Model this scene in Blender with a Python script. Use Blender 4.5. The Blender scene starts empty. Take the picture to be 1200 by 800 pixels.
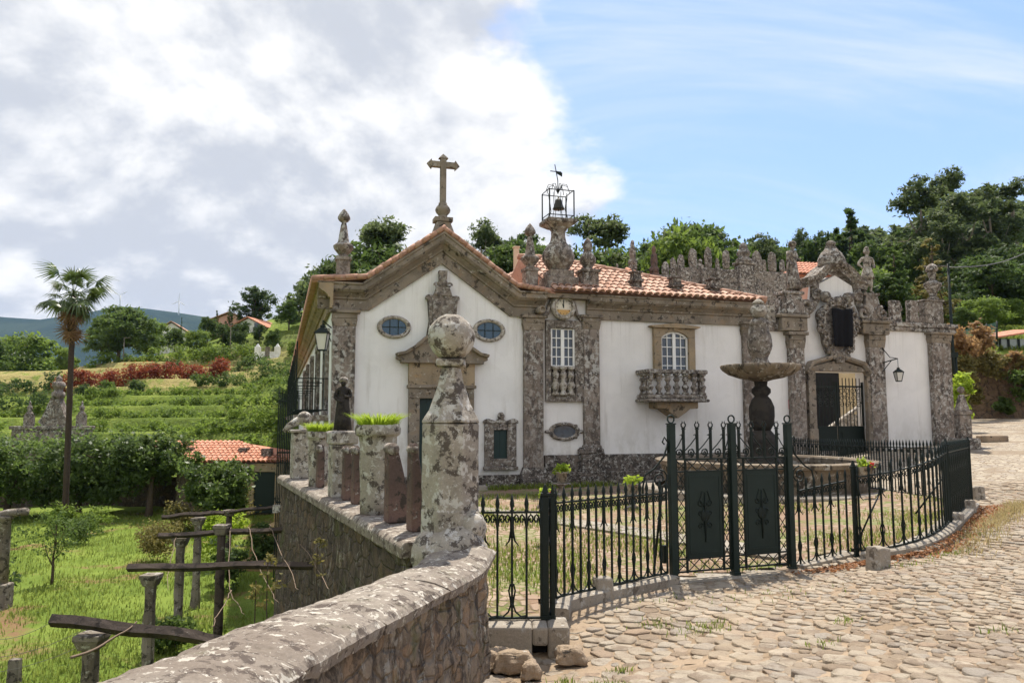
import bpy, math, random
import numpy as np
from mathutils import Vector, Matrix

# ------------------------------------------------------------------ camera, sky, sun, exposure
scene = bpy.context.scene
EYE = 2.1
LENS_PX = 900.0                      # focal length in pixels of a 1200 px wide picture
PITCH = math.atan(90.0 / LENS_PX)
cam_d = bpy.data.cameras.new("camera")
cam_d.sensor_width = 36.0
cam_d.lens = 36.0 * LENS_PX / 1200.0
cam_d.clip_start = 0.1
cam_d.clip_end = 12000.0
cam = bpy.data.objects.new("camera", cam_d)
scene.collection.objects.link(cam)
cam.location = (0, 0, EYE)
cam.rotation_euler = (math.pi / 2 + PITCH, 0, 0)
scene.camera = cam

SUN_EL = math.radians(63)
SUN_AZ = math.radians(8)             # clockwise from +Y (straight ahead): behind the house, slightly to the right
EXPOSURE = 1.22
SKY_STRENGTH = 0.11
SUN_STRENGTH = 3.15

sun_d = bpy.data.lights.new("sun", 'SUN')
sun_d.energy = SUN_STRENGTH
sun_d.angle = math.radians(0.53)
sun_d.color = (1.0, 0.93, 0.82)
sun = bpy.data.objects.new("sun", sun_d)
scene.collection.objects.link(sun)
sdir = Vector((math.sin(SUN_AZ) * math.cos(SUN_EL), math.cos(SUN_AZ) * math.cos(SUN_EL), math.sin(SUN_EL)))
sun.rotation_euler = sdir.to_track_quat('Z', 'Y').to_euler()
sun.location = (0, 0, 60)

scene.view_settings.view_transform = 'Standard'
scene.view_settings.look = 'None'
scene.view_settings.gamma = 1.0
scene.view_settings.exposure = EXPOSURE
scene.view_settings.use_curve_mapping = False
scene.render.engine = 'CYCLES'
try:
    scene.cycles.use_denoising = True
    scene.cycles.max_bounces = 6
    scene.cycles.diffuse_bounces = 3
    scene.cycles.transparent_max_bounces = 8
    scene.cycles.volume_bounces = 0
    scene.cycles.use_adaptive_sampling = True
    scene.cycles.adaptive_threshold = 0.02
    scene.cycles.caustics_reflective = False
    scene.cycles.caustics_refractive = False
except Exception:
    pass


def nd(tree, typ, ins=None, **attrs):
    n = tree.nodes.new(typ)
    for k, v in attrs.items():
        setattr(n, k, v)
    for k, v in (ins or {}).items():
        if isinstance(v, bpy.types.NodeSocket):
            tree.links.new(v, n.inputs[k])
        else:
            s = n.inputs[k]
            if s.type == 'RGBA' and len(v) == 3:
                v = (*v, 1)
            s.default_value = v
    return n


def mth(t, op, a, b=None, c=None):
    ins = {0: a}
    if b is not None:
        ins[1] = b
    if c is not None:
        ins[2] = c
    return nd(t, 'ShaderNodeMath', ins, operation=op).outputs[0]


def sstep(t, x, lo, hi):
    n = nd(t, 'ShaderNodeMapRange', {'Value': x, 'From Min': lo, 'From Max': hi}, interpolation_type='SMOOTHSTEP')
    return n.outputs[0]


def mixc(t, f, a, b, blend='MIX'):
    n = t.nodes.new('ShaderNodeMix')
    n.data_type = 'RGBA'
    n.blend_type = blend
    for idx, v in ((0, f), (6, a), (7, b)):
        s = n.inputs[idx]
        if isinstance(v, bpy.types.NodeSocket):
            t.links.new(v, s)
        else:
            s.default_value = (*v, 1) if idx and len(v) == 3 else v
    return n.outputs[2]


# world: physical sky with procedural clouds laid on the sky directions
world = bpy.data.worlds.new("World")
scene.world = world
world.use_nodes = True
wt = world.node_tree
wt.nodes.clear()
sky = nd(wt, 'ShaderNodeTexSky', sky_type='NISHITA', sun_disc=False)
sky.sun_elevation = SUN_EL
sky.sun_rotation = SUN_AZ
sky.air_density = 1.0
sky.dust_density = 0.25
sky.ozone_density = 2.2
tc = nd(wt, 'ShaderNodeTexCoord')
sep = nd(wt, 'ShaderNodeSeparateXYZ', {0: tc.outputs['Generated']})
dz = mth(wt, 'MAXIMUM', sep.outputs[2], 0.0)
den = mth(wt, 'ADD', dz, 0.55)
u = mth(wt, 'DIVIDE', sep.outputs[0], den)
v = mth(wt, 'DIVIDE', sep.outputs[1], den)
uv = nd(wt, 'ShaderNodeCombineXYZ', {0: u, 1: v, 2: 0.0}).outputs[0]
n1 = nd(wt, 'ShaderNodeTexNoise', {'Vector': uv, 'Scale': 2.5, 'Detail': 11.0, 'Roughness': 0.57, 'Distortion': 0.15})
n2 = nd(wt, 'ShaderNodeTexNoise', {'Vector': nd(wt, 'ShaderNodeVectorMath', {0: uv, 1: (7.3, 2.1, 0)}, operation='ADD').outputs[0],
                                   'Scale': 3.4, 'Detail': 10.0, 'Roughness': 0.56, 'Distortion': 0.2})
n3 = nd(wt, 'ShaderNodeTexNoise', {'Vector': nd(wt, 'ShaderNodeVectorMath', {0: uv, 1: (0.6, 1.6, 1)}, operation='MULTIPLY').outputs[0],
                                   'Scale': 2.0, 'Detail': 10.0, 'Roughness': 0.6, 'Distortion': 0.8})
# cumulus bank fills the sky left of the house (west), clear sky to the right
dotl = nd(wt, 'ShaderNodeVectorMath', {0: tc.outputs['Generated'], 1: (-0.93, 0.36, 0.0)}, operation='DOT_PRODUCT').outputs['Value']
cov = mth(wt, 'MAXIMUM', sstep(wt, dotl, 0.04, 0.60), mth(wt, 'MULTIPLY', sstep(wt, sep.outputs[1], 0.15, -0.45), 0.7))  # second term: unseen cloud behind the camera, added to whiten the fill light
dens = mth(wt, 'ADD', mth(wt, 'MULTIPLY', cov, 0.62), n1.outputs[0])
cum = sstep(wt, dens, 0.70, 0.80)
cir = mth(wt, 'MULTIPLY', sstep(wt, n3.outputs[0], 0.42, 0.70), 0.75)
# sunlit and shaded sides painted into the cloud colour: compare the density with that a little towards the sun
uvs = nd(wt, 'ShaderNodeVectorMath', {0: uv, 1: (0.02, -0.05, 0)}, operation='ADD').outputs[0]
n1s = nd(wt, 'ShaderNodeTexNoise', {'Vector': uvs, 'Scale': 2.5, 'Detail': 11.0, 'Roughness': 0.57, 'Distortion': 0.15})
rel = mth(wt, 'SUBTRACT', n1.outputs[0], n1s.outputs[0])
thick = mth(wt, 'MULTIPLY', sstep(wt, dens, 0.80, 1.18), -0.34)
shade = mth(wt, 'ADD', mth(wt, 'ADD', mth(wt, 'MULTIPLY', rel, 4.2), thick), mth(wt, 'ADD', mth(wt, 'MULTIPLY', n2.outputs[0], 1.1), 0.13))
shade = sstep(wt, shade, 0.12, 0.86)
K = 1.0 / SKY_STRENGTH
ccol = mixc(wt, shade, tuple(K * c for c in (0.290, 0.305, 0.335)), tuple(K * c for c in (0.49, 0.487, 0.483)))
skyc = sky.outputs[0]
skyc = mixc(wt, 0.6, skyc, tuple(K * c for c in (0.165, 0.24, 0.43)))
c1 = mixc(wt, cir, skyc, tuple(K * c for c in (0.41, 0.43, 0.47)))
c2 = mixc(wt, cum, c1, ccol)
bg = nd(wt, 'ShaderNodeBackground', {'Color': c2, 'Strength': SKY_STRENGTH})
wo = nd(wt, 'ShaderNodeOutputWorld', {'Surface': bg.outputs[0]})

# ------------------------------------------------------------------ picture-to-place measuring helpers
CP, SP = math.cos(PITCH), math.sin(PITCH)


def ray(px, py):
    a = (px - 600.0) / LENS_PX
    b = (400.0 - py) / LENS_PX
    return Vector((a, CP - b * SP, SP + b * CP))


def at(px, py, Y):
    r = ray(px, py)
    k = Y / r.y
    return Vector((r.x * k, Y, EYE + r.z * k))


def xat(px, Y):
    return (px - 600.0) / LENS_PX * Y / CP / (1 - 0 * SP)


def zat(py, Y):
    return at(600, py, Y).z


# facade frame: s along the front (to the right and away), t into the house, z up
TH = math.radians(16.8)
P0 = Vector((at(620, 569, 23.8).x, 23.8, 0.0))
DV = Vector((math.cos(TH), math.sin(TH), 0))
NV = Vector((-math.sin(TH), math.cos(TH), 0))


def FS(px, py, t=0.0):
    r = ray(px, py)
    o = Vector((0, 0, EYE)) - P0
    k = (t - o.dot(NV)) / r.dot(NV)
    p = o + k * r
    return p.dot(DV), p.z


def FW(s, t, z=0.0):
    return P0 + DV * s + NV * t + Vector((0, 0, z))


# ------------------------------------------------------------------ object helpers
C = scene.collection


def tag(o, label=None, cat=None, group=None, kind=None):
    if label:
        o['label'] = label
    if cat:
        o['category'] = cat
    if group:
        o['group'] = group
    if kind:
        o['kind'] = kind
    return o


def thing(name, label, cat, loc=(0, 0, 0), rz=0.0, group=None):
    o = bpy.data.objects.new(name, None)
    C.objects.link(o)
    o.empty_display_size = 0.2
    o.location = loc
    o.rotation_euler = (0, 0, rz)
    return tag(o, label, cat, group)


def kids(o):
    return [c for c in KIDS.get(o.name, [])]


KIDS = {}


def adopt(ch, par):
    ch.parent = par
    KIDS.setdefault(par.name, []).append(ch)


def copy_tree(o, loc=None, rz=None, scale=None, label=None, parent=None):
    c = o.copy()
    C.objects.link(c)
    if parent is not None:
        adopt(c, parent)
    if loc is not None:
        c.location = loc
    if rz is not None:
        c.rotation_euler = (0, 0, rz)
    if scale is not None:
        c.scale = scale if hasattr(scale, '__len__') else (scale,) * 3
    if label:
        c['label'] = label
    for ch in list(KIDS.get(o.name, [])):
        copy_tree(ch, parent=c)
    return c


class MB:
    def __init__(self):
        self.v, self.f, self.m, self.s = [], [], [], []

    def add(self, vs, fs, mi=0, smooth=False):
        b = len(self.v)
        self.v += [tuple(p) for p in vs]
        self.f += [tuple(b + i for i in f) for f in fs]
        self.m += [mi] * len(fs)
        self.s += [smooth] * len(fs)
        return self

    def box(self, x0, x1, y0, y1, z0, z1, mi=0):
        vs = [(x0, y0, z0), (x1, y0, z0), (x1, y1, z0), (x0, y1, z0), (x0, y0, z1), (x1, y0, z1), (x1, y1, z1), (x0, y1, z1)]
        return self.add(vs, [(0, 3, 2, 1), (4, 5, 6, 7), (0, 1, 5, 4), (1, 2, 6, 5), (2, 3, 7, 6), (3, 0, 4, 7)], mi)

    def hexa(self, p, mi=0):             # eight corners, bottom four then top four
        return self.add(p, [(0, 3, 2, 1), (4, 5, 6, 7), (0, 1, 5, 4), (1, 2, 6, 5), (2, 3, 7, 6), (3, 0, 4, 7)], mi)

    def frustum(self, cx, cy, z0, z1, a0, b0, a1, b1, mi=0):
        p = [(cx - a0, cy - b0, z0), (cx + a0, cy - b0, z0), (cx + a0, cy + b0, z0), (cx - a0, cy + b0, z0),
             (cx - a1, cy - b1, z1), (cx + a1, cy - b1, z1), (cx + a1, cy + b1, z1), (cx - a1, cy + b1, z1)]
        return self.hexa(p, mi)

    def prism(self, poly, y0, y1, mi=0):   # polygon in (x, z) extruded along y
        n = len(poly)
        vs = [(x, y0, z) for x, z in poly] + [(x, y1, z) for x, z in poly]
        fs = [tuple(range(n)), tuple(range(2 * n - 1, n - 1, -1))]
        fs += [(i, i + n, (i + 1) % n + n, (i + 1) % n) for i in range(n)]
        return self.add(vs, fs, mi)

    def lathe(self, prof, seg=16, c=(0, 0, 0), mi=0, smooth=True, rot=0.0, wob=None):
        vs, fs = [], []
        for i, (r, z) in enumerate(prof):
            for k in range(seg):
                a = 2 * math.pi * k / seg + rot
                rr = r * (wob(a, z) if wob else 1)
                vs.append((c[0] + rr * math.cos(a), c[1] + rr * math.sin(a), c[2] + z))
        for i in range(len(prof) - 1):
            for k in range(seg):
                k2 = (k + 1) % seg
                fs.append((i * seg + k, i * seg + k2, (i + 1) * seg + k2, (i + 1) * seg + k))
        fs.append(tuple(range(seg - 1, -1, -1)))
        b = (len(prof) - 1) * seg
        fs.append(tuple(range(b, b + seg)))
        return self.add(vs, fs, mi, smooth)

    def sphere(self, c, r, seg=16, ring=10, mi=0, sc=(1, 1, 1)):
        prof = []
        vs, fs = [], []
        for i in range(ring + 1):
            th = math.pi * i / ring
            rr, z = max(1e-4, math.sin(th)) * r, -math.cos(th) * r
            for k in range(seg):
                a = 2 * math.pi * k / seg
                vs.append((c[0] + rr * math.cos(a) * sc[0], c[1] + rr * math.sin(a) * sc[1], c[2] + z * sc[2]))
        for i in range(ring):
            for k in range(seg):
                k2 = (k + 1) % seg
                fs.append((i * seg + k, i * seg + k2, (i + 1) * seg + k2, (i + 1) * seg + k))
        return self.add(vs, fs, mi, True)

    def tube(self, pts, r, seg=6, mi=0, flat=1.0):
        P = [Vector(p) for p in pts]
        rs = r if hasattr(r, '__len__') else [r] * len(P)
        T = [(P[min(i + 1, len(P) - 1)] - P[max(i - 1, 0)]).normalized() for i in range(len(P))]
        ref = Vector((0, 0, 1)) if abs(T[0].z) < 0.9 else Vector((0, 1, 0))
        nrm = (ref - T[0] * ref.dot(T[0])).normalized()
        vs, fs = [], []
        for i, p in enumerate(P):
            nrm = (nrm - T[i] * nrm.dot(T[i]))
            if nrm.length < 1e-6:
                nrm = T[i].orthogonal()
            nrm.normalize()
            bn = T[i].cross(nrm)
            for k in range(seg):
                a = 2 * math.pi * k / seg
                vs.append(p + nrm * (math.cos(a) * rs[i]) + bn * (math.sin(a) * rs[i] * flat))
        for i in range(len(P) - 1):
            for k in range(seg):
                k2 = (k + 1) % seg
                fs.append((i * seg + k, i * seg + k2, (i + 1) * seg + k2, (i + 1) * seg + k))
        fs.append(tuple(range(seg - 1, -1, -1)))
        b = (len(P) - 1) * seg
        fs.append(tuple(range(b, b + seg)))
        return self.add(vs, fs, mi, seg > 4)

    def sweep(self, path, prof, closed=False, mi=0, y=0.0, flip=False):
        """profile (out, up) swept along a path in the (x, z) plane; out is towards -y, up is left of the path direction"""
        n = len(path)
        P = [Vector((p[0], p[1])) for p in path]
        vs, fs = [], []
        for i in range(n):
            a = P[(i - 1) % n] if (closed or i > 0) else None
            b = P[(i + 1) % n] if (closed or i < n - 1) else None
            d1 = (P[i] - a).normalized() if a is not None else None
            d2 = (b - P[i]).normalized() if b is not None else None
            d1 = d1 or d2
            d2 = d2 or d1
            n1 = Vector((-d1.y, d1.x))
            n2 = Vector((-d2.y, d2.x))
            m = n1 + n2
            m = m / max(0.35, m.dot(n1)) if m.length > 1e-6 else n1
            if flip:
                m = -m
            for o, uu in prof:
                q = P[i] + m * uu
                vs.append((q.x, y - o, q.y))
        k = len(prof)
        R = n if closed else n - 1
        for i in range(R):
            j = (i + 1) % n
            for q in range(k):
                q2 = (q + 1) % k
                fs.append((i * k + q, i * k + q2, j * k + q2, j * k + q))
        if not closed:
            fs.append(tuple(range(k - 1, -1, -1)))
            fs.append(tuple(range((n - 1) * k, n * k)))
        return self.add(vs, fs, mi)

    def xform(self, M):
        self.v = [tuple(M @ Vector(p)) for p in self.v]
        return self

    def join(self, o, M=None):
        b = len(self.v)
        self.v += [tuple(M @ Vector(p)) if M is not None else p for p in o.v]
        self.f += [tuple(b + i for i in f) for f in o.f]
        self.m += o.m
        self.s += o.s
        return self

    def mesh(self, name, mats):
        me = bpy.data.meshes.new(name)
        me.from_pydata(self.v, [], self.f)
        for mm in (mats if isinstance(mats, (list, tuple)) else [mats]):
            me.materials.append(mm)
        me.polygons.foreach_set('material_index', self.m)
        me.polygons.foreach_set('use_smooth', self.s)
        me.update()
        return me

    def build(self, name, mats, parent=None, world=False, bevel=0.0, label=None):
        if parent is not None and world:
            loc = Vector(parent.location)
            self.v = [(p[0] - loc.x, p[1] - loc.y, p[2] - loc.z) for p in self.v]
        o = None
        if parent is None:
            A = np.array(self.v)
            c = Vector((float(A[:, 0].min() + A[:, 0].max()) / 2, float(A[:, 1].min() + A[:, 1].max()) / 2, float(A[:, 2].min())))
            self.v = [(p[0] - c.x, p[1] - c.y, p[2] - c.z) for p in self.v]
        o = bpy.data.objects.new(name, self.mesh(name, mats))
        C.objects.link(o)
        if parent is None:
            o.location = c
        else:
            adopt(o, parent)
        fix_normals(o.data)
        if bevel:
            b = o.modifiers.new('bevel', 'BEVEL')
            b.width = bevel
            b.segments = 2
            b.limit_method = 'ANGLE'
            b.angle_limit = math.radians(40)
        if label:
            o['label'] = label
        return o


def fix_normals(me):
    import bmesh
    bm = bmesh.new()
    bm.from_mesh(me)
    bmesh.ops.recalc_face_normals(bm, faces=bm.faces)
    bm.to_mesh(me)
    bm.free()


def rough(o, strength, size, sub=2, seed=0, simple=True, mid=0.5):
    """weathered, uneven stone: subdivide and displace"""
    if sub:
        s = o.modifiers.new('subdiv', 'SUBSURF')
        s.subdivision_type = 'SIMPLE' if simple else 'CATMULL_CLARK'
        s.levels = s.render_levels = sub
    tx = bpy.data.textures.new('weather', 'CLOUDS')
    tx.noise_scale = size
    tx.noise_depth = 4
    d = o.modifiers.new('weather', 'DISPLACE')
    d.texture = tx
    d.strength = strength
    d.mid_level = mid
    d.texture_coords = 'LOCAL'
    return o


def dup(o, parent, loc=(0, 0, 0), rz=0.0, scale=None):
    c = o.copy()
    C.objects.link(c)
    adopt(c, parent)
    c.location = loc
    c.rotation_euler = (0, 0, rz)
    if scale is not None:
        c.scale = scale if hasattr(scale, '__len__') else (scale,) * 3
    return c


def spiral(cx, cz, r0, r1, a0, turns, n=14, y=0.0, sx=1):
    pts = []
    for i in range(n + 1):
        f = i / n
        a = a0 + turns * 2 * math.pi * f
        r = r0 + (r1 - r0) * f
        pts.append((cx + sx * r * math.cos(a), y, cz + r * math.sin(a)))
    return pts


def lerp(a, b, t):
    return a + (b - a) * t


# ------------------------------------------------------------------ materials
def newmat(name):
    m = bpy.data.materials.new(name)
    m.use_nodes = True
    t = m.node_tree
    t.nodes.clear()
    out = nd(t, 'ShaderNodeOutputMaterial')
    return m, t, out


def pbsdf(t, out, col, rough=0.8, bump=None, strength=0.3, dist=0.02, spec=0.3, metal=0.0):
    b = nd(t, 'ShaderNodeBsdfPrincipled', {'Roughness': rough, 'Specular IOR Level': spec, 'Metallic': metal})
    if isinstance(col, bpy.types.NodeSocket):
        t.links.new(col, b.inputs['Base Color'])
    else:
        b.inputs['Base Color'].default_value = (*col, 1)
    if bump is not None:
        bn = nd(t, 'ShaderNodeBump', {'Height': bump, 'Strength': strength, 'Distance': dist})
        t.links.new(bn.outputs[0], b.inputs['Normal'])
    t.links.new(b.outputs[0], out.inputs[0])
    return b


def coord(t, off=(0, 0, 0), scale=(1, 1, 1)):
    tcn = nd(t, 'ShaderNodeTexCoord')
    return nd(t, 'ShaderNodeMapping', {'Vector': tcn.outputs['Object'], 'Location': off, 'Scale': scale}).outputs[0]


def noise(t, vec, scale, detail=6, rough=0.6, dist=0.0):
    return nd(t, 'ShaderNodeTexNoise', {'Vector': vec, 'Scale': scale, 'Detail': float(detail), 'Roughness': rough, 'Distortion': dist}).outputs[0]


def stone(name, c1, c2, dark=(0.05, 0.043, 0.036), white=(0.44, 0.42, 0.38), td=0.58, tw=0.60, sd=3.0, sw=5.0,
          moss=0.0, bump=0.5, seed=0, orange=0.0, soft=0.028, streak=0.0, region=0.0):
    """weathered granite: grain, dark algae and pale lichen in ragged patches of several sizes"""
    m, t, out = newmat(name)
    co = coord(t, (seed * 3.7, seed * 1.9, seed * 2.3))
    b = noise(t, co, 1.3, 5, 0.6)
    base = mixc(t, sstep(t, b, 0.35, 0.65), c1, c2)
    g = noise(t, co, 55, 4, 0.75)
    base = mixc(t, 0.55, base, mixc(t, g, (0.04, 0.035, 0.03), (0.75, 0.72, 0.68)), 'OVERLAY')
    if orange:
        no = noise(t, coord(t, (seed + 11, 3, 5)), 3.2, 6, 0.65)
        base = mixc(t, mth(t, 'MULTIPLY', sstep(t, no, 0.50, 0.68), orange), base, (0.40, 0.23, 0.09))
    reg = sstep(t, noise(t, coord(t, (seed, 7, seed * 2)), 0.55, 4, 0.55), 0.34, 0.60) if region else None
    co2 = coord(t, (seed * 5.1 + 9, 2.2, 4.0), (1, 1, 0.45 if streak else 1.0))
    n_d = noise(t, co2, sd, 12, 0.69, 0.25)
    fd = sstep(t, n_d, td - soft, td + soft)
    big = sstep(t, noise(t, coord(t, (seed * 2 + 1, 1, 3), (1, 1, 0.4)), 0.9, 7, 0.65), 0.52, 0.66)
    fd = mth(t, 'MAXIMUM', fd, mth(t, 'MULTIPLY', big, 0.4))
    n_w = noise(t, coord(t, (1.3, seed * 2.7 + 4, 8.8)), sw, 12, 0.69, 0.3)
    n_s = noise(t, coord(t, (5.3, seed * 1.7 + 4, 2.8)), sw * 4.5, 8, 0.7, 0.3)
    fw = mth(t, 'MAXIMUM', sstep(t, n_w, tw - soft, tw + soft), mth(t, 'MULTIPLY', sstep(t, n_s, tw + 0.03, tw + 0.09), 0.8))
    if reg is not None:
        fw = mth(t, 'MULTIPLY', fw, mth(t, 'ADD', mth(t, 'MULTIPLY', reg, region), 1 - region))
        fd = mth(t, 'MULTIPLY', fd, mth(t, 'ADD', mth(t, 'MULTIPLY', reg, region * 0.7), 1 - region * 0.7))
    base = mixc(t, mth(t, 'MULTIPLY', fd, 0.9), base, dark)
    wcol = mixc(t, noise(t, co, 30, 5, 0.7), tuple(0.72 * x for x in white), tuple(1.15 * x for x in white))
    base = mixc(t, mth(t, 'MULTIPLY', fw, 0.88), base, wcol)
    if moss:
        n_m = noise(t, coord(t, (seed + 2, 8, 3)), 2.6, 9, 0.72)
        base = mixc(t, mth(t, 'MULTIPLY', sstep(t, n_m, 0.55, 0.68), moss), base, (0.085, 0.10, 0.035))
    h = mth(t, 'ADD', mth(t, 'MULTIPLY', noise(t, co, 16, 9, 0.75), 0.8), mth(t, 'MULTIPLY', n_w, 0.5))
    pbsdf(t, out, base, 0.92, h, bump, 0.03, 0.15)
    return m


def plain(name, col, rough=0.6, var=0.25, scale=6.0, bump=0.1, spec=0.4, metal=0.0, dist=0.01):
    m, t, out = newmat(name)
    co = coord(t)
    n = noise(t, co, scale, 7, 0.65)
    c = mixc(t, n, tuple(x * (1 - var) for x in col), tuple(min(1, x * (1 + var)) for x in col))
    pbsdf(t, out, c, rough, noise(t, co, scale * 6, 4, 0.6), bump, dist, spec, metal)
    return m


def plaster(name, col, seed=0):
    m, t, out = newmat(name)
    co = coord(t, (seed, 0, 0))
    n = noise(t, co, 0.6, 7, 0.6)
    c = mixc(t, sstep(t, n, 0.35, 0.75), col, tuple(x * 0.88 for x in col))
    st = noise(t, coord(t, (4, 1, 0), (3.0, 3.0, 0.25)), 1.6, 7, 0.62)
    c = mixc(t, mth(t, 'MULTIPLY', sstep(t, st, 0.54, 0.78), 0.42), c, (0.42, 0.38, 0.33))
    pa = noise(t, coord(t, (8, seed, 3)), 1.1, 3, 0.5)
    c = mixc(t, mth(t, 'MULTIPLY', sstep(t, pa, 0.53, 0.56), 0.10), c, (0.52, 0.50, 0.47))
    zc_ = nd(t, 'ShaderNodeSeparateXYZ', {0: nd(t, 'ShaderNodeTexCoord').outputs['Object']}).outputs[2]
    damp = mth(t, 'MULTIPLY', sstep(t, zc_, 2.6, 0.5), sstep(t, noise(t, coord(t, (1, 2, seed), (1, 1, .6)), 1.7, 9, .7), .44, .62))
    c = mixc(t, mth(t, 'MULTIPLY', damp, 0.45), c, (0.36, 0.33, 0.26))
    run = mth(t, 'MULTIPLY', sstep(t, zc_, 3.4, 5.4), sstep(t, noise(t, coord(t, (6, 1, seed), (5, 5, .12)), 2.0, 8, .65), .52, .68))
    c = mixc(t, mth(t, 'MULTIPLY', run, 0.35), c, (0.40, 0.37, 0.32))
    sp = noise(t, co, 9, 5, 0.7)
    c = mixc(t, mth(t, 'MULTIPLY', sstep(t, sp, 0.68, 0.78), 0.25), c, (0.40, 0.37, 0.32))
    pbsdf(t, out, c, 0.85, noise(t, co, 14, 8, 0.65), 0.25, 0.01, 0.2)
    return m


def leafmat(name, dark, light, trans=0.35, rough=0.62, spec=0.16, tcol=None):
    m, t, out = newmat(name)
    a = nd(t, 'ShaderNodeAttribute', attribute_name='rnd')
    c = mixc(t, a.outputs['Fac'], dark, light)
    oi = nd(t, 'ShaderNodeObjectInfo')
    c = mixc(t, mth(t, 'MULTIPLY', oi.outputs['Random'], 0.35), c, tuple(0.6 * x for x in dark))
    b = nd(t, 'ShaderNodeBsdfPrincipled', {'Base Color': c, 'Roughness': rough, 'Specular IOR Level': spec})
    tr = nd(t, 'ShaderNodeBsdfTranslucent', {'Color': mixc(t, 0.5, c, tcol or tuple(min(1, 1.6 * x) for x in light))})
    mx = nd(t, 'ShaderNodeMixShader', {0: trans, 1: b.outputs[0], 2: tr.outputs[0]})
    t.links.new(mx.outputs[0], out.inputs[0])
    return m


def tiles_mat(name, c1, c2, c3):
    m, t, out = newmat(name)
    a = nd(t, 'ShaderNodeAttribute', attribute_name='rnd')
    co = coord(t)
    n = noise(t, co, 2.2, 6, 0.65)
    c = mixc(t, a.outputs['Fac'], c1, c2)
    c = mixc(t, mth(t, 'MULTIPLY', sstep(t, n, 0.5, 0.66), 0.6), c, c3)
    nl_ = noise(t, coord(t, (4, 2, 1)), 7.0, 10, 0.72)
    c = mixc(t, mth(t, 'MULTIPLY', sstep(t, nl_, 0.54, 0.62), 0.55), c, (0.50, 0.42, 0.34))
    c = mixc(t, mth(t, 'MULTIPLY', sstep(t, nl_, 0.44, 0.38), 0.55), c, (0.13, 0.09, 0.07))
    g = noise(t, co, 30, 5, 0.7)
    c = mixc(t, 0.4, c, mixc(t, g, (0.1, 0.08, 0.07), (0.75, 0.7, 0.65)), 'OVERLAY')
    pbsdf(t, out, c, 0.85, g, 0.3, 0.01, 0.25)
    return m


M = {}
M['plaster'] = plaster('white_plaster', (0.82, 0.81, 0.795))
M['plaster_warm'] = plaster('warm_white_plaster', (0.80, 0.775, 0.75), 5)
M['pink_wall'] = plaster('pink_plaster', (0.60, 0.33, 0.25), 3)
M['ochre_wall'] = plaster('ochre_plaster', (0.55, 0.42, 0.24), 7)
M['granite'] = stone('cornice_granite', (0.31, 0.265, 0.215), (0.21, 0.18, 0.145), td=0.575, tw=0.61, sd=4.5, sw=7, seed=1, orange=0.22, white=(0.42, 0.39, 0.34))
M['granite_lichen'] = stone('lichen_granite', (0.29, 0.245, 0.21), (0.19, 0.155, 0.13), td=0.515, tw=0.54, sd=6.0, sw=7.5, seed=2, white=(0.50, 0.48, 0.44), dark=(0.05, 0.042, 0.037), streak=1, region=0.6, soft=.03)
M['granite_carved'] = stone('carved_granite', (0.28, 0.24, 0.205), (0.17, 0.145, 0.125), td=0.525, tw=0.55, sd=7, sw=9, seed=3, white=(0.49, 0.47, 0.43), dark=(0.05, 0.042, 0.037), region=0.4, soft=.03)
M['granite_warm'] = stone('warm_granite', (0.40, 0.315, 0.215), (0.29, 0.235, 0.17), td=0.59, tw=0.66, sd=4.2, sw=6, seed=4, orange=0.4)
M['granite_pale'] = stone('pale_granite', (0.42, 0.385, 0.33), (0.33, 0.295, 0.25), td=0.54, tw=0.55, sd=7.0, sw=7, seed=5, white=(0.54, 0.515, 0.47), dark=(0.07, 0.056, 0.047), soft=.025)
M['granite_red'] = stone('reddish_granite', (0.19, 0.125, 0.105), (0.12, 0.085, 0.075), td=0.56, tw=0.65, sd=5, sw=7, seed=6, white=(0.34, 0.31, 0.28))
M['coping'] = stone('coping_granite', (0.30, 0.265, 0.225), (0.215, 0.18, 0.15), td=0.555, tw=0.575, sd=8, sw=13, seed=7, white=(0.52, 0.48, 0.41), dark=(0.085, 0.066, 0.055), moss=0.2, soft=.018)
M['plinth'] = stone('plinth_granite', (0.20, 0.17, 0.15), (0.13, 0.11, 0.095), td=0.50, tw=0.565, sd=7, sw=11, seed=8, white=(0.46, 0.44, 0.40), dark=(0.035, 0.03, 0.027), region=0.2, soft=.025)
M['basin'] = stone('basin_granite', (0.29, 0.24, 0.18), (0.20, 0.16, 0.12), td=0.545, tw=0.59, sd=3.5, sw=5, seed=9, white=(0.46, 0.43, 0.38), streak=1)
M['black_stone'] = stone('wet_black_granite', (0.045, 0.041, 0.037), (0.03, 0.027, 0.025), td=0.5, tw=0.72, seed=10)
M['kerb'] = stone('kerb_granite', (0.37, 0.335, 0.285), (0.29, 0.255, 0.21), td=0.58, tw=0.60, sd=7, sw=7, seed=11, dark=(0.12, 0.10, 0.08))
M['rock'] = stone('rock_stone', (0.36, 0.28, 0.20), (0.26, 0.20, 0.155), td=0.60, tw=0.64, sd=7, sw=7, seed=12)
M['concrete'] = stone('weathered_granite_post', (0.27, 0.24, 0.20), (0.17, 0.145, 0.12), td=0.54, tw=0.60, sd=6, sw=8, seed=13, white=(0.42, 0.40, 0.36))
M['iron'] = plain('green_black_iron', (0.009, 0.015, 0.012), 0.55, 0.4, 9, 0.15, 0.22)
M['iron_panel'] = plain('dark_green_sheet', (0.013, 0.023, 0.019), 0.55, 0.35, 5, 0.1, 0.25)
M['green_door'] = plain('dark_green_door', (0.008, 0.028, 0.026), 0.5, 0.3, 4, 0.1, 0.4)
M['black_cloth'] = plain('black_cloth', (0.012, 0.012, 0.014), 0.9, 0.3, 4, 0.3, 0.1)
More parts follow.
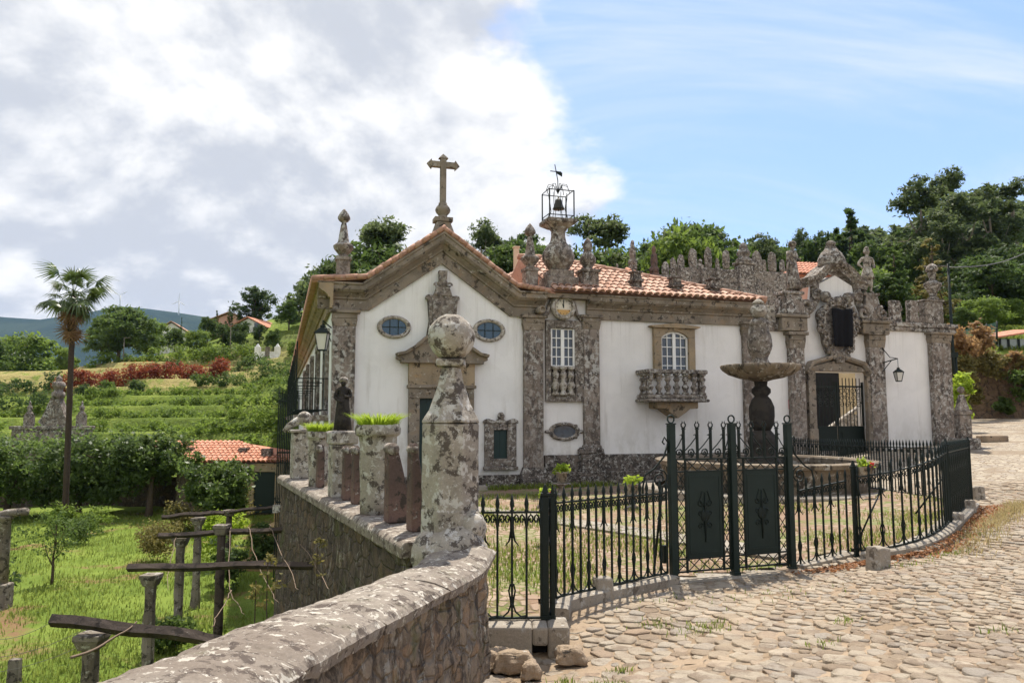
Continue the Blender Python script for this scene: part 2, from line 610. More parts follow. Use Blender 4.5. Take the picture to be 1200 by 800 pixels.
M['white_paint'] = plain('white_paint', (0.78, 0.77, 0.74), 0.45, 0.06, 8, 0.05, 0.4)
M['wood'] = stone('grey_beam_wood', (0.10, 0.08, 0.068), (0.06, 0.048, 0.042), td=0.55, tw=0.66, sd=5, sw=9, seed=14, white=(0.25, 0.23, 0.2), dark=(0.03, 0.025, 0.022))
M['bark'] = plain('bark', (0.10, 0.075, 0.055), 0.95, 0.5, 7, 0.8, 0.1, dist=0.05)
M['bark_pale'] = plain('pale_bark', (0.22, 0.18, 0.14), 0.9, 0.4, 4, 0.6, 0.1, dist=0.04)
M['palm_bark'] = plain('palm_bark', (0.085, 0.062, 0.048), 0.95, 0.5, 12, 0.9, 0.1, dist=0.05)
M['terracotta'] = plain('terracotta', (0.40, 0.17, 0.09), 0.85, 0.3, 5, 0.3, 0.2)
M['plaque'] = plain('red_enamel', (0.30, 0.02, 0.04), 0.4, 0.1)
M['clock_face'] = plain('clock_face', (0.74, 0.68, 0.56), 0.5, 0.12, 9)
M['clock_stain'] = plain('clock_rust', (0.55, 0.33, 0.12), 0.6, 0.2, 9)
M['bronze'] = plain('dark_bronze', (0.05, 0.047, 0.036), 0.55, 0.4, 9, 0.2, 0.5, 0.5)
M['lamp_glass'] = plain('milky_lamp_glass', (0.62, 0.60, 0.55), 0.25, 0.1, 5, 0.02, 0.5)
M['tiles'] = tiles_mat('roof_tiles', (0.44, 0.255, 0.18), (0.58, 0.41, 0.32), (0.27, 0.165, 0.125))
M['tiles_bright'] = tiles_mat('orange_roof_tiles', (0.50, 0.21, 0.13), (0.60, 0.32, 0.22), (0.38, 0.165, 0.11))
M['pipe'] = plain('pale_flue', (0.55, 0.42, 0.30), 0.7, 0.2)
M['soil_trans'] = plain('soil', (0.16, 0.115, 0.075), 0.95, 0.4, 4, 0.4, 0.1)
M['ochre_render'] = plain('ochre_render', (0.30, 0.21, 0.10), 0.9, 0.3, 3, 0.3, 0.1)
M['glasshouse'] = plain('dusty_glass', (0.30, 0.34, 0.31), 0.2, 0.2, 3, 0.02, 0.5)
M['twig'] = plain('pale_vine_stem', (0.20, 0.145, 0.105), 0.9, 0.3, 8, 0.2, 0.2)
M['wire'] = plain('wire', (0.10, 0.09, 0.08), 0.5, 0.2)
M['green_mesh'] = plain('green_wire_mesh', (0.10, 0.22, 0.19), 0.7, 0.2)
M['dark_gap'] = plain('dark_drain', (0.012, 0.011, 0.010), 0.95, 0.2)  # near-black colour standing in for shade inside openings

m, t, o_ = newmat('window_glass')
co = coord(t)
n = noise(t, co, 1.6, 4, 0.6)
c = mixc(t, sstep(t, n, 0.45, 0.65), (0.02, 0.03, 0.045), (0.06, 0.08, 0.11))
pbsdf(t, o_, c, 0.06, noise(t, co, 2.0, 2, 0.5), 0.08, 0.02, 0.8)
M['glass'] = m
m, t, o_ = newmat('blue_window_glass')
co = coord(t)
c = mixc(t, noise(t, co, 2.5, 4, 0.6), (0.015, 0.05, 0.09), (0.03, 0.085, 0.14))
pbsdf(t, o_, c, 0.12, noise(t, co, 3.0, 2, 0.5), 0.1, 0.02, 0.7)
M['blue_glass'] = m

M['leaf_euc'] = leafmat('eucalyptus_leaves', (0.034, 0.056, 0.022), (0.150, 0.190, 0.070), 0.38)
M['leaf_dark'] = leafmat('dark_leaves', (0.026, 0.050, 0.016), (0.098, 0.148, 0.038), 0.36)
M['leaf_mid'] = leafmat('mid_green_leaves', (0.038, 0.070, 0.017), (0.130, 0.190, 0.045), 0.42)
M['leaf_light'] = leafmat('light_green_leaves', (0.065, 0.115, 0.020), (0.21, 0.285, 0.05), 0.45)
M['leaf_camellia'] = leafmat('glossy_leaves', (0.038, 0.074, 0.016), (0.150, 0.215, 0.052), 0.45, 0.45, 0.3)
M['leaf_red'] = leafmat('red_leaves', (0.14, 0.030, 0.018), (0.34, 0.095, 0.045), 0.4)
M['leaf_lime'] = leafmat('lime_leaves', (0.16, 0.24, 0.02), (0.36, 0.46, 0.05), 0.45)
M['leaf_olive'] = leafmat('olive_leaves', (0.10, 0.10, 0.03), (0.25, 0.21, 0.07), 0.4)
M['leaf_dry'] = leafmat('dry_brush_leaves', (0.20, 0.12, 0.05), (0.40, 0.25, 0.11), 0.4)
M['leaf_palm'] = leafmat('palm_leaves', (0.030, 0.060, 0.016), (0.11, 0.15, 0.040), 0.30, 0.4, 0.5)
M['leaf_dead'] = leafmat('dead_palm_leaves', (0.14, 0.075, 0.035), (0.33, 0.19, 0.085), 0.25)
M['grass'] = leafmat('grass_blades', (0.090, 0.130, 0.018), (0.24, 0.29, 0.06), 0.40)
M['dry_grass'] = leafmat('dry_grass_blades', (0.22, 0.17, 0.07), (0.42, 0.34, 0.16), 0.4)
M['dead_leaf'] = leafmat('fallen_leaves', (0.20, 0.085, 0.035), (0.36, 0.17, 0.07), 0.2)
M['flower_red'] = leafmat('red_petals', (0.45, 0.02, 0.02), (0.6, 0.05, 0.05), 0.3)
# ------------------------------------------------------------------ ground heights
def tps_fit(pts, lam=0.0):
    P = np.array(pts, float)
    X, z = P[:, :2], P[:, 2]
    n = len(P)
    d2 = ((X[:, None] - X[None]) ** 2).sum(-1)
    Kk = 0.5 * d2 * np.log(d2 + 1e-9) + lam * np.eye(n)
    A = np.zeros((n + 3, n + 3))
    A[:n, :n] = Kk
    A[:n, n] = 1
    A[:n, n + 1:] = X
    A[n, :n] = 1
    A[n + 1:, :n] = X.T
    b = np.zeros(n + 3)
    b[:n] = z
    w = np.linalg.solve(A, b)

    def f(x, y):
        x, y = np.asarray(x, float), np.asarray(y, float)
        d2 = (x[..., None] - X[:, 0]) ** 2 + (y[..., None] - X[:, 1]) ** 2
        return (0.5 * d2 * np.log(d2 + 1e-9)) @ w[:n] + w[n] + w[n + 1] * x + w[n + 2] * y
    return f


near = [(0, 0, .45), (3, 0, .62), (-1.2, 3, .22), (0, 4.8, .24), (3.2, 4.8, .46), (-.1, 6.6, -.12), (0.1, 7.8, -.27), (.9, 8.2, -.16),
        (1.1, 9.3, -.07), (2.2, 10.4, -.10), (4.06, 11.1, -.06), (4.4, 9.2, .24), (5.9, 11.0, .26), (7.0, 11.8, .42), (9.4, 15.2, .40),
        (8, 7, .6), (14, 12, .85), (9.6, 20, .34), (11.0, 26, .62), (16, 28, 1.15), (20, 25, 1.15), (28, 45, 2.1), (40, 45, 2.2), (40, 20, 1.9),
        (.3, 9, .02), (2, 12, -.03), (5, 13, .1), (7, 14, .25), (8.2, 17, .3), (3, 18, .08), (0, 14, 0), (-3, 16, 0), (0, 22, 0), (5, 24, 0.03),
        (-5, 21, 0), (9, 25, .12), (20, 0, 1.0), (0, -15, .6), (20, -15, 1.2)]
road_z = tps_fit(near, 0.4)


def rz(x, y):
    return float(road_z(np.array(x), np.array(y)))


FORE = [(-2.1, -1.5), (-1.62, 1.2), (-1.28, 2.6), (-1.03, 4.25), (-0.83, 5.3), (-0.62, 6.4), (-0.47, 7.35)]
PAR0, PAR1 = Vector((-0.80, 7.75, 0)), Vector((-4.5, 16.2, 0))
CORNER = FW(-6.04, 0)


def onroad(px, py):
    """point of the road seen at a picture position"""
    r = ray(px, py)
    k = 3.0
    for _ in range(4000):
        p = r * k
        if EYE + p.z < rz(p.x, p.y):
            break
        k += .02
    return Vector((p.x, p.y, rz(p.x, p.y)))


def xl(y):
    pts = [(-2.1, -60)] + FORE + [(PAR0.x, 7.9), (PAR1.x, PAR1.y), (CORNER.x + .4, CORNER.y + .5), (CORNER.x - 8, CORNER.y + 30), (-20, 80)]
    for (x0, y0), (x1, y1) in zip(pts[:-1], pts[1:]):
        if y <= y1:
            return lerp(x0, x1, (y - y0) / (y1 - y0 + 1e-9))
    return -20


def grid_mesh(name, xs_of_row, ys, zf, mat, kind='structure', smooth=True):
    nx = len(xs_of_row(ys[0]))
    X = np.array([xs_of_row(y) for y in ys])
    Y = np.repeat(np.array(ys)[:, None], nx, 1)
    Z = zf(X, Y)
    V = np.stack([X, Y, Z], -1).reshape(-1, 3)
    i = np.arange(len(ys) - 1)[:, None] * nx + np.arange(nx - 1)[None]
    F = np.stack([i, i + 1, i + nx + 1, i + nx], -1).reshape(-1, 4)
    me = bpy.data.meshes.new(name)
    me.vertices.add(len(V))
    me.vertices.foreach_set('co', V.ravel())
    me.loops.add(F.size)
    me.loops.foreach_set('vertex_index', F.ravel())
    me.polygons.add(len(F))
    me.polygons.foreach_set('loop_start', np.arange(len(F)) * 4)
    me.polygons.foreach_set('loop_total', np.full(len(F), 4))
    me.polygons.foreach_set('use_smooth', np.full(len(F), smooth))
    me.update()
    me.validate()
    me.materials.append(mat)
    o = bpy.data.objects.new(name, me)
    C.objects.link(o)
    if kind:
        o['kind'] = kind
    return o


def poly_mesh(name, V, F, mats, rnd=None, mi=None, smooth=False):
    """fast mesh from numpy arrays of equal-sided faces, with a per-face random value"""
    V, F = np.asarray(V, float), np.asarray(F)
    k = F.shape[1]
    me = bpy.data.meshes.new(name)
    me.vertices.add(len(V))
    me.vertices.foreach_set('co', V.ravel())
    me.loops.add(F.size)
    me.loops.foreach_set('vertex_index', F.ravel().astype(np.int32))
    me.polygons.add(len(F))
    me.polygons.foreach_set('loop_start', (np.arange(len(F)) * k).astype(np.int32))
    me.polygons.foreach_set('loop_total', np.full(len(F), k, np.int32))
    if smooth:
        me.polygons.foreach_set('use_smooth', np.full(len(F), True))
    for mm in (mats if isinstance(mats, (list, tuple)) else [mats]):
        me.materials.append(mm)
    if mi is not None:
        me.polygons.foreach_set('material_index', np.asarray(mi, np.int32))
    if rnd is not None:
        a = me.attributes.new('rnd', 'FLOAT', 'FACE')
        a.data.foreach_set('value', np.asarray(rnd, np.float32))
    me.update()
    return me


# ---- materials of the ground
def earth_mat(name, c1, c2, c3, scale=1.2):
    m, t, out = newmat(name)
    co = coord(t)
    n = noise(t, co, scale, 8, 0.65)
    c = mixc(t, sstep(t, n, 0.38, 0.62), c1, c2)
    n2_ = noise(t, coord(t, (5, 3, 0)), scale * 2.2, 8, 0.65)
    c = mixc(t, sstep(t, n2_, 0.53, 0.66), c, c3)
    g = noise(t, co, 60, 4, 0.7)
    c = mixc(t, 0.4, c, mixc(t, g, (0.15, 0.13, 0.11), (0.8, 0.75, 0.7)), 'OVERLAY')
    pbsdf(t, out, c, 0.95, mth(t, 'ADD', g, mth(t, 'MULTIPLY', n2_, 2.0)), 0.5, 0.02, 0.1)
    return m


M['road_earth'] = earth_mat('road_earth', (0.25, 0.19, 0.13), (0.34, 0.265, 0.19), (0.15, 0.11, 0.075))


def cobble_mat(name, cell, cols, gap, gapw=0.06, green=0.0):
    m, t, out = newmat(name)
    co = coord(t)
    wob = nd(t, 'ShaderNodeTexNoise', {'Vector': co, 'Scale': 3.0, 'Detail': 3.0})
    co2 = nd(t, 'ShaderNodeMix', {0: 0.04, 4: co, 5: wob.outputs['Color']}, data_type='VECTOR').outputs[1]
    v1 = nd(t, 'ShaderNodeTexVoronoi', {'Vector': co2, 'Scale': 1 / cell, 'Randomness': 0.85}, feature='DISTANCE_TO_EDGE')
    v2 = nd(t, 'ShaderNodeTexVoronoi', {'Vector': co2, 'Scale': 1 / cell, 'Randomness': 0.85}, feature='F1')
    hsv = nd(t, 'ShaderNodeSeparateColor', {0: v2.outputs['Color']})
    c = mixc(t, hsv.outputs[0], cols[0], cols[1])
    c = mixc(t, mth(t, 'MULTIPLY', sstep(t, hsv.outputs[1], 0.5, 1.0), 0.7), c, cols[2])
    g = noise(t, co, 35, 5, 0.7)
    c = mixc(t, 0.35, c, mixc(t, g, (0.12, 0.1, 0.09), (0.8, 0.76, 0.7)), 'OVERLAY')
    e = sstep(t, v1.outputs['Distance'], 0.02, gapw + 0.02)
    big = noise(t, co, 0.7, 6, 0.62)
    cover = sstep(t, big, 0.47, 0.60)
    gcol = gap
    if green:
        ng = noise(t, coord(t, (3, 7, 0)), 1.1, 7, 0.65)
        gcol = mixc(t, mth(t, 'MULTIPLY', sstep(t, ng, 0.45, 0.6), green), gap, (0.10, 0.16, 0.025))
        cover = mth(t, 'MAXIMUM', cover, mth(t, 'MULTIPLY', sstep(t, ng, 0.52, 0.62), green * 0.8))
    f = mth(t, 'MULTIPLY', e, mth(t, 'SUBTRACT', 1.0, mth(t, 'MULTIPLY', cover, 0.75)))
    c = mixc(t, f, gcol, c)
    h = mth(t, 'ADD', mth(t, 'MULTIPLY', f, 1.0), mth(t, 'MULTIPLY', g, 0.2))
    pbsdf(t, out, c, 0.9, h, 0.8, 0.03, 0.2)
    return m


M['cobble_far'] = cobble_mat('small_cobbles', 0.2, ((0.33, 0.285, 0.225), (0.42, 0.37, 0.29), (0.27, 0.235, 0.20)), (0.22, 0.165, 0.11))
M['cobble_court'] = cobble_mat('mossy_cobbles', 0.17, ((0.30, 0.235, 0.175), (0.38, 0.295, 0.22), (0.27, 0.17, 0.12)), (0.22, 0.14, 0.09), 0.14, 0.8)

# ---- the enclosure outline (fence line)
ENC = [(-0.6, 7.95), (0.33, 8.1), (0.45, 9.0), (2.2, 10.7), (4.06, 11.4), (5.07, 11.72), (5.85, 11.4), (6.8, 12.2), (9.1, 15.5), (9.35, 26.2)]
COURT = ENC + [(9.35, 34), (-8, 34), (CORNER.x, CORNER.y + 3), (CORNER.x + .5, CORNER.y), (PAR1.x + .2, PAR1.y), (PAR0.x, PAR0.y)]


def inside(x, y, poly):
    r = False
    n = len(poly)
    for i in range(n):
        (x0, y0), (x1, y1) = poly[i], poly[(i + 1) % n]
        if (y0 > y) != (y1 > y) and x < (x1 - x0) * (y - y0) / (y1 - y0) + x0:
            r = not r
    return r


ys = [-60, -30, -15] + list(np.linspace(-8, 30, 110)) + list(np.linspace(31, 70, 25))
fr = np.array(list(np.linspace(0, 1, 90) ** 1.6))
road = grid_mesh('cobbled_road', lambda y: xl(y) + fr * (60 - xl(y)), ys, lambda X, Y: road_z(X, Y) - 0.021 * (Y < 19), M['cobble_far'])
road.data.materials.append(M['road_earth'])
# near part of the road sheet is the bare earth bed of the stones
cy = np.array([p.center[1] for p in road.data.polygons])
cxx = np.array([p.center[0] for p in road.data.polygons])
road.data.polygons.foreach_set('material_index', ((cy < 18.5) & (cy > 2.6) & (cxx < .72 * cy + 1.2)).astype(np.int32))

# forecourt sheet, just above the road bed
cm = MB()


def court_grid():
    xs = np.linspace(-9, 9.6, 75)
    yy = np.linspace(7.9, 27.5, 80)
    idx = {}
    vs, fs = [], []

    def vid(i, j):
        if (i, j) not in idx:
            idx[(i, j)] = len(vs)
            vs.append((xs[i], yy[j], rz(xs[i], yy[j]) + 0.03))
        return idx[(i, j)]
    for i in range(len(xs) - 1):
        for j in range(len(yy) - 1):
            c = [(xs[i], yy[j]), (xs[i + 1], yy[j]), (xs[i + 1], yy[j + 1]), (xs[i], yy[j + 1])]
            n_in = sum(inside(px_, py_, COURT) for px_, py_ in c)
            if n_in >= 4:
                fs.append([vid(i, j), vid(i + 1, j), vid(i + 1, j + 1), vid(i, j + 1)])
    return vs, fs


vs, fs = court_grid()
court = cm.add(vs, fs, 0, True).build('forecourt_ground', M['cobble_court'])
tag(court, kind='structure')
# pale stone path across the forecourt
pm = MB()
pa, pb = Vector((-2.6, 19.5, 0)), Vector((4.2, 12.0, 0))
pdv = (pb - pa).normalized()
pn = Vector((-pdv.y, pdv.x, 0)) * 0.33
for i in range(13):
    q0, q1 = pa.lerp(pb, (i + .02) / 13), pa.lerp(pb, (i + .98) / 13)
    c4 = [q0 - pn, q1 - pn, q1 + pn, q0 + pn]
    z = [rz(p.x, p.y) + .035 for p in c4]
    pm.hexa([(p.x, p.y, zz - .05) for p, zz in zip(c4, z)] + [(p.x, p.y, zz + .035) for p, zz in zip(c4, z)])
tag(pm.build('path', M['kerb']), kind='structure')

# ---- individual road stones as real geometry (pattern of the road surface)
rng = random.Random(7)


def stone_r(x, y):
    a = 0.098 if (x < 3.0 or y < 5.6) else 0.068
    if y > 11:
        a = 0.098
    return a * (0.62 + 0.75 * rng.random())


def lay_stones():
    cand = []
    grid = {}
    cs = 0.12

    def far_ok(x, y, r):
        gx, gy = int(math.floor(x / cs)), int(math.floor(y / cs))
        for i in range(gx - 3, gx + 4):
            for j in range(gy - 3, gy + 4):
                for (ox, oy, orr) in grid.get((i, j), ()):
                    dd = ((x - ox) ** 2 + (1.25 * (y - oy)) ** 2) ** .5
                    if dd < (r + orr) * 0.93:
                        return False
        return True
    from mathutils import noise as mnoise
    tries = 620000
    for _ in range(tries):
        y = 3.0 + 15.8 * rng.random() ** 1.25
        x = lerp(xl(y) + .2, 0.72 * y + 1.5, rng.random())
        if inside(x, y, COURT):
            continue
        r = stone_r(x, y)
        if far_ok(x, y, r):
            grid.setdefault((int(math.floor(x / cs)), int(math.floor(y / cs))), []).append((x, y, r))
            cand.append((x, y, r))
    V, F4, rnd = [], [], []
    f_by = []
    for (x, y, r) in cand:
        gx, gy = int(math.floor(x / cs)), int(math.floor(y / cs))
        R = r * 2.5
        poly = [(x + R * math.cos(a), y + R * 0.8 * math.sin(a)) for a in [k * math.pi / 6 for k in range(12)]]
        for i in range(gx - 3, gx + 4):
            for j in range(gy - 3, gy + 4):
                for (ox, oy, orr) in grid.get((i, j), ()):
                    if ox == x and oy == y:
                        continue
                    nx, ny = ox - x, oy - y
                    L = (nx * nx + ny * ny) ** .5
                    w = r / (r + orr)
                    mx, my = x + nx * w, y + ny * w
                    nx, ny = nx / L, ny / L
                    out = []
                    for q in range(len(poly)):
                        a, b = poly[q], poly[(q + 1) % len(poly)]
                        da = (a[0] - mx) * nx + (a[1] - my) * ny
                        db = (b[0] - mx) * nx + (b[1] - my) * ny
                        if da <= 0:
                            out.append(a)
                        if (da < 0) != (db < 0) and abs(da - db) > 1e-9:
                            tt = da / (da - db)
                            out.append((a[0] + (b[0] - a[0]) * tt, a[1] + (b[1] - a[1]) * tt))
                    poly = out
                    if len(poly) < 3:
                        break
        if len(poly) < 4:
            continue
        # chamfer the corners, pull in for the joint
        pts = []
        q = [poly[0]]
        for p in poly[1:]:
            if math.hypot(p[0] - q[-1][0], p[1] - q[-1][1]) > .03:
                q.append(p)
        if len(q) < 4:
            continue
        for a, b, c_ in zip([q[-1]] + q[:-1], q, q[1:] + [q[0]]):
            for w_ in (a, c_):
                L = math.hypot(w_[0] - b[0], w_[1] - b[1])
                f = min(.3, .022 / (L + 1e-9))
                pts.append((b[0] + (w_[0] - b[0]) * f + rng.uniform(-.005, .005), b[1] + (w_[1] - b[1]) * f + rng.uniform(-.005, .005)))
        nk = len(pts)
        cx = sum(p[0] for p in pts) / nk
        cyy = sum(p[1] for p in pts) / nk
        sm = pts
        mean = sum(math.hypot(p[0] - cx, p[1] - cyy) for p in sm) / nk
        f0 = max(0.5, 1 - rng.uniform(.003, .012) / mean)
        h = rng.uniform(-0.003, 0.007)
        # patches where earth and sand have washed over the stones
        wash = 1.5 * mnoise.noise(Vector((x * .9, y * .9, 3.1))) + .9 * mnoise.noise(Vector((x * 2.7, y * 2.7, 1.1))) + rng.uniform(-.2, .2)
        if x < 1.6 and y < 7.2:
            wash += .25
        if wash > 0.60:
            h -= 0.075 * (wash - 0.60)
        if y < 7.6 and x < 0.8:
            h -= 0.008
        tx, ty = rng.uniform(-.045, .045), rng.uniform(-.045, .045)
        zb = rz(cx, cyy) - .012
        b0 = len(V)
        for ff, dz in ((f0, -0.03), (f0 * .985, h * .5), (f0 * (1 - .006 / mean), h + .001), (f0 * .5, h + 0.003)):
            for p in sm:
                qx, qy = cx + (p[0] - cx) * ff + rng.uniform(-.004, .004), cyy + (p[1] - cyy) * ff + rng.uniform(-.004, .004)
                V.append((qx, qy, zb + dz + tx * (qx - cx) + ty * (qy - cyy) + (rng.uniform(-.003, .003) if dz > 0 else 0)))
        V.append((cx, cyy, zb + h + .003))
        c0 = len(V) - 1
        rr = rng.random()
        for lv in range(3):
            for k in range(nk):
                k2 = (k + 1) % nk
                f_by.append((b0 + lv * nk + k, b0 + lv * nk + k2, b0 + (lv + 1) * nk + k2, b0 + (lv + 1) * nk + k))
                rnd.append(rr)
        for k in range(0, nk, 2):
            f_by.append((b0 + 3 * nk + k, b0 + 3 * nk + k + 1, b0 + 3 * nk + (k + 2) % nk, c0))
            rnd.append(rr)
    return V, f_by, rnd, len(cand)


m, t, o_ = newmat('road_stones')
a_ = nd(t, 'ShaderNodeAttribute', attribute_name='rnd')
co = coord(t)
ramp = nd(t, 'ShaderNodeValToRGB', {0: a_.outputs['Fac']})
els = ramp.color_ramp.elements
els[0].position, els[0].color = 0.0, (0.25, 0.195, 0.14, 1)
els[1].position, els[1].color = 1.0, (0.44, 0.38, 0.30, 1)
for p_, c_ in ((0.3, (0.35, 0.30, 0.235)), (0.55, (0.41, 0.36, 0.285)), (0.75, (0.31, 0.28, 0.24)), (0.88, (0.33, 0.25, 0.18))):
    e_ = els.new(p_)
    e_.color = (*c_, 1)
n_ = noise(t, co, 5, 8, 0.68)
c = mixc(t, mth(t, 'MULTIPLY', sstep(t, n_, 0.46, 0.66), .8), ramp.outputs[0], (0.20, 0.155, 0.115))
g = noise(t, co, 50, 6, 0.75)
c = mixc(t, 0.5, c, mixc(t, g, (0.1, 0.08, 0.07), (0.85, 0.8, 0.75)), 'OVERLAY')
du = noise(t, coord(t, (4, 4, 4)), 1.4, 7, 0.6)
c = mixc(t, mth(t, 'MULTIPLY', sstep(t, du, 0.50, 0.68), 0.4), c, (0.46, 0.375, 0.27))
pbsdf(t, o_, c, 0.88, mth(t, 'ADD', g, mth(t, 'MULTIPLY', noise(t, co, 9, 9, 0.72), 2.0)), 0.8, 0.02, 0.15)
M['road_stones'] = m
V_, F_, R_, N_ = lay_stones()
me = poly_mesh('road_stone_setts', V_, F_, M['road_stones'], R_, smooth=False)
setts = bpy.data.objects.new('road_stone_setts', me)
C.objects.link(setts)
tag(setts, kind='structure')
print('road stones', N_)

# ---- garden lawn, hillside and far ground
GZ = -2.5


def lawn_edge(y):
    return min(xl(y) + .2, xl(y))


m, t, o_ = newmat('lawn')
co = coord(t)
n_ = noise(t, co, 0.5, 8, 0.65)
c = mixc(t, sstep(t, n_, 0.4, 0.65), (0.11, 0.16, 0.025), (0.17, 0.225, 0.04))
nb = noise(t, coord(t, (3, 9, 1)), 0.42, 7, 0.7)
c = mixc(t, sstep(t, nb, 0.53, 0.64), c, (0.20, 0.125, 0.065))
pbsdf(t, o_, c, 0.95, noise(t, co, 12, 5, 0.7), 0.8, 0.05, 0.1)
M['lawn'] = m
lys = list(np.linspace(-6, 46, 80))
lfr = np.linspace(0, 1, 70)
lawn = grid_mesh('garden_lawn', lambda y: -60 + lfr * (xl(y) + .15 + 60), lys,
                 lambda X, Y: GZ + 0.10 * np.sin(X * .7 + 1) * np.sin(Y * .55) + 0.05 * np.sin(X * 2.1 + Y * 1.3), M['lawn'])

hill_pts = [(-900, 0, -40), (900, -300, 0), (-300, -300, -8), (0, -200, -5), (200, -200, 0),
            (-60, 0, -3.2), (-20, 0, -3.2), (0, 0, -3.2), (30, 0, -3), (60, 0, 0), (-60, 30, -3.2), (-20, 30, -3.2), (0, 30, -3.2), (20, 30, -2), (-20, 44, -2.9),
            (-8, 44, -2.6), (0, 44, -2.0), (10, 40, -1.5), (24, 36, -1.0), (60, 30, 3)]


def hp(px, d, z):
    hill_pts.append((xat(px, d), d, z))


for px, dz in ((-120, -0.6), (60, 0), (200, .3), (330, .8)):
    hp(px, 50, -.8 + dz)
    hp(px, 60, 1.6 + dz)
    hp(px, 72, 4.0 + dz * 1.5)
    hp(px, 84, 6.0 + dz * 2)
    hp(px, 97, 8.2 + dz * 2.2)
hp(40, 120, 8.5); hp(200, 118, 12); hp(310, 120, 16.5)
hp(40, 170, 3); hp(200, 170, 9); hp(310, 170, 24)
hp(-200, 260, -25); hp(100, 260, -20); hp(250, 260, 0); hp(330, 230, 30)
for px in (420, 600, 760, 880):
    hp(px, 50, 0)
    hp(px, 66, 6.5)
    hp(px, 100, 15)
    hp(px, 180, 27)
    hp(px, 320, 40)
for px, a in ((980, 0.85), (1080, 1.0), (1200, 1.06), (1340, 1.1)):
    hp(px, 46.5, 5.5 * a)
    hp(px, 52, 7.3 * a)
    hp(px, 60, 8.8 * a)
    hp(px, 80, 12.5 * a)
    hp(px, 100, 18 * a)
    hp(px, 130, 28 * a)
    hp(px, 200, 45 * a * a)
    hp(px, 330, 52 * a)
hill_z = tps_fit(hill_pts, 30.0)


def terrace(X, Y, Z):
    """stepped vineyard terraces on the left slope"""
    w = np.clip((-X - 4) / 10, 0, 1) * np.clip((Y - 47) / 6, 0, 1) * np.clip((120 - Y) / 12, 0, 1)
    st = 1.05
    q = Z / st
    fl = np.floor(q)
    fr_ = q - fl
    s = fl + np.clip((fr_ - 0.78) / 0.22, 0, 1) ** 1.0
    s = fl + 0.12 * fr_ + 0.88 * np.clip((fr_ - 0.8) / 0.2, 0, 1)
    return Z * (1 - w) + s * st * w


def H(X, Y):
    X, Y = np.asarray(X, float), np.asarray(Y, float)
    Xc, Yc = np.clip(X, -500, 500), np.clip(Y, -300, 480)
    Z = hill_z(Xc, Yc)
    r = np.hypot(X, Y - 100)
    fade = np.clip((r - 420) / 600, 0, 1)
    Z = Z * (1 - fade) + fade * -30
    # everything close by lies hidden below the built levels
    nearm = np.clip((47 - Y) / 3.0, 0, 1)
    Z = np.where(Y < 47, np.minimum(Z, lerp(0, 1, 1) * (Z * (1 - nearm) + -3.2 * nearm)), Z)
    Z = Z + 0.25 * np.sin(X * .31 + Y * .17) * np.clip((Y - 60) / 40, 0, 1)
    return terrace(X, Y, Z)


def hz(x, y):
    return float(H(np.array([x]), np.array([y]))[0])


m, t, o_ = newmat('hillside_grass')
co = coord(t)
n_ = noise(t, co, 0.16, 9, 0.66)
c = mixc(t, sstep(t, n_, 0.4, 0.62), (0.12, 0.17, 0.028), (0.21, 0.265, 0.05))
nb = noise(t, coord(t, (30, 9, 1)), 0.11, 8, 0.68)
c = mixc(t, sstep(t, nb, 0.60, 0.70), c, (0.055, 0.085, 0.018))
st_ = nd(t, 'ShaderNodeAttribute', attribute_name='straw')
ns = noise(t, coord(t, (2, 3, 1)), 0.7, 8, 0.7)
sfac = mth(t, 'MULTIPLY', st_.outputs['Fac'], sstep(t, ns, 0.36, 0.52))
c = mixc(t, sfac, c, (0.36, 0.30, 0.12))
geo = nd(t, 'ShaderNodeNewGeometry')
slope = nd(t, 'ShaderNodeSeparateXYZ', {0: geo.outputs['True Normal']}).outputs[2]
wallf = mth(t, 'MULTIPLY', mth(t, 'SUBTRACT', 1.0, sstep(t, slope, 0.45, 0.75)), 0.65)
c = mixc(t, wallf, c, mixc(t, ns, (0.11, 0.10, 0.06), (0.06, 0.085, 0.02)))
pbsdf(t, o_, c, 0.95, noise(t, co, 2.4, 7, 0.7), 1.0, 0.35, 0.1)
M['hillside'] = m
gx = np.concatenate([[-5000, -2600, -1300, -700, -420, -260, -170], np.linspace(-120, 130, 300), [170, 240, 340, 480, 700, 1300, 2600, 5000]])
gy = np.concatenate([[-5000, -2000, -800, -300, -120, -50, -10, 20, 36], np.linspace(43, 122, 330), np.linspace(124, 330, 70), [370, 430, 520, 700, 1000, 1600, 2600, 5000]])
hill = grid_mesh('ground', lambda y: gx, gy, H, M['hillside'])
at_ = hill.data.attributes.new('straw', 'FLOAT', 'POINT')
co_ = np.zeros(len(hill.data.vertices) * 3)
hill.data.vertices.foreach_get('co', co_)
co_ = co_.reshape(-1, 3)
sx_ = co_[:, 0] / np.maximum(co_[:, 1], 1) * 900 + 600
straw = np.clip((co_[:, 2] - 4.3) / 1.0, 0, 1) * np.clip((11.5 - co_[:, 2]) / 1.0, 0, 1) * np.clip((-co_[:, 0] - 24) / 6, 0, 1) * (co_[:, 1] < 118)
at_.data.foreach_set('value', straw.astype(np.float32))

# distant mountain range
m, t, o_ = newmat('mountain_scrub')
co = coord(t)
n_ = noise(t, co, 0.004, 9, 0.65)
c = mixc(t, sstep(t, n_, 0.42, 0.62), (0.016, 0.036, 0.026), (0.036, 0.058, 0.036))
pbsdf(t, o_, c, 0.95, noise(t, co, 0.02, 8, 0.7), 0.6, 20.0, 0.05)
M['mountain'] = m
sil = [(-500, 392), (-250, 380), (-60, 364), (0, 371), (45, 374), (100, 366), (135, 358), (170, 361), (208, 366), (240, 371), (300, 382), (360, 398), (450, 425), (560, 455)]


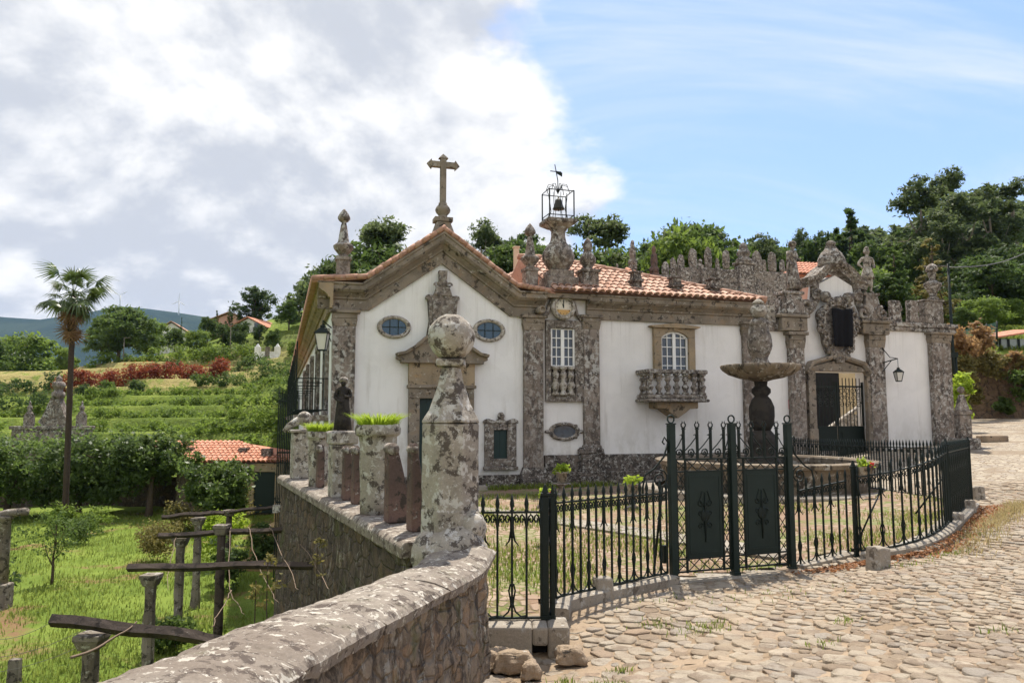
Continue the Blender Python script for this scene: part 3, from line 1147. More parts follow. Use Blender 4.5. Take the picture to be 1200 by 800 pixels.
def sil_y(px):
    return float(np.interp(px, [s[0] for s in sil], [s[1] for s in sil]))


MD = 2300.0
mxs = np.linspace(-3600, 400, 150)
mys = np.linspace(1500, 3300, 46)


def mount(X, Y):
    px = 600 + X / MD * 900 * CP
    top = EYE + (490 - np.interp(px, [s[0] for s in sil], [s[1] for s in sil])) / 900 * MD
    prof = np.clip(1 - np.abs(Y - MD) / 820, 0, 1) ** 0.85
    ripple = 1 + 0.10 * np.sin(X * .011 + np.sin(Y * .004) * 2) * (1 - prof) + 0.06 * np.sin(X * .031 + Y * .01) * (1 - prof)
    return -30 + (top + 30) * prof * ripple


mo = grid_mesh('mountains', lambda y: mxs, mys, mount, M['mountain'])
# ------------------------------------------------------------------ foliage builders
def leaf_quads(P, Nn, size, aspect, rg, curl=0.0):
    n = len(P)
    T = rg.normal(size=(n, 3))
    T -= Nn * (T * Nn).sum(1, keepdims=True)
    T /= np.linalg.norm(T, axis=1, keepdims=True) + 1e-9
    B = np.cross(Nn, T)
    s = size * rg.uniform(.6, 1.3, (n, 1))
    V = np.empty((n, 4, 3))
    V[:, 0] = P - T * s
    V[:, 1] = P + B * s * aspect - Nn * s * curl
    V[:, 2] = P + T * s
    V[:, 3] = P - B * s * aspect - Nn * s * curl
    return V.reshape(-1, 3), np.arange(n * 4).reshape(n, 4)


def crown_points(blobs, n, rg, clump=0.22, per=45, shell=0.6):
    """leaf positions gathered in clumps spread through the crown's volume"""
    C0 = np.array([b[0] for b in blobs], float)
    R0 = np.array([b[1] if hasattr(b[1], '__len__') else (b[1],) * 3 for b in blobs], float)
    w = R0.prod(1) ** (2 / 3)
    K = max(4, n // per)
    bi = rg.choice(len(blobs), K, p=w / w.sum())
    d = rg.normal(size=(K, 3))
    d /= np.linalg.norm(d, axis=1, keepdims=True)
    rad = shell + (1.02 - shell) * rg.random((K, 1)) ** .6
    cen = C0[bi] + d * R0[bi] * rad
    own = rg.integers(0, K, n)
    sig = R0[bi].mean(1)[own][:, None] * clump * rg.uniform(.6, 1.3, (K, 1))[own]
    off = rg.normal(size=(n, 3)) * sig
    off[:, 2] *= .62
    P = cen[own] + off
    out = d[own] * .55 + rg.normal(size=(n, 3)) * .6 + np.array([0, 0, .45])
    out /= np.linalg.norm(out, axis=1, keepdims=True)
    crnd = rg.random(K)[own]
    return P, out, crnd


def crown_mesh(name, blobs, n, size, mat, seed, aspect=.5, clump=.22, per=45, shell=.6, curl=.15):
    rg = np.random.default_rng(seed)
    P, Nn, cr = crown_points(blobs, n, rg, clump, per, shell)
    V, F = leaf_quads(P, Nn, size, aspect, rg, curl)
    rnd = np.clip(.55 * cr + .45 * rg.random(len(P)), 0, 1)
    return poly_mesh(name, V, F, mat, rnd)


def limb_mb(base_r, h, rg, blobs, lean=(0, 0), n_limb=6, start=.4, seg=7):
    mb = MB()
    top = Vector((lean[0], lean[1], h))
    pts, rs = [], []
    for i in range(7):
        f = i / 6
        pts.append((lean[0] * f + .05 * h * rg.normal() * .12, lean[1] * f + .05 * h * rg.normal() * .12, h * f - (.25 if i == 0 else 0)))
        rs.append(base_r * (1.25 if i == 0 else 1 - .72 * f))
    mb.tube(pts, rs, seg)
    for k in range(n_limb):
        f = start + (1 - start) * (k + .3) / n_limb
        p0 = Vector((lean[0] * f, lean[1] * f, h * f))
        b = blobs[k % len(blobs)]
        p2 = Vector(b[0])
        p1 = p0.lerp(p2, .5) + Vector((0, 0, -.06 * h))
        r = base_r * (1 - .72 * f) * .7
        mb.tube([p0, p1, p2], [r, r * .65, r * .2], 5)
    return mb


PROTO = {}


def tree_proto(key, blobs, n, size, lmat, bmat, base_r, h, seed, label, cat='tree', name='tree', lean=(0, 0), **kw):
    rg = np.random.default_rng(seed + 100)
    root = thing(name, label, cat)
    tm = limb_mb(base_r, h, rg, blobs, lean)
    tr = tm.build('trunk', bmat, root)
    me = crown_mesh('crown', blobs, n, size, lmat, seed, **kw)
    cr = bpy.data.objects.new('crown', me)
    C.objects.link(cr)
    adopt(cr, root)
    PROTO[key] = [root, False, max(b[0][2] + (b[1][2] if hasattr(b[1], '__len__') else b[1]) for b in blobs)]
    return root


def plant(key, x, y, z, height, label=None, group=None, rz_=None, wide=1.0, name=None, cat=None):
    root, used, h0 = PROTO[key]
    s = height / h0
    rot = rz_ if rz_ is not None else random.Random(int(x * 91 + y * 37)).uniform(0, 6.28)
    sc = (s * wide, s * wide, s)
    if not used:
        PROTO[key][1] = True
        o = root
        o.location = (x, y, z)
        o.rotation_euler = (0, 0, rot)
        o.scale = sc
    else:
        o = copy_tree(root, (x, y, z), rot, sc)
    if name:
        o.name = name
    tag(o, label, cat, group)
    return o


def bush_mesh(name, blobs, n, size, mat, seed, **kw):
    return crown_mesh(name, blobs, n, size, mat, seed, shell=kw.pop('shell', .35), **kw)


def bush(name, label, cat, x, y, z, blobs, n, size, mat, seed, group=None, **kw):
    me = bush_mesh(name, blobs, n, size, mat, seed, **kw)
    o = bpy.data.objects.new(name, me)
    C.objects.link(o)
    o.location = (x, y, z)
    return tag(o, label, cat, group)


def blades(name, pts, h, w, mat, seed, lean=.5, kind='stuff'):
    """separate grass blades, each a bent tapering strip of two faces"""
    rg = np.random.default_rng(seed)
    P = np.asarray(pts, float)
    n = len(P)
    a = rg.uniform(0, 2 * math.pi, n)
    hh = h * rg.uniform(.45, 1.25, n)
    d = np.stack([np.cos(a), np.sin(a), np.zeros(n)], 1)
    s = np.stack([-np.sin(a), np.cos(a), np.zeros(n)], 1)
    ln = lean * rg.uniform(.2, 1.2, n)
    mid = P + d * (hh * ln * .3)[:, None] + np.array([0, 0, 1.]) * (hh * .6)[:, None]
    tip = P + d * (hh * ln)[:, None] + np.array([0, 0, 1.]) * hh[:, None]
    V = np.stack([P - s * w, P + s * w, mid + s * w * .8, mid - s * w * .8, tip - s * w * .08, tip + s * w * .08], 1)
    F = np.concatenate([np.stack([np.arange(n) * 6 + k for k in (0, 1, 2, 3)], 1), np.stack([np.arange(n) * 6 + k for k in (3, 2, 5, 4)], 1)])
    r = rg.random(n)
    me = poly_mesh(name, V.reshape(-1, 3), F, mat, np.concatenate([r, r]))
    o = bpy.data.objects.new(name, me)
    C.objects.link(o)
    return tag(o, kind=kind)
# ------------------------------------------------------------------ the house: chapel, wing, gateway
SB = {}


def fthing(name, label, cat, s, t=0.0, z=0.0, group=None):
    r = thing(name, label, cat, FW(s, t, z), TH, group)
    SB[r.name] = (s, t, z)
    return r


def fb(mb, name, mat, root, **kw):
    s, t, z = SB[root.name]
    mb.v = [(p[0] - s, p[1] - t, p[2] - z) for p in mb.v]
    return mb.build(name, mat, root, **kw)


def sub(mb, name, mat, part, root, **kw):
    s, t, z = SB[root.name]
    mb.v = [(p[0] - s, p[1] - t, p[2] - z) for p in mb.v]
    return mb.build(name, mat, part, **kw)


def fr4(xL, xR, yT, yB, out=0.0):
    ym, xm = (yT + yB) / 2, (xL + xR) / 2
    return FS(xL, ym, -out)[0], FS(xR, ym, -out)[0], FS(xm, yB, -out)[1], FS(xm, yT, -out)[1]


def fbox(mb, xL, xR, yT, yB, out0, out1, mi=0):
    s0, s1, z0, z1 = fr4(xL, xR, yT, yB, out1)
    return mb.box(s0, s1, -out1, -out0, z0, z1, mi)


def arch_pts(s0, s1, z0, zs, ztop, n=10):
    """opening outline from bottom left up, over a segmental arch, down to bottom right"""
    pts = [(s0, z0), (s0, zs)]
    for i in range(1, n):
        f = i / n
        pts.append((lerp(s0, s1, f), zs + (ztop - zs) * math.sin(math.pi * f) ** .8))
    return pts + [(s1, zs), (s1, z0)]


def ellipse(cx, cz, rx, rz_, n=28):
    return [(cx + rx * math.cos(-2 * math.pi * i / n), cz + rz_ * math.sin(-2 * math.pi * i / n)) for i in range(n)]


def roof_tiles(name, mat, root, frame, u_len, len_at, col=0.24, row=0.42, r=0.115, seed=0, off=(0, 0, 0), start_at=None):
    """half-round tiles laid in overlapping rows; frame = (origin, u along the eave, v up the slope)"""
    O, U, Vv = [Vector(q) for q in frame]
    U.normalize()
    Vv.normalize()
    Nn = U.cross(Vv).normalized()
    if Nn.z < 0:
        Nn = -Nn
    rr = random.Random(seed)
    V, F, R = [], [], []
    ncol = int(u_len / col)
    for c in range(ncol):
        uu = (c + .5) * col
        L = len_at(uu)
        st = start_at(uu) if start_at else 0.0
        nrow = int(math.ceil((L - st) / row))
        for k in range(nrow):
            v0 = st + k * row
            v1 = min(L + .1, v0 + row + .06)
            rnd = rr.random()
            ju = rr.uniform(-.012, .012)
            b = len(V)
            for vv, lift, rs in ((v0, .045, 1.0), (v1, .012, .88)):
                for a in range(6):
                    an = math.pi * a / 5
                    p = O + U * (uu + ju + math.cos(an) * r * rs) + Vv * vv + Nn * (math.sin(an) * r * rs * .8 + lift)
                    V.append(tuple(p))
            for a in range(5):
                F.append((b + a, b + a + 1, b + 7 + a, b + 6 + a))
                R.append(rnd)
            F.append((b, b + 2, b + 3, b + 5))
            R.append(0.1)
            # channel tile between the covers
            p0 = O + U * (uu + col / 2 - .07) + Vv * v0 + Nn * .02
            p1 = O + U * (uu + col / 2 + .07) + Vv * v0 + Nn * .02
            p2, p3 = p1 + Vv * (v1 - v0) - Nn * .015, p0 + Vv * (v1 - v0) - Nn * .015
            b = len(V)
            V.extend([tuple(p0), tuple(p1), tuple(p2), tuple(p3)])
            F.append((b, b + 1, b + 2, b + 3))
            R.append(rnd * .7)
    s, t, z = SB.get(root.name, (0, 0, 0))
    V = np.array(V) - np.array([s, t, z])
    me = poly_mesh(name, V, F, mat, R)
    o = bpy.data.objects.new(name, me)
    C.objects.link(o)
    adopt(o, root)
    return o


CORN = [(0.003, 0.0), (.09, 0), (.09, .30), (.15, .31), (.15, .36), (.27, .47), (.33, .49), (.40, .56), (.40, .68), (.44, .70), (.44, .76), (0.003, .76)]

# ================= chapel
chapel = fthing('chapel', 'white gabled chapel front with grey stone trim and a stone cross on its peak', 'chapel', -6.04)
sL = FS(387, 460)[0]
sR = FS(636.5, 460)[0]
zfr = FS(421, 364.7)[1]
apx = FS(520, 309.7)
lk, rk = FS(432, 364.7), FS(597, 370.6)
zfr = (lk[1] + rk[1]) / 2
lk, rk = (lk[0], zfr), (rk[0], zfr)
apx = ((lk[0] + rk[0]) / 2, apx[1])
ZE = zfr + .70                       # eaves height
print('chapel', sL, sR, zfr, apx, lk, rk)
w = MB()
w.prism([(sL, -.4), (sR, -.4), (sR, zfr + .1), (rk[0], zfr + .1), (apx[0], apx[1] + .1), (lk[0], zfr + .1), (sL, zfr + .1)], 0, .7)
fb(w, 'wall', M['plaster'], chapel)
w = MB().box(sL + .02, sL + .7, .7, 46, -2.9, zfr + .5)
for k in range(9):                   # stone jambs between the side windows
    pass
w.box(sR - .7, sR - .05, .7, 12, -.4, zfr + .3)
side_wall = fb(w, 'side_wall', M['plaster'], chapel)
# raking and level cornice in one run
c = MB().sweep([(sL - .42, zfr), lk, apx, rk, (sR + .02, zfr)], CORN)
fb(c, 'cornice', M['granite'], chapel, bevel=.012)
c = MB()
prof = [(-p[0], zfr + p[1]) for p in CORN]
n = len(prof)
vs = [(sL + q[0], 0.0 - .44, q[1]) for q in prof] + [(sL + q[0], 46.2, q[1]) for q in prof]
c.add(vs, [tuple(range(n)), tuple(range(2 * n - 1, n - 1, -1))] + [(i, (i + 1) % n, (i + 1) % n + n, i + n) for i in range(n)])
# painted boarding under the deep side eaves
c2 = MB().box(sL - .62, sL - .42, -.2, 46.2, zfr + .70, zfr + .78)
fb(c, 'eave_cornice', M['granite_warm'], chapel)
# roof: underlay slabs and tiles
rz0 = ZE + .08
rk_t = apx[1] + .76 / math.cos(math.atan2(apx[1] - zfr, apx[0] - lk[0]))
slope_dz = apx[1] - zfr
slope_dx = apx[0] - lk[0]
kk = slope_dz / slope_dx
ridge_z = apx[1] + .76 * math.hypot(1, kk) + .0
roofL = MB()
xa, xb = sL - .55, apx[0]
za = ridge_z - kk * (xb - xa)
xe = lk[0]
roofL.prism([(xe - 1.5, ridge_z - kk * (xb - xe) - .30), (xb, ridge_z - .10), (xb, ridge_z + .0), (xe - 1.5, ridge_z - kk * (xb - xe) - .2)], .35, 46)
# left slope: shallower skirt near the eave as at the gable's foot
eL = (sL - .60, ZE + .07)
midp = (lk[0] - .1, ridge_z - kk * (apx[0] - lk[0] + .1) + .02)
rfL = MB()
rfL.prism([(eL[0], eL[1] - .06), midp, (apx[0], ridge_z + .02), (apx[0], ridge_z + .06), (midp[0], midp[1] + .04), (eL[0], eL[1] - .02)], -.42, 46.2)
rfR = MB()
eR = (sR + .3, ZE + .07)
midr = (rk[0] + .1, ridge_z - kk * (rk[0] + .1 - apx[0]) + .02)
rfR.prism([(apx[0], ridge_z + .02), midr, (eR[0], eR[1] - .06), (eR[0], eR[1] - .02), (midr[0], midr[1] + .04), (apx[0], ridge_z + .06)], -.42, 13)
rfL.join(rfR)
roof = fb(rfL, 'roof', M['tiles'], chapel)
L1 = math.hypot(midp[0] - apx[0], midp[1] - ridge_z)
roof_tiles('roof_tile_slope', M['tiles'], chapel, ((apx[0], -.42, ridge_z + .06), (0, 1, 0), (midp[0] - apx[0], 0, midp[1] - ridge_z)), 5.0, lambda u: L1, seed=1, start_at=lambda u: 0)
roof_tiles('roof_tile_slope', M['tiles'], chapel, ((apx[0], -.42, ridge_z + .06), (0, 1, 0), (midr[0] - apx[0], 0, midr[1] - ridge_z)), 9.0, lambda u: L1, seed=2)
# verge: tile ends all along the gable edge
vt = MB()


def verge(p, q, n, rr=random.Random(3)):
    for i in range(n):
        a = (lerp(p[0], q[0], i / n), lerp(p[1], q[1], i / n))
        b = (lerp(p[0], q[0], (i + 1.15) / n), lerp(p[1], q[1], (i + 1.15) / n))
        j = rr.uniform(-.012, .02)
        vt.tube([(a[0], -.40, a[1] + .05 + j), (b[0], -.40, b[1] + .085 + j)], [.085, .07], 8)


verge(eL, midp, 5)
verge(midp, (apx[0], ridge_z + .03), 10)
verge((apx[0], ridge_z + .03), midr, 10)
verge(midr, (sR + .1, ZE + .03), 6)
fb(vt, 'verge_tiles', M['tiles'], chapel)
# side eave tile ends
vt = MB()
for i in range(150):
    y = -.35 + i * .31
    vt.tube([(eL[0] - .02, y, eL[1] + .0), (eL[0] + .5, y, eL[1] + .09)], [.10, .09], 6)
fb(vt, 'eave_tiles', M['tiles'], chapel)


# pilasters
def pilaster(root, xL, xR, yT, yB, out=.14, mat='granite_lichen', cap=None, base=None):
    mb = MB()
    s0, s1, z0, z1 = fr4(xL, xR, yT, yB, out)
    mb.box(s0, s1, -out, -.003, z0, z1)
    o = fb(mb, 'pilaster', M[mat], root, bevel=.012)
    if cap:
        cb = MB()
        h = cap
        cb.box(s0 - .04, s1 + .04, -out - .05, -.003, z1 - h * .45, z1 - h * .1)
        cb.box(s0 - .12, s1 + .12, -out - .12, -.003, z1 - h * .1 + .003, z1 + h * .12)
        cb.frustum((s0 + s1) / 2, -out / 2 - .003, z1 - h, z1 - h * .45 - .003, (s1 - s0) / 2 + .01, out / 2 + .008, (s1 - s0) / 2 + .05, out / 2 + .03)
        sub(cb, 'capital', M['granite'], o, root, bevel=.01)
    if base:
        cb = MB()
        zb = base[1]
        cb.box(s0 - .14, s1 + .14, -out - .16, -.003, zb, lerp(zb, z0, .62))
        cb.frustum((s0 + s1) / 2, -out / 2 - .003, lerp(zb, z0, .62) + .002, z0 + .02, (s1 - s0) / 2 + .15, out / 2 + .10, (s1 - s0) / 2 + .02, out / 2 + .012)
        sub(cb, 'base', M['plinth'], o, root, bevel=.015)
    return o


pilaster(chapel, 388.5, 415.5, 365, 548, .16, cap=.42, base=(0, -.3))
pilaster(chapel, 614.5, 637, 371, 548, .16, cap=.42, base=(0, -.2))
# plinth course
pl = MB()
s0, s1, z0, z1 = fr4(400, 612, 558, 575, .10)
pl.box(sL + .9, s1 + .1, -.09, -.003, -.3, z1)
pl.box(sL + .9, s1 + .1, -.30, -.092, -.3, z1 - .33)
fb(pl, 'plinth', M['plinth'], chapel, bevel=.02)


# oval windows
def oval_window(root, cx, cy, rx, ry, gx, gy, mat='granite_pale', glass='blue_glass', ears=False):
    s0, s1, z0, z1 = fr4(cx - rx, cx + rx, cy - ry, cy + ry, .08)
    cs, cz, a, b = (s0 + s1) / 2, (z0 + z1) / 2, (s1 - s0) / 2, (z1 - z0) / 2
    ia, ib = a * gx / rx, b * gy / ry
    fm = MB()
    n = 32
    pr = [(0.004, 0), (.05, 0), (.085, .35), (.085, .7), (.05, 1), (.004, 1)]
    path_i, path_o = ellipse(cs, cz, ia, ib, n), ellipse(cs, cz, a, b, n)
    vs, fs = [], []
    for i in range(n):
        for o_, f in pr:
            p, q = path_i[i], path_o[i]
            vs.append((lerp(p[0], q[0], f), -o_, lerp(p[1], q[1], f)))
    k = len(pr)
    for i in range(n):
        j = (i + 1) % n
        for q in range(k - 1):
            fs.append((i * k + q, i * k + q + 1, j * k + q + 1, j * k + q))
    fm.add(vs, fs, 0, True)
    if ears:
        for sx in (-1, 1):
            fm.sphere((cs + sx * a * 1.05, -.04, cz), .075, 8, 6, 0, (1.5, .6, .7))
            for sz in (-1, 1):
                fm.sphere((cs + sx * (a * .70), -.09, cz + sz * b * .58), .055, 8, 6)
    win = fb(fm, 'window', M[mat], root)
    g = MB()
    g.add([(p[0], -.018, p[1]) for p in ellipse(cs, cz, ia * 1.05, ib * 1.05, n)], [tuple(range(n))])
    sub(g, 'pane', M[glass], win, root)
    if not ears:
        b_ = MB()
        for f in (-.34, .34):
            b_.box(cs + ia * f - .011, cs + ia * f + .011, -.035, -.02, cz - ib * .9, cz + ib * .9)
        b_.box(cs - ia * .97, cs + ia * .97, -.035, -.0205, cz - .011, cz + .011)
        sub(b_, 'glazing_bars', M['iron_panel'], win, root)
    return win


oval_window(chapel, 462, 383, 20, 13.5, 14.5, 9.5)
oval_window(chapel, 573.5, 387, 19, 13.5, 14, 9.5)
# cartouche over the door
cg = MB()
s0, s1, z0, z1 = fr4(503, 535, 347, 400, .2)
cs = (s0 + s1) / 2
cg.prism([(s0, z0), (s0 + .03, z1 - .12), (s0 - .10, z1 - .08), (s0 - .08, z1 + .02), (s1 + .08, z1 + .02), (s1 + .10, z1 - .08), (s1 - .03, z1 - .12), (s1, z0),
          (s1 + .16, z0 - .02), (s1 + .12, z0 - .14), (s0 - .12, z0 - .14), (s0 - .16, z0 - .02)], -.2, -.003)
cg.box(s0 + .1, s1 - .1, -.24, -.202, z0 + .12, z1 - .2)
cg.frustum(cs, -.12, z1 + .022, z1 + .28, .28, .11, .19, .09)
cg.sphere((cs, -.12, z1 + .38), .17, 10, 8, 0, (1, .6, .9))
cg.frustum(cs, -.12, z1 + .48, z1 + .78, .11, .09, .13, .1)
for sx in (-1, 1):
    cg.sphere((cs + sx * .42, -.12, z1 - .03), .10, 8, 6, 0, (1, .6, .8))
    cg.tube(spiral(cs + sx * .36, z0 - .05, .13, .03, math.pi / 2, 1.2, 12, -.22, sx), .035, 5)
    cg.tube(spiral(cs + sx * .19, z1 + .33, .09, .02, 0, 1.0, 10, -.2, sx), .03, 5)
o = fb(cg, 'cartouche', M['granite_carved'], chapel, bevel=.02)
rough(o, .03, .10, 1)
# doorway
s0, s1, z0, z1 = fr4(478, 557, 432, 560, .22)
zl = fr4(478, 557, 453, 466, .22)
cs = (s0 + s1) / 2
so0, so1, _, _ = fr4(490.5, 545, 467, 560, .05)
zd = fr4(490, 545, 467, 560, .05)[3]
df = MB()
df.box(s0 + .03, so0, -.20, -.003, 0, zd)
df.box(so1, s1 - .03, -.20, -.003, 0, zd)
df.box(s0 + .03, s1 - .03, -.205, -.003, zd + .002, zl[3] - .05)
df.box(s0 - .02, s1 + .02, -.26, -.003, zl[3] - .048, zl[3] + .05)
fdoor = fb(df, 'door_frame', M['granite'], chapel, bevel=.015)
fz = MB().box(s0 + .02, s1 - .02, -.22, -.003, zl[3] + .052, z1 + .17)
sub(fz, 'frieze', M['granite_warm'], fdoor, chapel)
zp = z1 + .175
a0, a1 = fr4(464, 572, 420, 424, .5)[:2]
hw = (a1 - a0) / 2
pe = MB()
top = [(-1.0, .0), (-.99, .13), (-.80, .20), (-.55, .48), (-.36, .78), (-.16, .98), (0, 1.06), (.16, .98), (.36, .78), (.55, .48), (.80, .20), (.99, .13), (1.0, .0), (.86, -.10), (-.86, -.10)]
pe.prism([(cs + x * hw, zp + .10 + zz * .80) for x, zz in top], -.30, -.003)
pe.sweep([(cs + x * hw * 1.01, zp + .10 + zz * .80) for x, zz in top[1:12]], [(.30, -.04), (.46, -.02), (.48, .06), (.05, .06), (.05, -.04)])
pe.box(cs - hw * .9, cs + hw * .9, -.34, -.003, zp - .02, zp + .055)
sub(pe, 'pediment', M['granite'], fdoor, chapel, bevel=.012)
dd = MB().box(so0, so1, -.035, -.005, -.05, zd)
for i in range(1, 6):
    x = lerp(so0, so1, i / 6)
    dd.box(x - .012, x + .012, -.05, -.036, 0, zd - .05)
fb(dd, 'door', M['green_door'], chapel)
st = MB().box(s0 - .25, s1 + .25, -.75, -.30, -.3, .14).box(s0 - .5, s1 + .5, -1.1, -.752, -.3, .02)
fb(st, 'doorstep', M['kerb'], chapel, bevel=.02)

# small shuttered window low on the chapel front
s0, s1, z0, z1 = fr4(568.5, 605.5, 492, 546.5, .12)
i0, i1, iz0, iz1 = fr4(578, 594, 503.5, 537, .04)
cs = (s0 + s1) / 2
wf = MB()
wf.box(s0, i0, -.12, -.003, z0, z1 - .1)
wf.box(i1, s1, -.12, -.003, z0, z1 - .1)
wf.box(i0, i1, -.118, -.003, z0, iz0)
wf.box(i0, i1, -.118, -.003, iz1, z1 - .06)
wf.prism([(s0 - .05, z1 - .10), (s0 - .05, z1 - .02), (s0 + .08, z1 + .05), (cs - .16, z1 - .03), (cs, z1 + .10), (cs + .16, z1 - .03), (s1 - .08, z1 + .05), (s1 + .05, z1 - .02), (s1 + .05, z1 - .10)], -.15, -.003)
wf.sphere((cs, -.12, z1 + .12), .12, 10, 8, 0, (1, .6, 1))
wf.box(s0 - .04, s1 + .04, -.17, -.003, z0 - .10, z0 - .002)
win = fb(wf, 'window', M['granite_carved'], chapel, bevel=.015)
sub(MB().box(i0, i1, -.03, -.004, iz0, iz1).box((i0 + i1) / 2 - .01, (i0 + i1) / 2 + .01, -.04, -.031, iz0, iz1), 'shutter', M['green_door'], win, chapel)

# finials and the cross


def onion_finial(root, px, y_tip, y_base, w_ped, t=.25, name='finial'):
    s, zt = FS(px, y_tip, t)
    zb = FS(px, y_base, t)[1]
    h = zt - zb
    k = h / 1.98
    mb = MB()
    a = w_ped / 2
    mb.frustum(s, t, zb, zb + .10 * k, a * 1.25, a * 1.25, a * 1.1, a * 1.1)
    mb.frustum(s, t, zb + .10 * k, zb + .16 * k, a * 1.1, a * 1.1, a * .92, a * .92)
    mb.box(s - a * .9, s + a * .9, t - a * .9, t + a * .9, zb + .16 * k, zb + .56 * k)
    mb.box(s - a * 1.05, s + a * 1.05, t - a * 1.05, t + a * 1.05, zb + .56 * k, zb + .65 * k)
    pr = [(.16, .65), (.12, .72), (.16, .76), (.255, .88), (.27, .96), (.235, 1.0), (.17, 1.03), (.145, 1.1), (.085, 1.5), (.065, 1.58), (.06, 1.60), (.12, 1.64), (.165, 1.70), (.165, 1.75), (.13, 1.83), (.06, 1.93), (.005, 1.99)]
    mb.lathe([(r * k * 1.0, zz * k) for r, zz in pr], 16, (s, t, zb))
    return fb(mb, name, M['granite_red' if False else 'granite_lichen'], root, bevel=.01)


onion_finial(chapel, 403.5, 245, 330, .42, .12)
cx = MB()
s, zt = FS(519.5, 182, .1)
zb = ridge_z - .12
z_mid = FS(519.5, 238, .1)[1]
t = .1
sc = (z_mid - zb)
cx.frustum(s, t, zb - .25, zb + sc * .10, .42, .30, .36, .26)
cx.frustum(s, t, zb + sc * .10, zb + sc * .45, .33, .26, .20, .18)
cx.box(s - .28, s + .28, t - .22, t + .22, zb + sc * .45, zb + sc * .57)
cx.lathe([(.16, sc * .57), (.13, sc * .64), (.22, sc * .74), (.24, sc * .80), (.20, sc * .88), (.14, sc * .94), (.13, sc * 1.0)], 14, (s, t, zb))
hw = .088
zc = FS(519.5, 193.5, .1)[1]
ae = (FS(538, 193, .1)[0] - FS(500, 193, .1)[0]) / 2
cx.box(s - hw, s + hw, t - hw, t + hw, z_mid - .02, zt - .12)
cx.frustum(s, t, zt - .12, zt + .04, hw * 1.7, hw * 1.2, .01, .01)
for sx in (-1, 1):
    cx.box(min(s + sx * hw, s + sx * (ae - .14)), max(s + sx * hw, s + sx * (ae - .14)), t - hw * .96, t + hw * .96, zc - hw, zc + hw)
    cx.add([(s + sx * (ae - .14), t - hw, zc - hw * 1.75), (s + sx * (ae - .14), t + hw, zc - hw * 1.75), (s + sx * (ae - .14), t + hw, zc + hw * 1.75), (s + sx * (ae - .14), t - hw, zc + hw * 1.75), (s + sx * (ae + .02), t, zc)],
           [(0, 1, 2, 3), (0, 1, 4), (1, 2, 4), (2, 3, 4), (3, 0, 4)])
fb(cx, 'cross', M['granite'], chapel, bevel=.012)

# side balconies and shutters along the garden front
for k in range(5):
    y0 = 1.4 + k * 5.4
    wm = MB()
    wm.box(sL - .10, sL + .018, y0 - .15, y0 + 1.35, 2.2, 2.35).box(sL - .10, sL + .018, y0 - .15, y0, 2.352, 4.6).box(sL - .10, sL + .018, y0 + 1.2, y0 + 1.35, 2.352, 4.6).box(sL - .12, sL + .018, y0 - .2, y0 + 1.4, 4.602, 4.82)
    wo_ = fb(wm, 'window', M['granite_lichen'], chapel)
    sub(MB().box(sL - .05, sL + .018, y0 + .002, y0 + 1.198, 2.352, 4.6), 'shutter', M['green_door'], wo_, chapel)
    bm_ = MB()
    bx0, bx1, by0, by1, bz = sL - .95, sL - .02, y0 - .8, y0 + 2.0, 2.25
    for zz in (bz + .08, bz + 1.0):
        bm_.box(bx0, bx0 + .03, by0, by1, zz, zz + .03).box(bx0 + .031, bx1, by0, by0 + .03, zz, zz + .03).box(bx0 + .031, bx1, by1 - .03, by1, zz, zz + .03)
    for i in range(11):
        y = lerp(by0 + .03, by1 - .03, i / 10)
        bm_.box(bx0 + .005, bx0 + .025, y - .009, y + .009, bz + .11, bz + 1.0)
    for i in range(6):
        x = lerp(bx0 + .05, bx1, i / 6)
        bm_.box(x - .009, x + .009, by0 + .006, by0 + .024, bz + .11, bz + 1.0)
    for cy_ in (by0 + .02, by1 - .02):
        bm_.box(bx0 - .005, bx0 + .035, cy_ - .02, cy_ + .02, bz, bz + 2.1)
    bal = fb(bm_, 'balcony', M['iron'], chapel)
    sub(MB().box(bx0 - .05, sL + .018, by0 - .05, by1 + .05, 2.02, 2.20), 'slab', M['granite_lichen'], bal, chapel, bevel=.02)

# ================= wing to the right of the chapel
wing = fthing('manor_wing', 'long white house wing with clock, belfry, balcony window and red tiled roof', 'house', FS(640, 540)[0])
w0 = sR + .012
w1 = FS(884, 460)[0]
zw = zfr + .06
wl = MB().box(w0, w1, 0, .6, -.4, zw + .55).box(w1 - .6, w1 - .004, .6, 6.4, -.4, zw + .5).box(w0, w1 - .6, 5.9, 6.4, -.4, zw + .5)
fb(wl, 'wall', M['plaster_warm'], wing)
pl = MB()
pz = FS(700, 532)[1]
pl.box(w0 + .002, w1 + 3.2, -.10, -.003, -.3, pz)
pl.box(w0 + .002, w1 + 3.2, -.34, -.102, -.3, pz - .52)
fb(pl, 'plinth', M['plinth'], wing, bevel=.02)
# cornice right of the clock bay, and a thin slab over it
cA = FS(686, 371)[0]
ztop = zfr + .76
c = MB().sweep([(cA, zfr), (w1 + .02, zfr)], CORN)
c.box(w0 + .004, cA - .003, -.40, -.003, zfr + .60, zfr + .755)
fb(c, 'cornice', M['granite'], wing, bevel=.012)
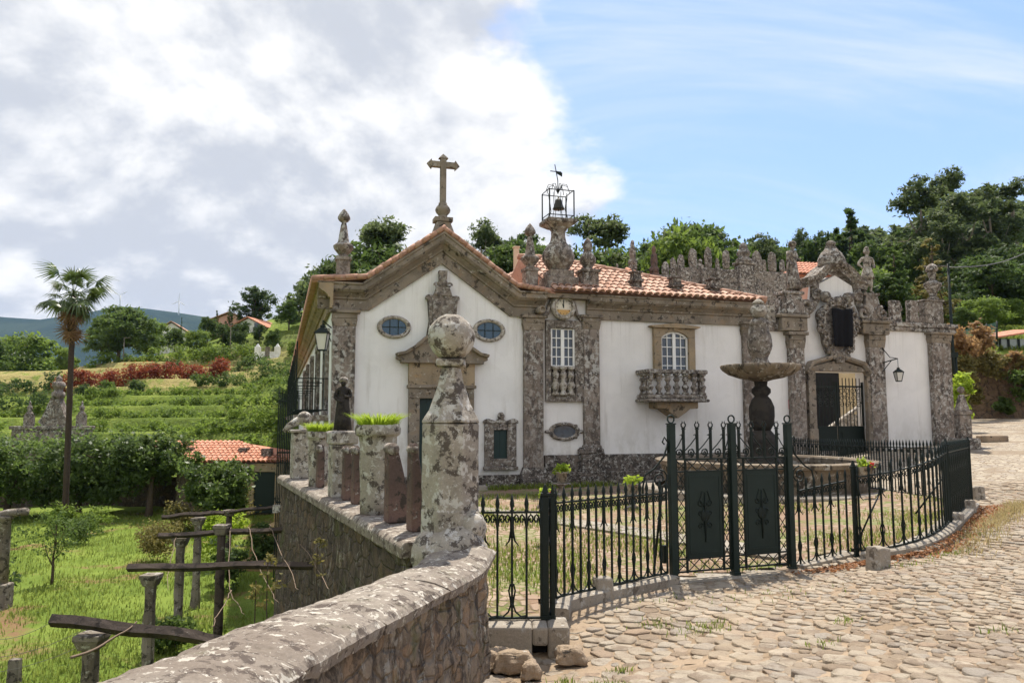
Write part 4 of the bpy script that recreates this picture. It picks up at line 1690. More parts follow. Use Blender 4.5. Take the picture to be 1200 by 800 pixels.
# clock bay
cs, cz = FS(660, 360, -.2)
cr = (FS(674.5, 360, -.2)[0] - FS(646, 360, -.2)[0]) / 2
ck = MB()
ck.lathe([(cr * .62, 0), (cr * .62, .06), (cr * .75, .13), (cr * .9, .13), (cr, .07), (cr, 0)], 28)
ck.xform(Matrix.Translation((cs, -.15, cz)) @ Matrix.Rotation(math.pi / 2, 4, 'X'))
clock = fb(ck, 'clock', M['granite_pale'], wing)
ck = MB().lathe([(cr * .64, 0), (cr * .64, .085)], 28)
ck.xform(Matrix.Translation((cs, -.15, cz)) @ Matrix.Rotation(math.pi / 2, 4, 'X'))
sub(ck, 'dial', M['clock_face'], clock, wing)
n = 14
sub(MB().prism([(cs + cr * .60 * math.cos(a), cz + cr * .60 * math.sin(a)) for a in [math.pi + .35 + i * (math.pi - .7) / n for i in range(n + 1)]], -.2395, -.2365), 'rust_stain', M['clock_stain'], clock, wing)
hb = MB().box(cs - .014, cs + .014, -.247, -.24, cz - .03, cz + cr * .5)
hb.add([(cs - .02, -.248, cz - .015), (cs + .02, -.248, cz + .015), (cs - cr * .16, -.248, cz + cr * .34)], [(0, 1, 2)])
for i in range(12):
    a = i * math.pi / 6
    hb.box(cs + cr * .53 * math.sin(a) - .01, cs + cr * .53 * math.sin(a) + .01, -.243, -.2402, cz + cr * .53 * math.cos(a) - .018, cz + cr * .53 * math.cos(a) + .018)
sub(hb, 'hands', M['iron'], clock, wing)
# bell-shaped stone volutes either side of the clock
vm = MB()
zb_ = FS(660, 374, -.1)[1]
for sx in (-1, 1):
    vm.tube([(cs + sx * cr * .75, -.1, cz + cr * .7), (cs + sx * cr * 1.05, -.1, cz + cr * .1), (cs + sx * cr * 1.2, -.1, cz - cr * .45), (cs + sx * cr * 1.6, -.1, zb_ + .03)], [.07, .07, .07, .09], 6)
vm.frustum(cs, -.1, cz + cr * .95, cz + cr * 1.5, .16, .12, .22, .12)
fb(vm, 'clock_surround', M['granite_carved'], wing)
pilaster(wing, 684.5, 703, 371, 522, .14, cap=.40, base=(0, 0.35))
bm_ = MB()
s0, s1, z0, z1 = fr4(682, 706, 522, 562, .25)
bm_.box(s0, s1, -.24, -.003, -.2, z1 - .05).box(s0 - .1, s1 + .1, -.4, -.003, -.2, .32).box(s0 - .06, s1 + .06, -.28, -.003, z1 - .25, z1 - .1)
fb(bm_, 'pilaster_base', M['plinth'], wing, bevel=.03)


def sash(root, win, s0, s1, z0, z1, ztop, out, cols, rows, arch=False, gl='glass'):
    """white french window: glass, casement frames, glazing bars"""
    g = MB()
    if arch:
        pts = arch_pts(s0, s1, z0, z1, ztop)
        g.add([(p[0], -out, p[1]) for p in pts], [tuple(range(len(pts)))])
    else:
        g.add([(s0, -out, z0), (s1, -out, z0), (s1, -out, ztop), (s0, -out, ztop)], [(0, 1, 2, 3)])
    sub(g, 'pane', M[gl], win, root)
    b = MB()
    mid = (s0 + s1) / 2

    def ztop_at(x):
        if not arch:
            return ztop
        f = (x - s0) / (s1 - s0)
        return z1 + (ztop - z1) * max(0.0, math.sin(math.pi * f)) ** .8 if 0 < f < 1 else z1
    for x, w in ((s0 + .03, .03), (mid, .055), (s1 - .03, .03)):
        b.box(x - w, x + w, -out - .05, -out - .003, z0, ztop_at(x) - .01)
    for i in range(cols):
        if i in (0, cols // 2):
            continue
        x = lerp(s0, s1, i / cols)
        b.box(x - .014, x + .014, -out - .035, -out - .0035, z0, ztop_at(x) - .01)
    for i in range(rows + 1):
        z = lerp(z0, z1 if arch else ztop, i / rows)
        w = .03 if i in (0, rows) else .014
        if arch and i == rows:
            w = .014
        b.box(s0, mid - .056, -out - .04, -out - .004, z - w, z + w)
        b.box(mid + .056, s1, -out - .04, -out - .004, z - w, z + w)
    if arch:
        n = 12
        pts = [(lerp(s0, s1, i / n), ztop_at(lerp(s0 + .001, s1 - .001, i / n)) - .03) for i in range(n + 1)]
        b.sweep(pts, [(out + .003, -.03), (out + .05, -.03), (out + .05, .03), (out + .003, .03)])
    sub(b, 'casement', M['white_paint'], win, root)


def baluster_mesh(h, r, mat):
    return MB().lathe([(r * .95, 0), (r * .95, h * .07), (r * .6, h * .10), (r * .55, h * .16), (r * .95, h * .30), (r, h * .36), (r * .72, h * .44), (r * .42, h * .49), (r * .62, h * .52), (r * .42, h * .55),
                       (r * .62, h * .62), (r * .9, h * .70), (r * .85, h * .76), (r * .5, h * .84), (r * .55, h * .90), (r * .95, h * .93), (r * .95, h)], 12)


# clock-bay window with its carved stone panel and three balusters
s0, s1, z0, z1 = fr4(640, 684, 375, 470.5, .12)
i0, i1, iz0, iz1 = fr4(645.5, 672.5, 386, 428, .05)
b0_, b1_, bz0, bz1 = fr4(646, 676, 430, 463, .05)
wf = MB()
wf.box(s0, i0 - .02, -.12, -.003, z0, z1)
wf.box(i1 + .02, s1, -.12, -.003, z0, z1)
wf.box(i0 - .018, i1 + .018, -.118, -.003, iz1 + .02, z1 + .0)
wf.box(i0 - .018, i1 + .018, -.118, -.003, z0, bz0)
wf.box(i0 - .018, i1 + .018, -.15, -.003, bz1 - .0, iz0 - .03)
wf.box(i0 + .1, i1 - .1, -.16, -.119, iz1 + .06, z1 - .02)
wf.box(i0 - .018, i1 + .018, -.02, -.004, bz0, bz1)
win = fb(wf, 'window', M['granite_carved'], wing, bevel=.012)
sash(wing, win, i0 - .018, i1 + .018, iz0 - .028, iz1, iz1 + .018, .02, 4, 4)
for k in range(3):
    bb = baluster_mesh(bz1 - bz0, .135, None)
    x = lerp(i0, i1, (k + .5) / 3)
    bb.xform(Matrix.Translation((x, -.10, bz0)))
    sub(bb, 'baluster', M['granite_pale'], win, wing)
oval_window(wing, 662, 505.5, 18.5, 11, 13, 7, 'granite_carved', 'glass', True)
# dark waterspout beside the clock
wsp = MB()
s_, z_ = FS(634, 363, -.5)
wsp.lathe([(.11, 0), (.11, .5), (.07, .5), (.07, .45)], 12)
wsp.xform(Matrix.Translation((s_, -.16, z_)) @ Matrix.Rotation(math.pi / 2, 4, 'X'))
fb(wsp, 'waterspout', M['granite'], wing)

# balcony window
s0, s1, z0, z1 = fr4(767, 815, 384, 436, .16)
i0, i1, iz0, iz1 = fr4(774.5, 805, 396, 434, .05)
zat_ = FS(790, 389.5, -.05)[1]
wf = MB()
wf.box(s0, i0 - .02, -.16, -.003, z0 - .2, iz1)
wf.box(i1 + .02, s1, -.16, -.003, z0 - .2, iz1)
cs = (i0 + i1) / 2
pts = arch_pts(i0 - .02, i1 + .02, iz1 + .002, iz1 + .004, zat_ + .03)[1:-1]
top = [(s1, iz1 + .002), (s1, z1 - .02), (s0, z1 - .02), (s0, iz1 + .002)]
wf.prism(pts + top, -.16, -.003)
wf.prism([(s0 - .16, z1 + .02), (s0 - .05, z1 - .018), (s1 + .05, z1 - .018), (s1 + .16, z1 + .02), (s1 + .16, z1 + .05), (cs + .5, z1 + .09), (cs, z1 + .15), (cs - .5, z1 + .09), (s0 - .16, z1 + .05)], -.27, -.003)
wf.frustum(cs, -.18, zat_ + .06, z1 - .02, .07, .03, .11, .05)
win = fb(wf, 'window', M['granite_warm'], wing, bevel=.012)
sash(wing, win, i0 - .018, i1 + .018, iz0 - .15, iz1, zat_ + .02, .02, 4, 4, True)
a0, a1, az0, az1 = fr4(759, 826, 433, 462, .75)
bal = MB()
bal.box(a0 - .04, a1 + .04, -.84, -.003, az0 - .14, az0)
bal.box(a0 - .10, a1 + .10, -.90, -.003, az0 - .24, az0 - .142)
o = fb(bal, 'balcony', M['granite_carved'], wing, bevel=.05)
rb = MB()
rb.box(a0 - .06, a1 + .06, -.86, -.62, az1 - .13, az1)
rb.box(a0 - .06, a0 + .18, -.618, -.003, az1 - .13, az1)
rb.box(a1 - .18, a1 + .06, -.618, -.003, az1 - .13, az1)
sub(rb, 'handrail', M['granite_carved'], o, wing, bevel=.03)
bh = az1 - .132 - az0 - .002
for k in range(7):
    bb = baluster_mesh(bh, .115, None)
    bb.xform(Matrix.Translation((lerp(a0 + .08, a1 - .08, k / 6), -.74, az0 + .002)))
    sub(bb, 'baluster', M['granite_carved'], o, wing)
for x in (a0 + .06, a1 - .06):
    for yy in (-.48, -.24):
        bb = baluster_mesh(bh, .10, None)
        bb.xform(Matrix.Translation((x, yy, az0 + .002)))
        sub(bb, 'baluster', M['granite_carved'], o, wing)
c0, c1, cz0, cz1 = fr4(768.5, 816.5, 471, 490, .5)
kc = (c0 + c1) / 2
kw = c1 - c0
con = MB()
con.prism([(c0, cz1), (c0, cz1 - .20), (c0 + kw * .2, cz1 - .22), (c0 + kw * .30, cz1 - .33), (kc - .12, cz0 + .08), (kc, cz0), (kc + .12, cz0 + .08), (c1 - kw * .30, cz1 - .33), (c1 - kw * .2, cz1 - .22), (c1, cz1 - .20), (c1, cz1)], -.62, -.003)
sub(con, 'console', M['granite_warm'], o, wing, bevel=.03)
# pilaster at the wing's end (behind the fountain)
pilaster(wing, 873, 891, 379, 552, .14, cap=.4)

# wing roof: hipped at the right end
ez = ztop + .02
ey0, ry = -.5, 3.2
rz_w = ez + 1.75
u0, u1 = w0 + .2, w1 + .25
sl = math.hypot(ry - ey0, rz_w - ez)
hip = 6.4
rm = MB()
rm.add([(u0, ey0, ez), (u1, ey0, ez), (u1 - hip, ry, rz_w), (u0, ry, rz_w), (u1, 6.9, ez), (u0, 6.9, ez)], [(0, 1, 2, 3), (1, 4, 2), (4, 5, 3, 2), (0, 3, 5), (0, 5, 4, 1)])
fb(rm, 'roof', M['tiles'], wing)
roof_tiles('roof_tile_slope', M['tiles'], wing, ((u0, ey0 - .03, ez + .01), (1, 0, 0), (0, ry - ey0, rz_w - ez)), u1 - u0, lambda u: sl * min(1.0, (u1 - u0 - u) / hip), seed=5, r=.11)
el = math.hypot(hip, rz_w - ez)
roof_tiles('roof_tile_slope', M['tiles'], wing, ((u1 + .02, ey0, ez), (0, 1, 0), (-hip, 0, rz_w - ez)), 6.9 - ey0,
           lambda u: el * (u / (ry - ey0) if u < ry - ey0 else (6.9 - ey0 - u) / (6.9 - ry)), seed=6)
hm = MB()
for (p, q) in (((u1, ey0, ez + .06), (u1 - hip, ry, rz_w + .09)), ((u1 - hip, ry, rz_w + .09), (u0, ry, rz_w + .09))):
    P_, Q_ = Vector(p), Vector(q)
    k = int((Q_ - P_).length / .4)
    for i in range(k):
        hm.tube([P_.lerp(Q_, i / k), P_.lerp(Q_, (i + 1.1) / k)], [.13, .11], 8)
fb(hm, 'ridge_tiles', M['tiles'], wing)
# square stone caps standing along the eaves
for px0, px1, yt in ((738, 750.5, 321), (784, 797, 327), (828.5, 841, 329)):
    s0, s1, z0, z1 = fr4(px0, px1, yt, 350, -.2)
    a = (s1 - s0) / 2
    cc = (s0 + s1) / 2
    pc = MB()
    pc.box(cc - a * .8, cc + a * .8, .0, a * 1.6, ztop - .02, z1 - .30)
    pc.box(cc - a * 1.05, cc + a * 1.05, -.05, a * 1.6 + .05, z1 - .298, z1 - .20)
    pc.frustum(cc, a * .8, z1 - .198, z1, a * .8, a * .8, a * .7, a * .7)
    pc.box(cc - a * .95, cc + a * .95, -.02, a * 1.6 + .02, z1 + .002, z1 + .07)
    fb(pc, 'finial', M['plinth'], wing, bevel=.015)

# belfry: big stone vase with an iron bell cage
s, zt = FS(654, 259, .35)
zb = ztop - .05
h = zt - zb
t = .35
vz = MB()
vz.box(s - .52, s + .52, t - .45, t + .45, zb, zb + h * .25)
vz.box(s - .40, s + .40, t - .38, t + .38, zb + h * .252, zb + h * .34)
vz.lathe([(.26, h * .33), (.34, h * .37), (.47, h * .44), (.53, h * .50), (.53, h * .55), (.46, h * .62), (.36, h * .67), (.27, h * .72), (.23, h * .80), (.235, h * .86), (.30, h * .89), (.27, h * .91)], 20, (s, t, zb),
         wob=lambda a, z: 1 + .03 * math.cos(6 * a))
vz.frustum(s, t, zb + h * .90, zb + h * .955, .27, .27, .50, .46)
vz.box(s - .50, s + .50, t - .46, t + .46, zb + h * .957, zt)
bf = fb(vz, 'belfry', M['granite_lichen'], wing, bevel=.015)
x0, zc0 = FS(640, 258, .35)
x1, zc1 = FS(668, 227, .35)
a = (x1 - x0) / 2
cg = MB()
zc1 = zt + (zc1 - zc0)
for sx in (-1, 1):
    for sy in (-1, 1):
        cg.box(s + sx * a - .017, s + sx * a + .017, t + sy * .36 - .017, t + sy * .36 + .017, zt, zc1)
for z in (zt + .10, zc1 - .03):
    for sy in (-1, 1):
        cg.box(s - a, s + a, t + sy * .36 - .011, t + sy * .36 + .011, z, z + .025)
    for sx in (-1, 1):
        cg.box(s + sx * a - .011, s + sx * a + .011, t - .36, t + .36, z + .0255, z + .045)
for k in range(8):
    an = k * math.pi / 4
    ca, sa = math.cos(an), math.sin(an)
    cg.tube([(s + ca * a * 1.0, t + sa * .34, zc1), (s + ca * a * .8, t + sa * .28, zc1 + .22), (s + ca * a * .42, t + sa * .15, zc1 + .26), (s + ca * a * .15, t + sa * .05, zc1 + .08), (s, t, zc1 - .04)], .011, 5)
    cg.tube([(s + ca * a * .9, t + sa * .3, zt + .02), (s + ca * a * .62, t + sa * .22, zt + .35), (s + ca * a * .8, t + sa * .28, zc1 - .05)], .010, 5)
zv = FS(651, 193, .35)[1]
cg.tube([(s, t, zc1 - .05), (s + .0, t, zc1 + .4), (s - .10, t, zv)], .016, 5)
zx = FS(650, 201, .35)[1]
cg.box(s - .26, s + .12, t - .012, t + .012, zx - .012, zx + .012)
cg.add([(s - .06, t, zx - .05), (s + .15, t, zx - .16), (s + .16, t, zx - .02), (s - .06, t, zx + .03), (s - .06, t + .006, zx - .05), (s + .15, t + .006, zx - .16), (s + .16, t + .006, zx - .02), (s - .06, t + .006, zx + .03)],
       [(0, 1, 2, 3), (7, 6, 5, 4), (0, 4, 5, 1), (1, 5, 6, 2), (2, 6, 7, 3), (3, 7, 4, 0)])
sub(cg, 'bell_cage', M['iron'], bf, wing)
bl = MB().lathe([(.20, 0), (.185, .04), (.14, .14), (.12, .26), (.085, .33), (.03, .36), (.03, .42)], 16, (s + .02, t, zc1 - .56))
bl.tube([(s + .02, t, zc1 - .62), (s + .02, t, zc1 - .4)], .022, 6)
sub(bl, 'bell', M['bronze'], bf, wing)
onion_finial(wing, 621, 262, 341, .44, .2)
# stubby finial right of the belfry
s, zt = FS(688.5, 279, .3)
t = .3
h = zt - zb
fm = MB()
fm.box(s - .27, s + .27, t - .27, t + .27, zb, zb + h * .42)
fm.box(s - .32, s + .32, t - .32, t + .32, zb + h * .422, zb + h * .47)
fm.lathe([(.16, h * .47), (.14, h * .51), (.26, h * .60), (.27, h * .66), (.20, h * .72), (.12, h * .78), (.16, h * .84), (.15, h * .90), (.08, h * .97), (.01, h)], 14, (s, t, zb))
fb(fm, 'finial', M['granite_lichen'], wing, bevel=.012)

# ================= house behind, its pink wall and flue showing between the finials
s0 = FS(583, 330, 6.6)[0]
s1 = FS(735, 330, 6.6)[0]
rear = fthing('rear_house', 'pink walled house under an old tiled roof showing behind the belfry', 'house', (s0 + s1) / 2, 8)
ze = FS(650, 337, 6.6)[1]
zr = FS(640, 314, 9.6)[1]
fb(MB().box(s0 + .3, s1 - .3, 7, 13.5, 0, ze), 'wall', M['pink_wall'], rear)
sl = math.hypot(3.4, zr - ze)
rr_ = MB()
rr_.add([(s0, 6.5, ze), (s1, 6.5, ze), (s1, 9.9, zr), (s0 + 2.6, 9.9, zr), (s1, 13.9, ze), (s0, 13.9, ze)], [(0, 1, 2, 3), (3, 2, 4, 5), (0, 3, 5), (1, 4, 2), (0, 5, 4, 1)])
fb(rr_, 'roof', M['tiles'], rear)
roof_tiles('roof_tile_slope', M['tiles'], rear, ((s0, 6.48, ze + .02), (1, 0, 0), (0, 3.4, zr - ze)), s1 - s0, lambda u: sl * min(1, .1 + u / 2.6), seed=9)
sf, zf_ = FS(605, 289, 7.5)
fb(MB().box(sf - .10, sf + .10, 7.40, 7.60, ze, zf_ - .06).box(sf - .13, sf + .13, 7.37, 7.63, zf_ - .058, zf_), 'chimney', M['pipe'], rear, bevel=.01)

# ================= gateway wall
gate = fthing('gateway', 'white gateway wall with carved stone portal, scrolled crown and battlement stones', 'gateway', FS(985, 500)[0])
g0 = w1 + .012
g1 = FS(1112, 450)[0]
zg = FS(905, 388)[1]
zgr = FS(1065, 388.5)[1]
p0, p1 = FS(936.5, 460)[0], FS(1031, 460)[0]
o0, o1 = FS(957.5, 480, -.18)[0], FS(1011, 480, .3)[0]
ot = FS(983, 436, .2)[1]
gz = rz(*FW(FS(985, 500)[0], -.3).xy)
wl = MB()
wl.box(g0, o0, 0, .6, -.4, zg)
wl.box(o1, g1, 0, .6, -.4, zgr)
wl.box(o0, o1, 0, .6, ot, zg - .001)
# raised centre field behind the crest, with sloping shoulders
zA, zB = FS(985, 331)[1], FS(985, 356)[1]
cs = (p0 + p1) / 2
hw = (p1 - p0) / 2
wl.prism([(p0 + .1, zg), (p1 - .1, zg), (p1 - .1, zg + .1), (cs + hw * .72, zg + .5), (cs + hw * .50, zB - .1), (cs + hw * .42, zA - .1), (cs, zA + .25), (cs - hw * .42, zA - .1), (cs - hw * .50, zB - .1), (cs - hw * .72, zg + .5), (p0 + .1, zg + .1)], .02, .55)
fb(wl, 'wall', M['plaster_warm'], gate)
# stone courses along the wall tops
cb = MB()
cl1 = FS(930, 383)[0]
cb.box(g0 + .55, cl1, -.10, .66, zg + .002, zg + .30)
cr0, cr1 = FS(1038, 383)[0], FS(1112, 383)[0]
cb.box(cr0, cr1 + .25, -.10, .62, zgr + .002, zgr + .16)
cb.box(cr0, cr1 + .30, -.16, .64, zgr + .162, zgr + .32)
fb(cb, 'wall_coping', M['granite_lichen'], gate, bevel=.03)
for a_, b_, yt, yb in ((1044.5, 1057, 352, 377), (1065, 1077, 352, 377)):
    s0, s1, z0, z1 = fr4(a_, b_, yt, yb, .05)
    mm = MB()
    cc = (s0 + s1) / 2
    aa = (s1 - s0) / 2
    mm.prism([(cc - aa, zgr + .322), (cc + aa, zgr + .322), (cc + aa * .8, lerp(zgr + .32, z1, .50)), (cc + aa * 1.2, lerp(zgr + .32, z1, .56)), (cc + aa * .75, z1), (cc - aa * .9, z1), (cc - aa * .9, zgr + .5)], -.06, .14)
    o = fb(mm, 'merlon', M['granite_lichen'], gate, bevel=.03)
# merlon stubs on the left part
for a_, b_, yt in ((898, 910, 358), (913, 920, 366)):
    s0, s1, z0, z1 = fr4(a_, b_, yt, 379, .05)
    mm = MB().prism([(s0, zg + .302), (s1, zg + .302), (s1 - .05, z1 - .15), (s1 + .02, z1 - .12), (s1 - .06, z1), (s0 + .03, z1)], -.05, .45)
    fb(mm, 'merlon', M['granite_pale'], gate, bevel=.03)
for xL, xR, out in ((929, 945.5, .22), (1022.5, 1040, .22)):
    pilaster(gate, xL, xR, 391, 570, out, cap=.5)
s0, s1, z0, z1 = fr4(1096, 1119, 392, 560, .2)
pilaster(gate, 1096, 1118, 391, 560, .22, cap=.35)
# pedestals over the pilasters
for xL, xR, yT, yB in ((916, 946, 372, 391), (1011, 1042, 379, 392)):
    s0, s1, z0, z1 = fr4(xL, xR, yT, yB, .3)
    pd = MB()
    pd.box(s0, s1, -.34, .36, zg + .005, z1)
    pd.box(s0 - .07, s1 + .07, -.42, .42, z1 + .002, z1 + .12)
    fb(pd, 'pedestal_base', M['granite'], gate, bevel=.03)
pd = MB()
s0, s1, z0, z1 = fr4(917, 944, 341, 372, .25)
zt_l = z1
pd.frustum((s0 + s1) / 2, .02, z0 + .13, z1 - .12, (s1 - s0) / 2 * .95, .34, (s1 - s0) / 2 * .72, .27)
pd.box(s0 + .03, s1 - .03, -.28, .32, z1 - .118, z1)
o = fb(pd, 'pedestal', M['granite_lichen'], gate, bevel=.04)
rough(o, .05, .16, 1)
pd = MB()
s0, s1, z0, z1 = fr4(1012, 1034, 343, 379, .25)
zt_r = z1
pd.frustum((s0 + s1) / 2, .02, z0 + .13, z1 - .10, (s1 - s0) / 2 * .95, .34, (s1 - s0) / 2 * .6, .26)
pd.box(s0 + .06, s1 - .06, -.24, .30, z1 - .098, z1)
for sx, xx in ((-1, FS(1012, 372, -.3)[0]), (1, FS(1034, 372, -.3)[0])):
    pd.tube(spiral(xx, z0 + .36, .24, .05, math.pi / 2, 1.3, 14, -.30, sx), .075, 6)
o = fb(pd, 'pedestal', M['granite_lichen'], gate, bevel=.04)
rough(o, .05, .16, 1)
s0, s1, z0, z1 = fr4(1085.5, 1107, 351, 378, .2)
zt_b = z1
fb(MB().box(s0, s1, -.15, .16, zgr + .322, z1 - .06).box(s0 - .04, s1 + .04, -.19, .20, z1 - .058, z1), 'pedestal', M['granite_carved'], gate, bevel=.03)
# volute runs: side scrolls rising to the crown
vo = MB()
zC = FS(985, 318)[1]
for sx in (-1, 1):
    run = [(cs + sx * hw * .98, zg + .20), (cs + sx * hw * .86, zg + .62), (cs + sx * hw * .62, zg + .95), (cs + sx * hw * .55, zB + .05), (cs + sx * hw * .52, zA - .1), (cs + sx * hw * .42, zA + .12)]
    vo.tube([(x, .02, z) for x, z in run], [.20, .22, .19, .15, .15, .14], 8)
    vo.tube(spiral(cs + sx * hw * .80, zg + .85, .30, .07, -math.pi / 2, 1.3, 16, -.12, sx), .10, 6)
    vo.tube(spiral(cs + sx * hw * 1.02, zg + .62, .26, .06, 0, -1.3, 14, -.16, sx), .09, 6)
    vo.tube(spiral(cs + sx * hw * .52, zB + .25, .20, .05, math.pi, -1.3, 14, -.10, sx), .075, 6)
# arched pediment over the field
arc = [(cs - hw * .78, zA + .0), (cs - hw * .55, zA + .10), (cs - hw * .34, zA + .42), (cs - hw * .16, zA + .62), (cs, zA + .68), (cs + hw * .16, zA + .62), (cs + hw * .34, zA + .42), (cs + hw * .55, zA + .10), (cs + hw * .78, zA + .0)]
vo.sweep(arc, [(-.5, -.26), (.10, -.26), (.12, -.12), (.22, -.06), (.24, .08), (-.5, .08)])
# shell crown with finial
zt = FS(973, 281)[1]
zk0 = zA + .52
hk = (zt - zk0)
vo.lathe([(.42, 0), (.52, hk * .10), (.50, hk * .30), (.40, hk * .50), (.24, hk * .66), (.14, hk * .70)], 12, (cs - .05, .1, zk0), wob=lambda a, z: 1 + .10 * math.cos(8 * a))
vo.frustum(cs - .05, .1, zk0 + hk * .66, zk0 + hk * .80, .19, .16, .13, .12)
vo.lathe([(.12, 0), (.17, hk * .07), (.17, hk * .12), (.10, hk * .18), (.02, hk * .21)], 10, (cs - .05, .1, zk0 + hk * .79))
o = fb(vo, 'crown', M['granite_carved'], gate)
rough(o, .09, .13, 1)
# carved cartouche with the crest hidden by a black cloth
ct = MB()
x0, x1, cz0, cz1 = fr4(960, 1007, 345, 418, .3)
cc = (x0 + x1) / 2
ww = (x1 - x0) / 2
pts = []
for i in range(28):
    a = 2 * math.pi * i / 28
    rr_ = 1 + .10 * math.cos(5 * a) + .05 * math.cos(9 * a + 1)
    pts.append((cc + ww * .86 * rr_ * math.cos(a) * (1.05 if math.sin(a) > -.2 else .82), lerp(cz0, cz1, .45) + (cz1 - cz0) * .47 * rr_ * math.sin(a)))
ct.prism(pts, -.24, .018)
rg_ = random.Random(5)
for i in range(26):
    a = 2 * math.pi * i / 26
    x, z = cc + ww * .86 * math.cos(a) * (1.0 if math.sin(a) > -.2 else .8), lerp(cz0, cz1, .45) + (cz1 - cz0) * .44 * math.sin(a)
    ct.tube(spiral(x, z, .17, .04, a + rg_.uniform(-1, 1), rg_.choice((-1.2, 1.2)), 9, -.27, 1), .055, 5)
zk = FS(985, 352, -.3)[1]
for sx in (-1, 0, 1):
    ct.sphere((cc + sx * .48, -.22, zk + (.12 if sx else 0)), .20 if sx else .16, 10, 8)
ct.frustum(cc, -.16, FS(985, 425, -.2)[1], cz0 + .12, .16, .12, .24, .16)
o = fb(ct, 'cartouche', M['granite_carved'], gate)
rough(o, .06, .10, 1)
# the cloth: its own thing hanging on the crest
s0, s1, z0, z1 = fr4(975.5, 1000, 362, 406, .42)
V_ = []
nx_, nz_ = 15, 14
for j in range(nz_):
    for i in range(nx_):
        f, g_ = i / (nx_ - 1), j / (nz_ - 1)
        x = lerp(s0, s1, f) + (f - .5) * -.05 * g_
        fold = .045 * math.sin(f * 17 + g_ * .8) * (.3 + .7 * g_) + .03 * math.sin(f * 7 + 2 * g_)
        V_.append((x, -.40 - fold, lerp(z1, z0, g_) + .02 * math.sin(f * 9) * (1 - g_)))
cl = MB()
cl.add(V_, [(j * nx_ + i, j * nx_ + i + 1, (j + 1) * nx_ + i + 1, (j + 1) * nx_ + i) for j in range(nz_ - 1) for i in range(nx_ - 1)], 0, True)
cl.v = [tuple(FW(*p)) for p in cl.v]
o = cl.build('cloth', M['black_cloth'])
sd = o.modifiers.new('thick', 'SOLIDIFY')
sd.thickness = .02
tag(o, 'black cloth hung over the carved crest above the portal', 'cloth')
# stone frame of the portal
pf = MB()
f0, f1 = FS(946.5, 480, -.2)[0], FS(1021, 480, -.2)[0]
zs = FS(985, 437, -.2)[1]
za = FS(985, 419, -.2)[1]
for a_, b_ in ((f0 + .1, o0), (o1, f1 - .1)):
    pf.box(a_, b_, -.18, -.003, -.3, ot)
    pf.frustum((a_ + b_) / 2, -.10, -.3, gz + 1.0, abs(b_ - a_) / 2 + .06, .13, abs(b_ - a_) / 2 + .02, .10)
mid = (f0 + f1) / 2
apts = [(f0 + .05, ot - .1), (f0 + .3, ot + .22), (mid - .7, za - .18), (mid, za), (mid + .7, za - .18), (f1 - .3, ot + .22), (f1 - .05, ot - .1)]
pf.prism([(f0 + .1, ot + .002), (f0 + .12, ot + .05)] + [(x, z - .06) for x, z in apts[1:6]] + [(f1 - .12, ot + .05), (f1 - .1, ot + .002)], -.18, -.003)
pf.sweep(apts, [(.003, -.02), (.24, -.02), (.32, .05), (.32, .14), (.003, .14)])
fb(pf, 'portal_frame', M['granite'], gate, bevel=.02)
# iron gate inside the portal: panels below, bars and scrolls above
ig = MB()
zp0, zp1 = gz - .05, FS(983, 499, .25)[1]
yy = .25
mid = (o0 + o1) / 2
for a_, b_ in ((o0 + .02, mid - .02), (mid + .02, o1 - .02)):
    ig.box(a_, b_, yy - .02, yy + .02, zp0, zp1)
    ig.box(a_ + .15, b_ - .15, yy - .035, yy - .021, zp0 + .25, zp1 - .2)
    ig.box(a_, a_ + .05, yy - .03, yy + .03, zp1 + .002, ot - .35)
    ig.box(b_ - .05, b_, yy - .03, yy + .03, zp1 + .002, ot - .35)
    ig.box(a_ + .051, b_ - .051, yy - .025, yy + .025, lerp(zp1, ot, .72), lerp(zp1, ot, .75))
    for i in range(7):
        x = lerp(a_ + .12, b_ - .12, i / 6)
        ig.box(x - .011, x + .011, yy - .011, yy + .011, zp1 + .002, ot - .2)
    for j in range(3):
        for i in range(4):
            x = lerp(a_ + .2, b_ - .2, i / 3)
            ig.tube(spiral(x, lerp(zp1, ot, .40 + .13 * j), .13, .03, j, 1.3, 10, yy - .02, 1 if i % 2 else -1), .014, 4)
fb(ig, 'gate_leaf', M['iron'], gate)
s0, s1, z0, z1 = fr4(924.5, 931.5, 468, 479, .03)
pq = MB().box(s0, s1, -.03, -.004, z0, z1)
pqo = MB()
o = fb(pq, 'plaque', M['plaque'], gate)
pw = MB().box(s0 + .02, s1 - .02, -.034, -.031, z0 + (z1 - z0) * .60, z0 + (z1 - z0) * .72).box(s0 + .02, s1 - .02, -.034, -.031, z0 + (z1 - z0) * .36, z0 + (z1 - z0) * .44)
sub(pw, 'plaque_lettering', M['clock_face'], o, gate)

# courtyard house and stair seen through the portal
s0, s1 = FS(940, 470, 8)[0], FS(1050, 470, 8)[0]
yard = fthing('courtyard_house', 'ochre walled courtyard house with an outside stair seen through the portal', 'house', s0 + 3, 8)
sa, sb_ = FS(958, 340, 9)[0], FS(934, 340, 9)[0]
zt1 = FS(945, 322, 9)[1]
zw_ = FS(992, 428, 8)[1]
fb(MB().box(s0 + .5, s1 + 2, 8, 8.5, .3, 5.2), 'wall', M['ochre_wall'], yard)
dk = MB()
x0, x1 = FS(950, 470, 7.9)[0], FS(985, 470, 7.9)[0]
dk.box(x0, x1, 7.94, 7.995, .6, 5.0)
fb(dk, 'doorway', M['dark_gap'], yard)  # near-black sheet paints the shade seen through the portal
stp = MB()
xs0 = FS(964, 500, 5)[0]
for k in range(9):
    stp.box(xs0 + k * .3, xs0 + 3.6, 4.6, 6.4, gz + k * .17, gz + .168 + k * .17)
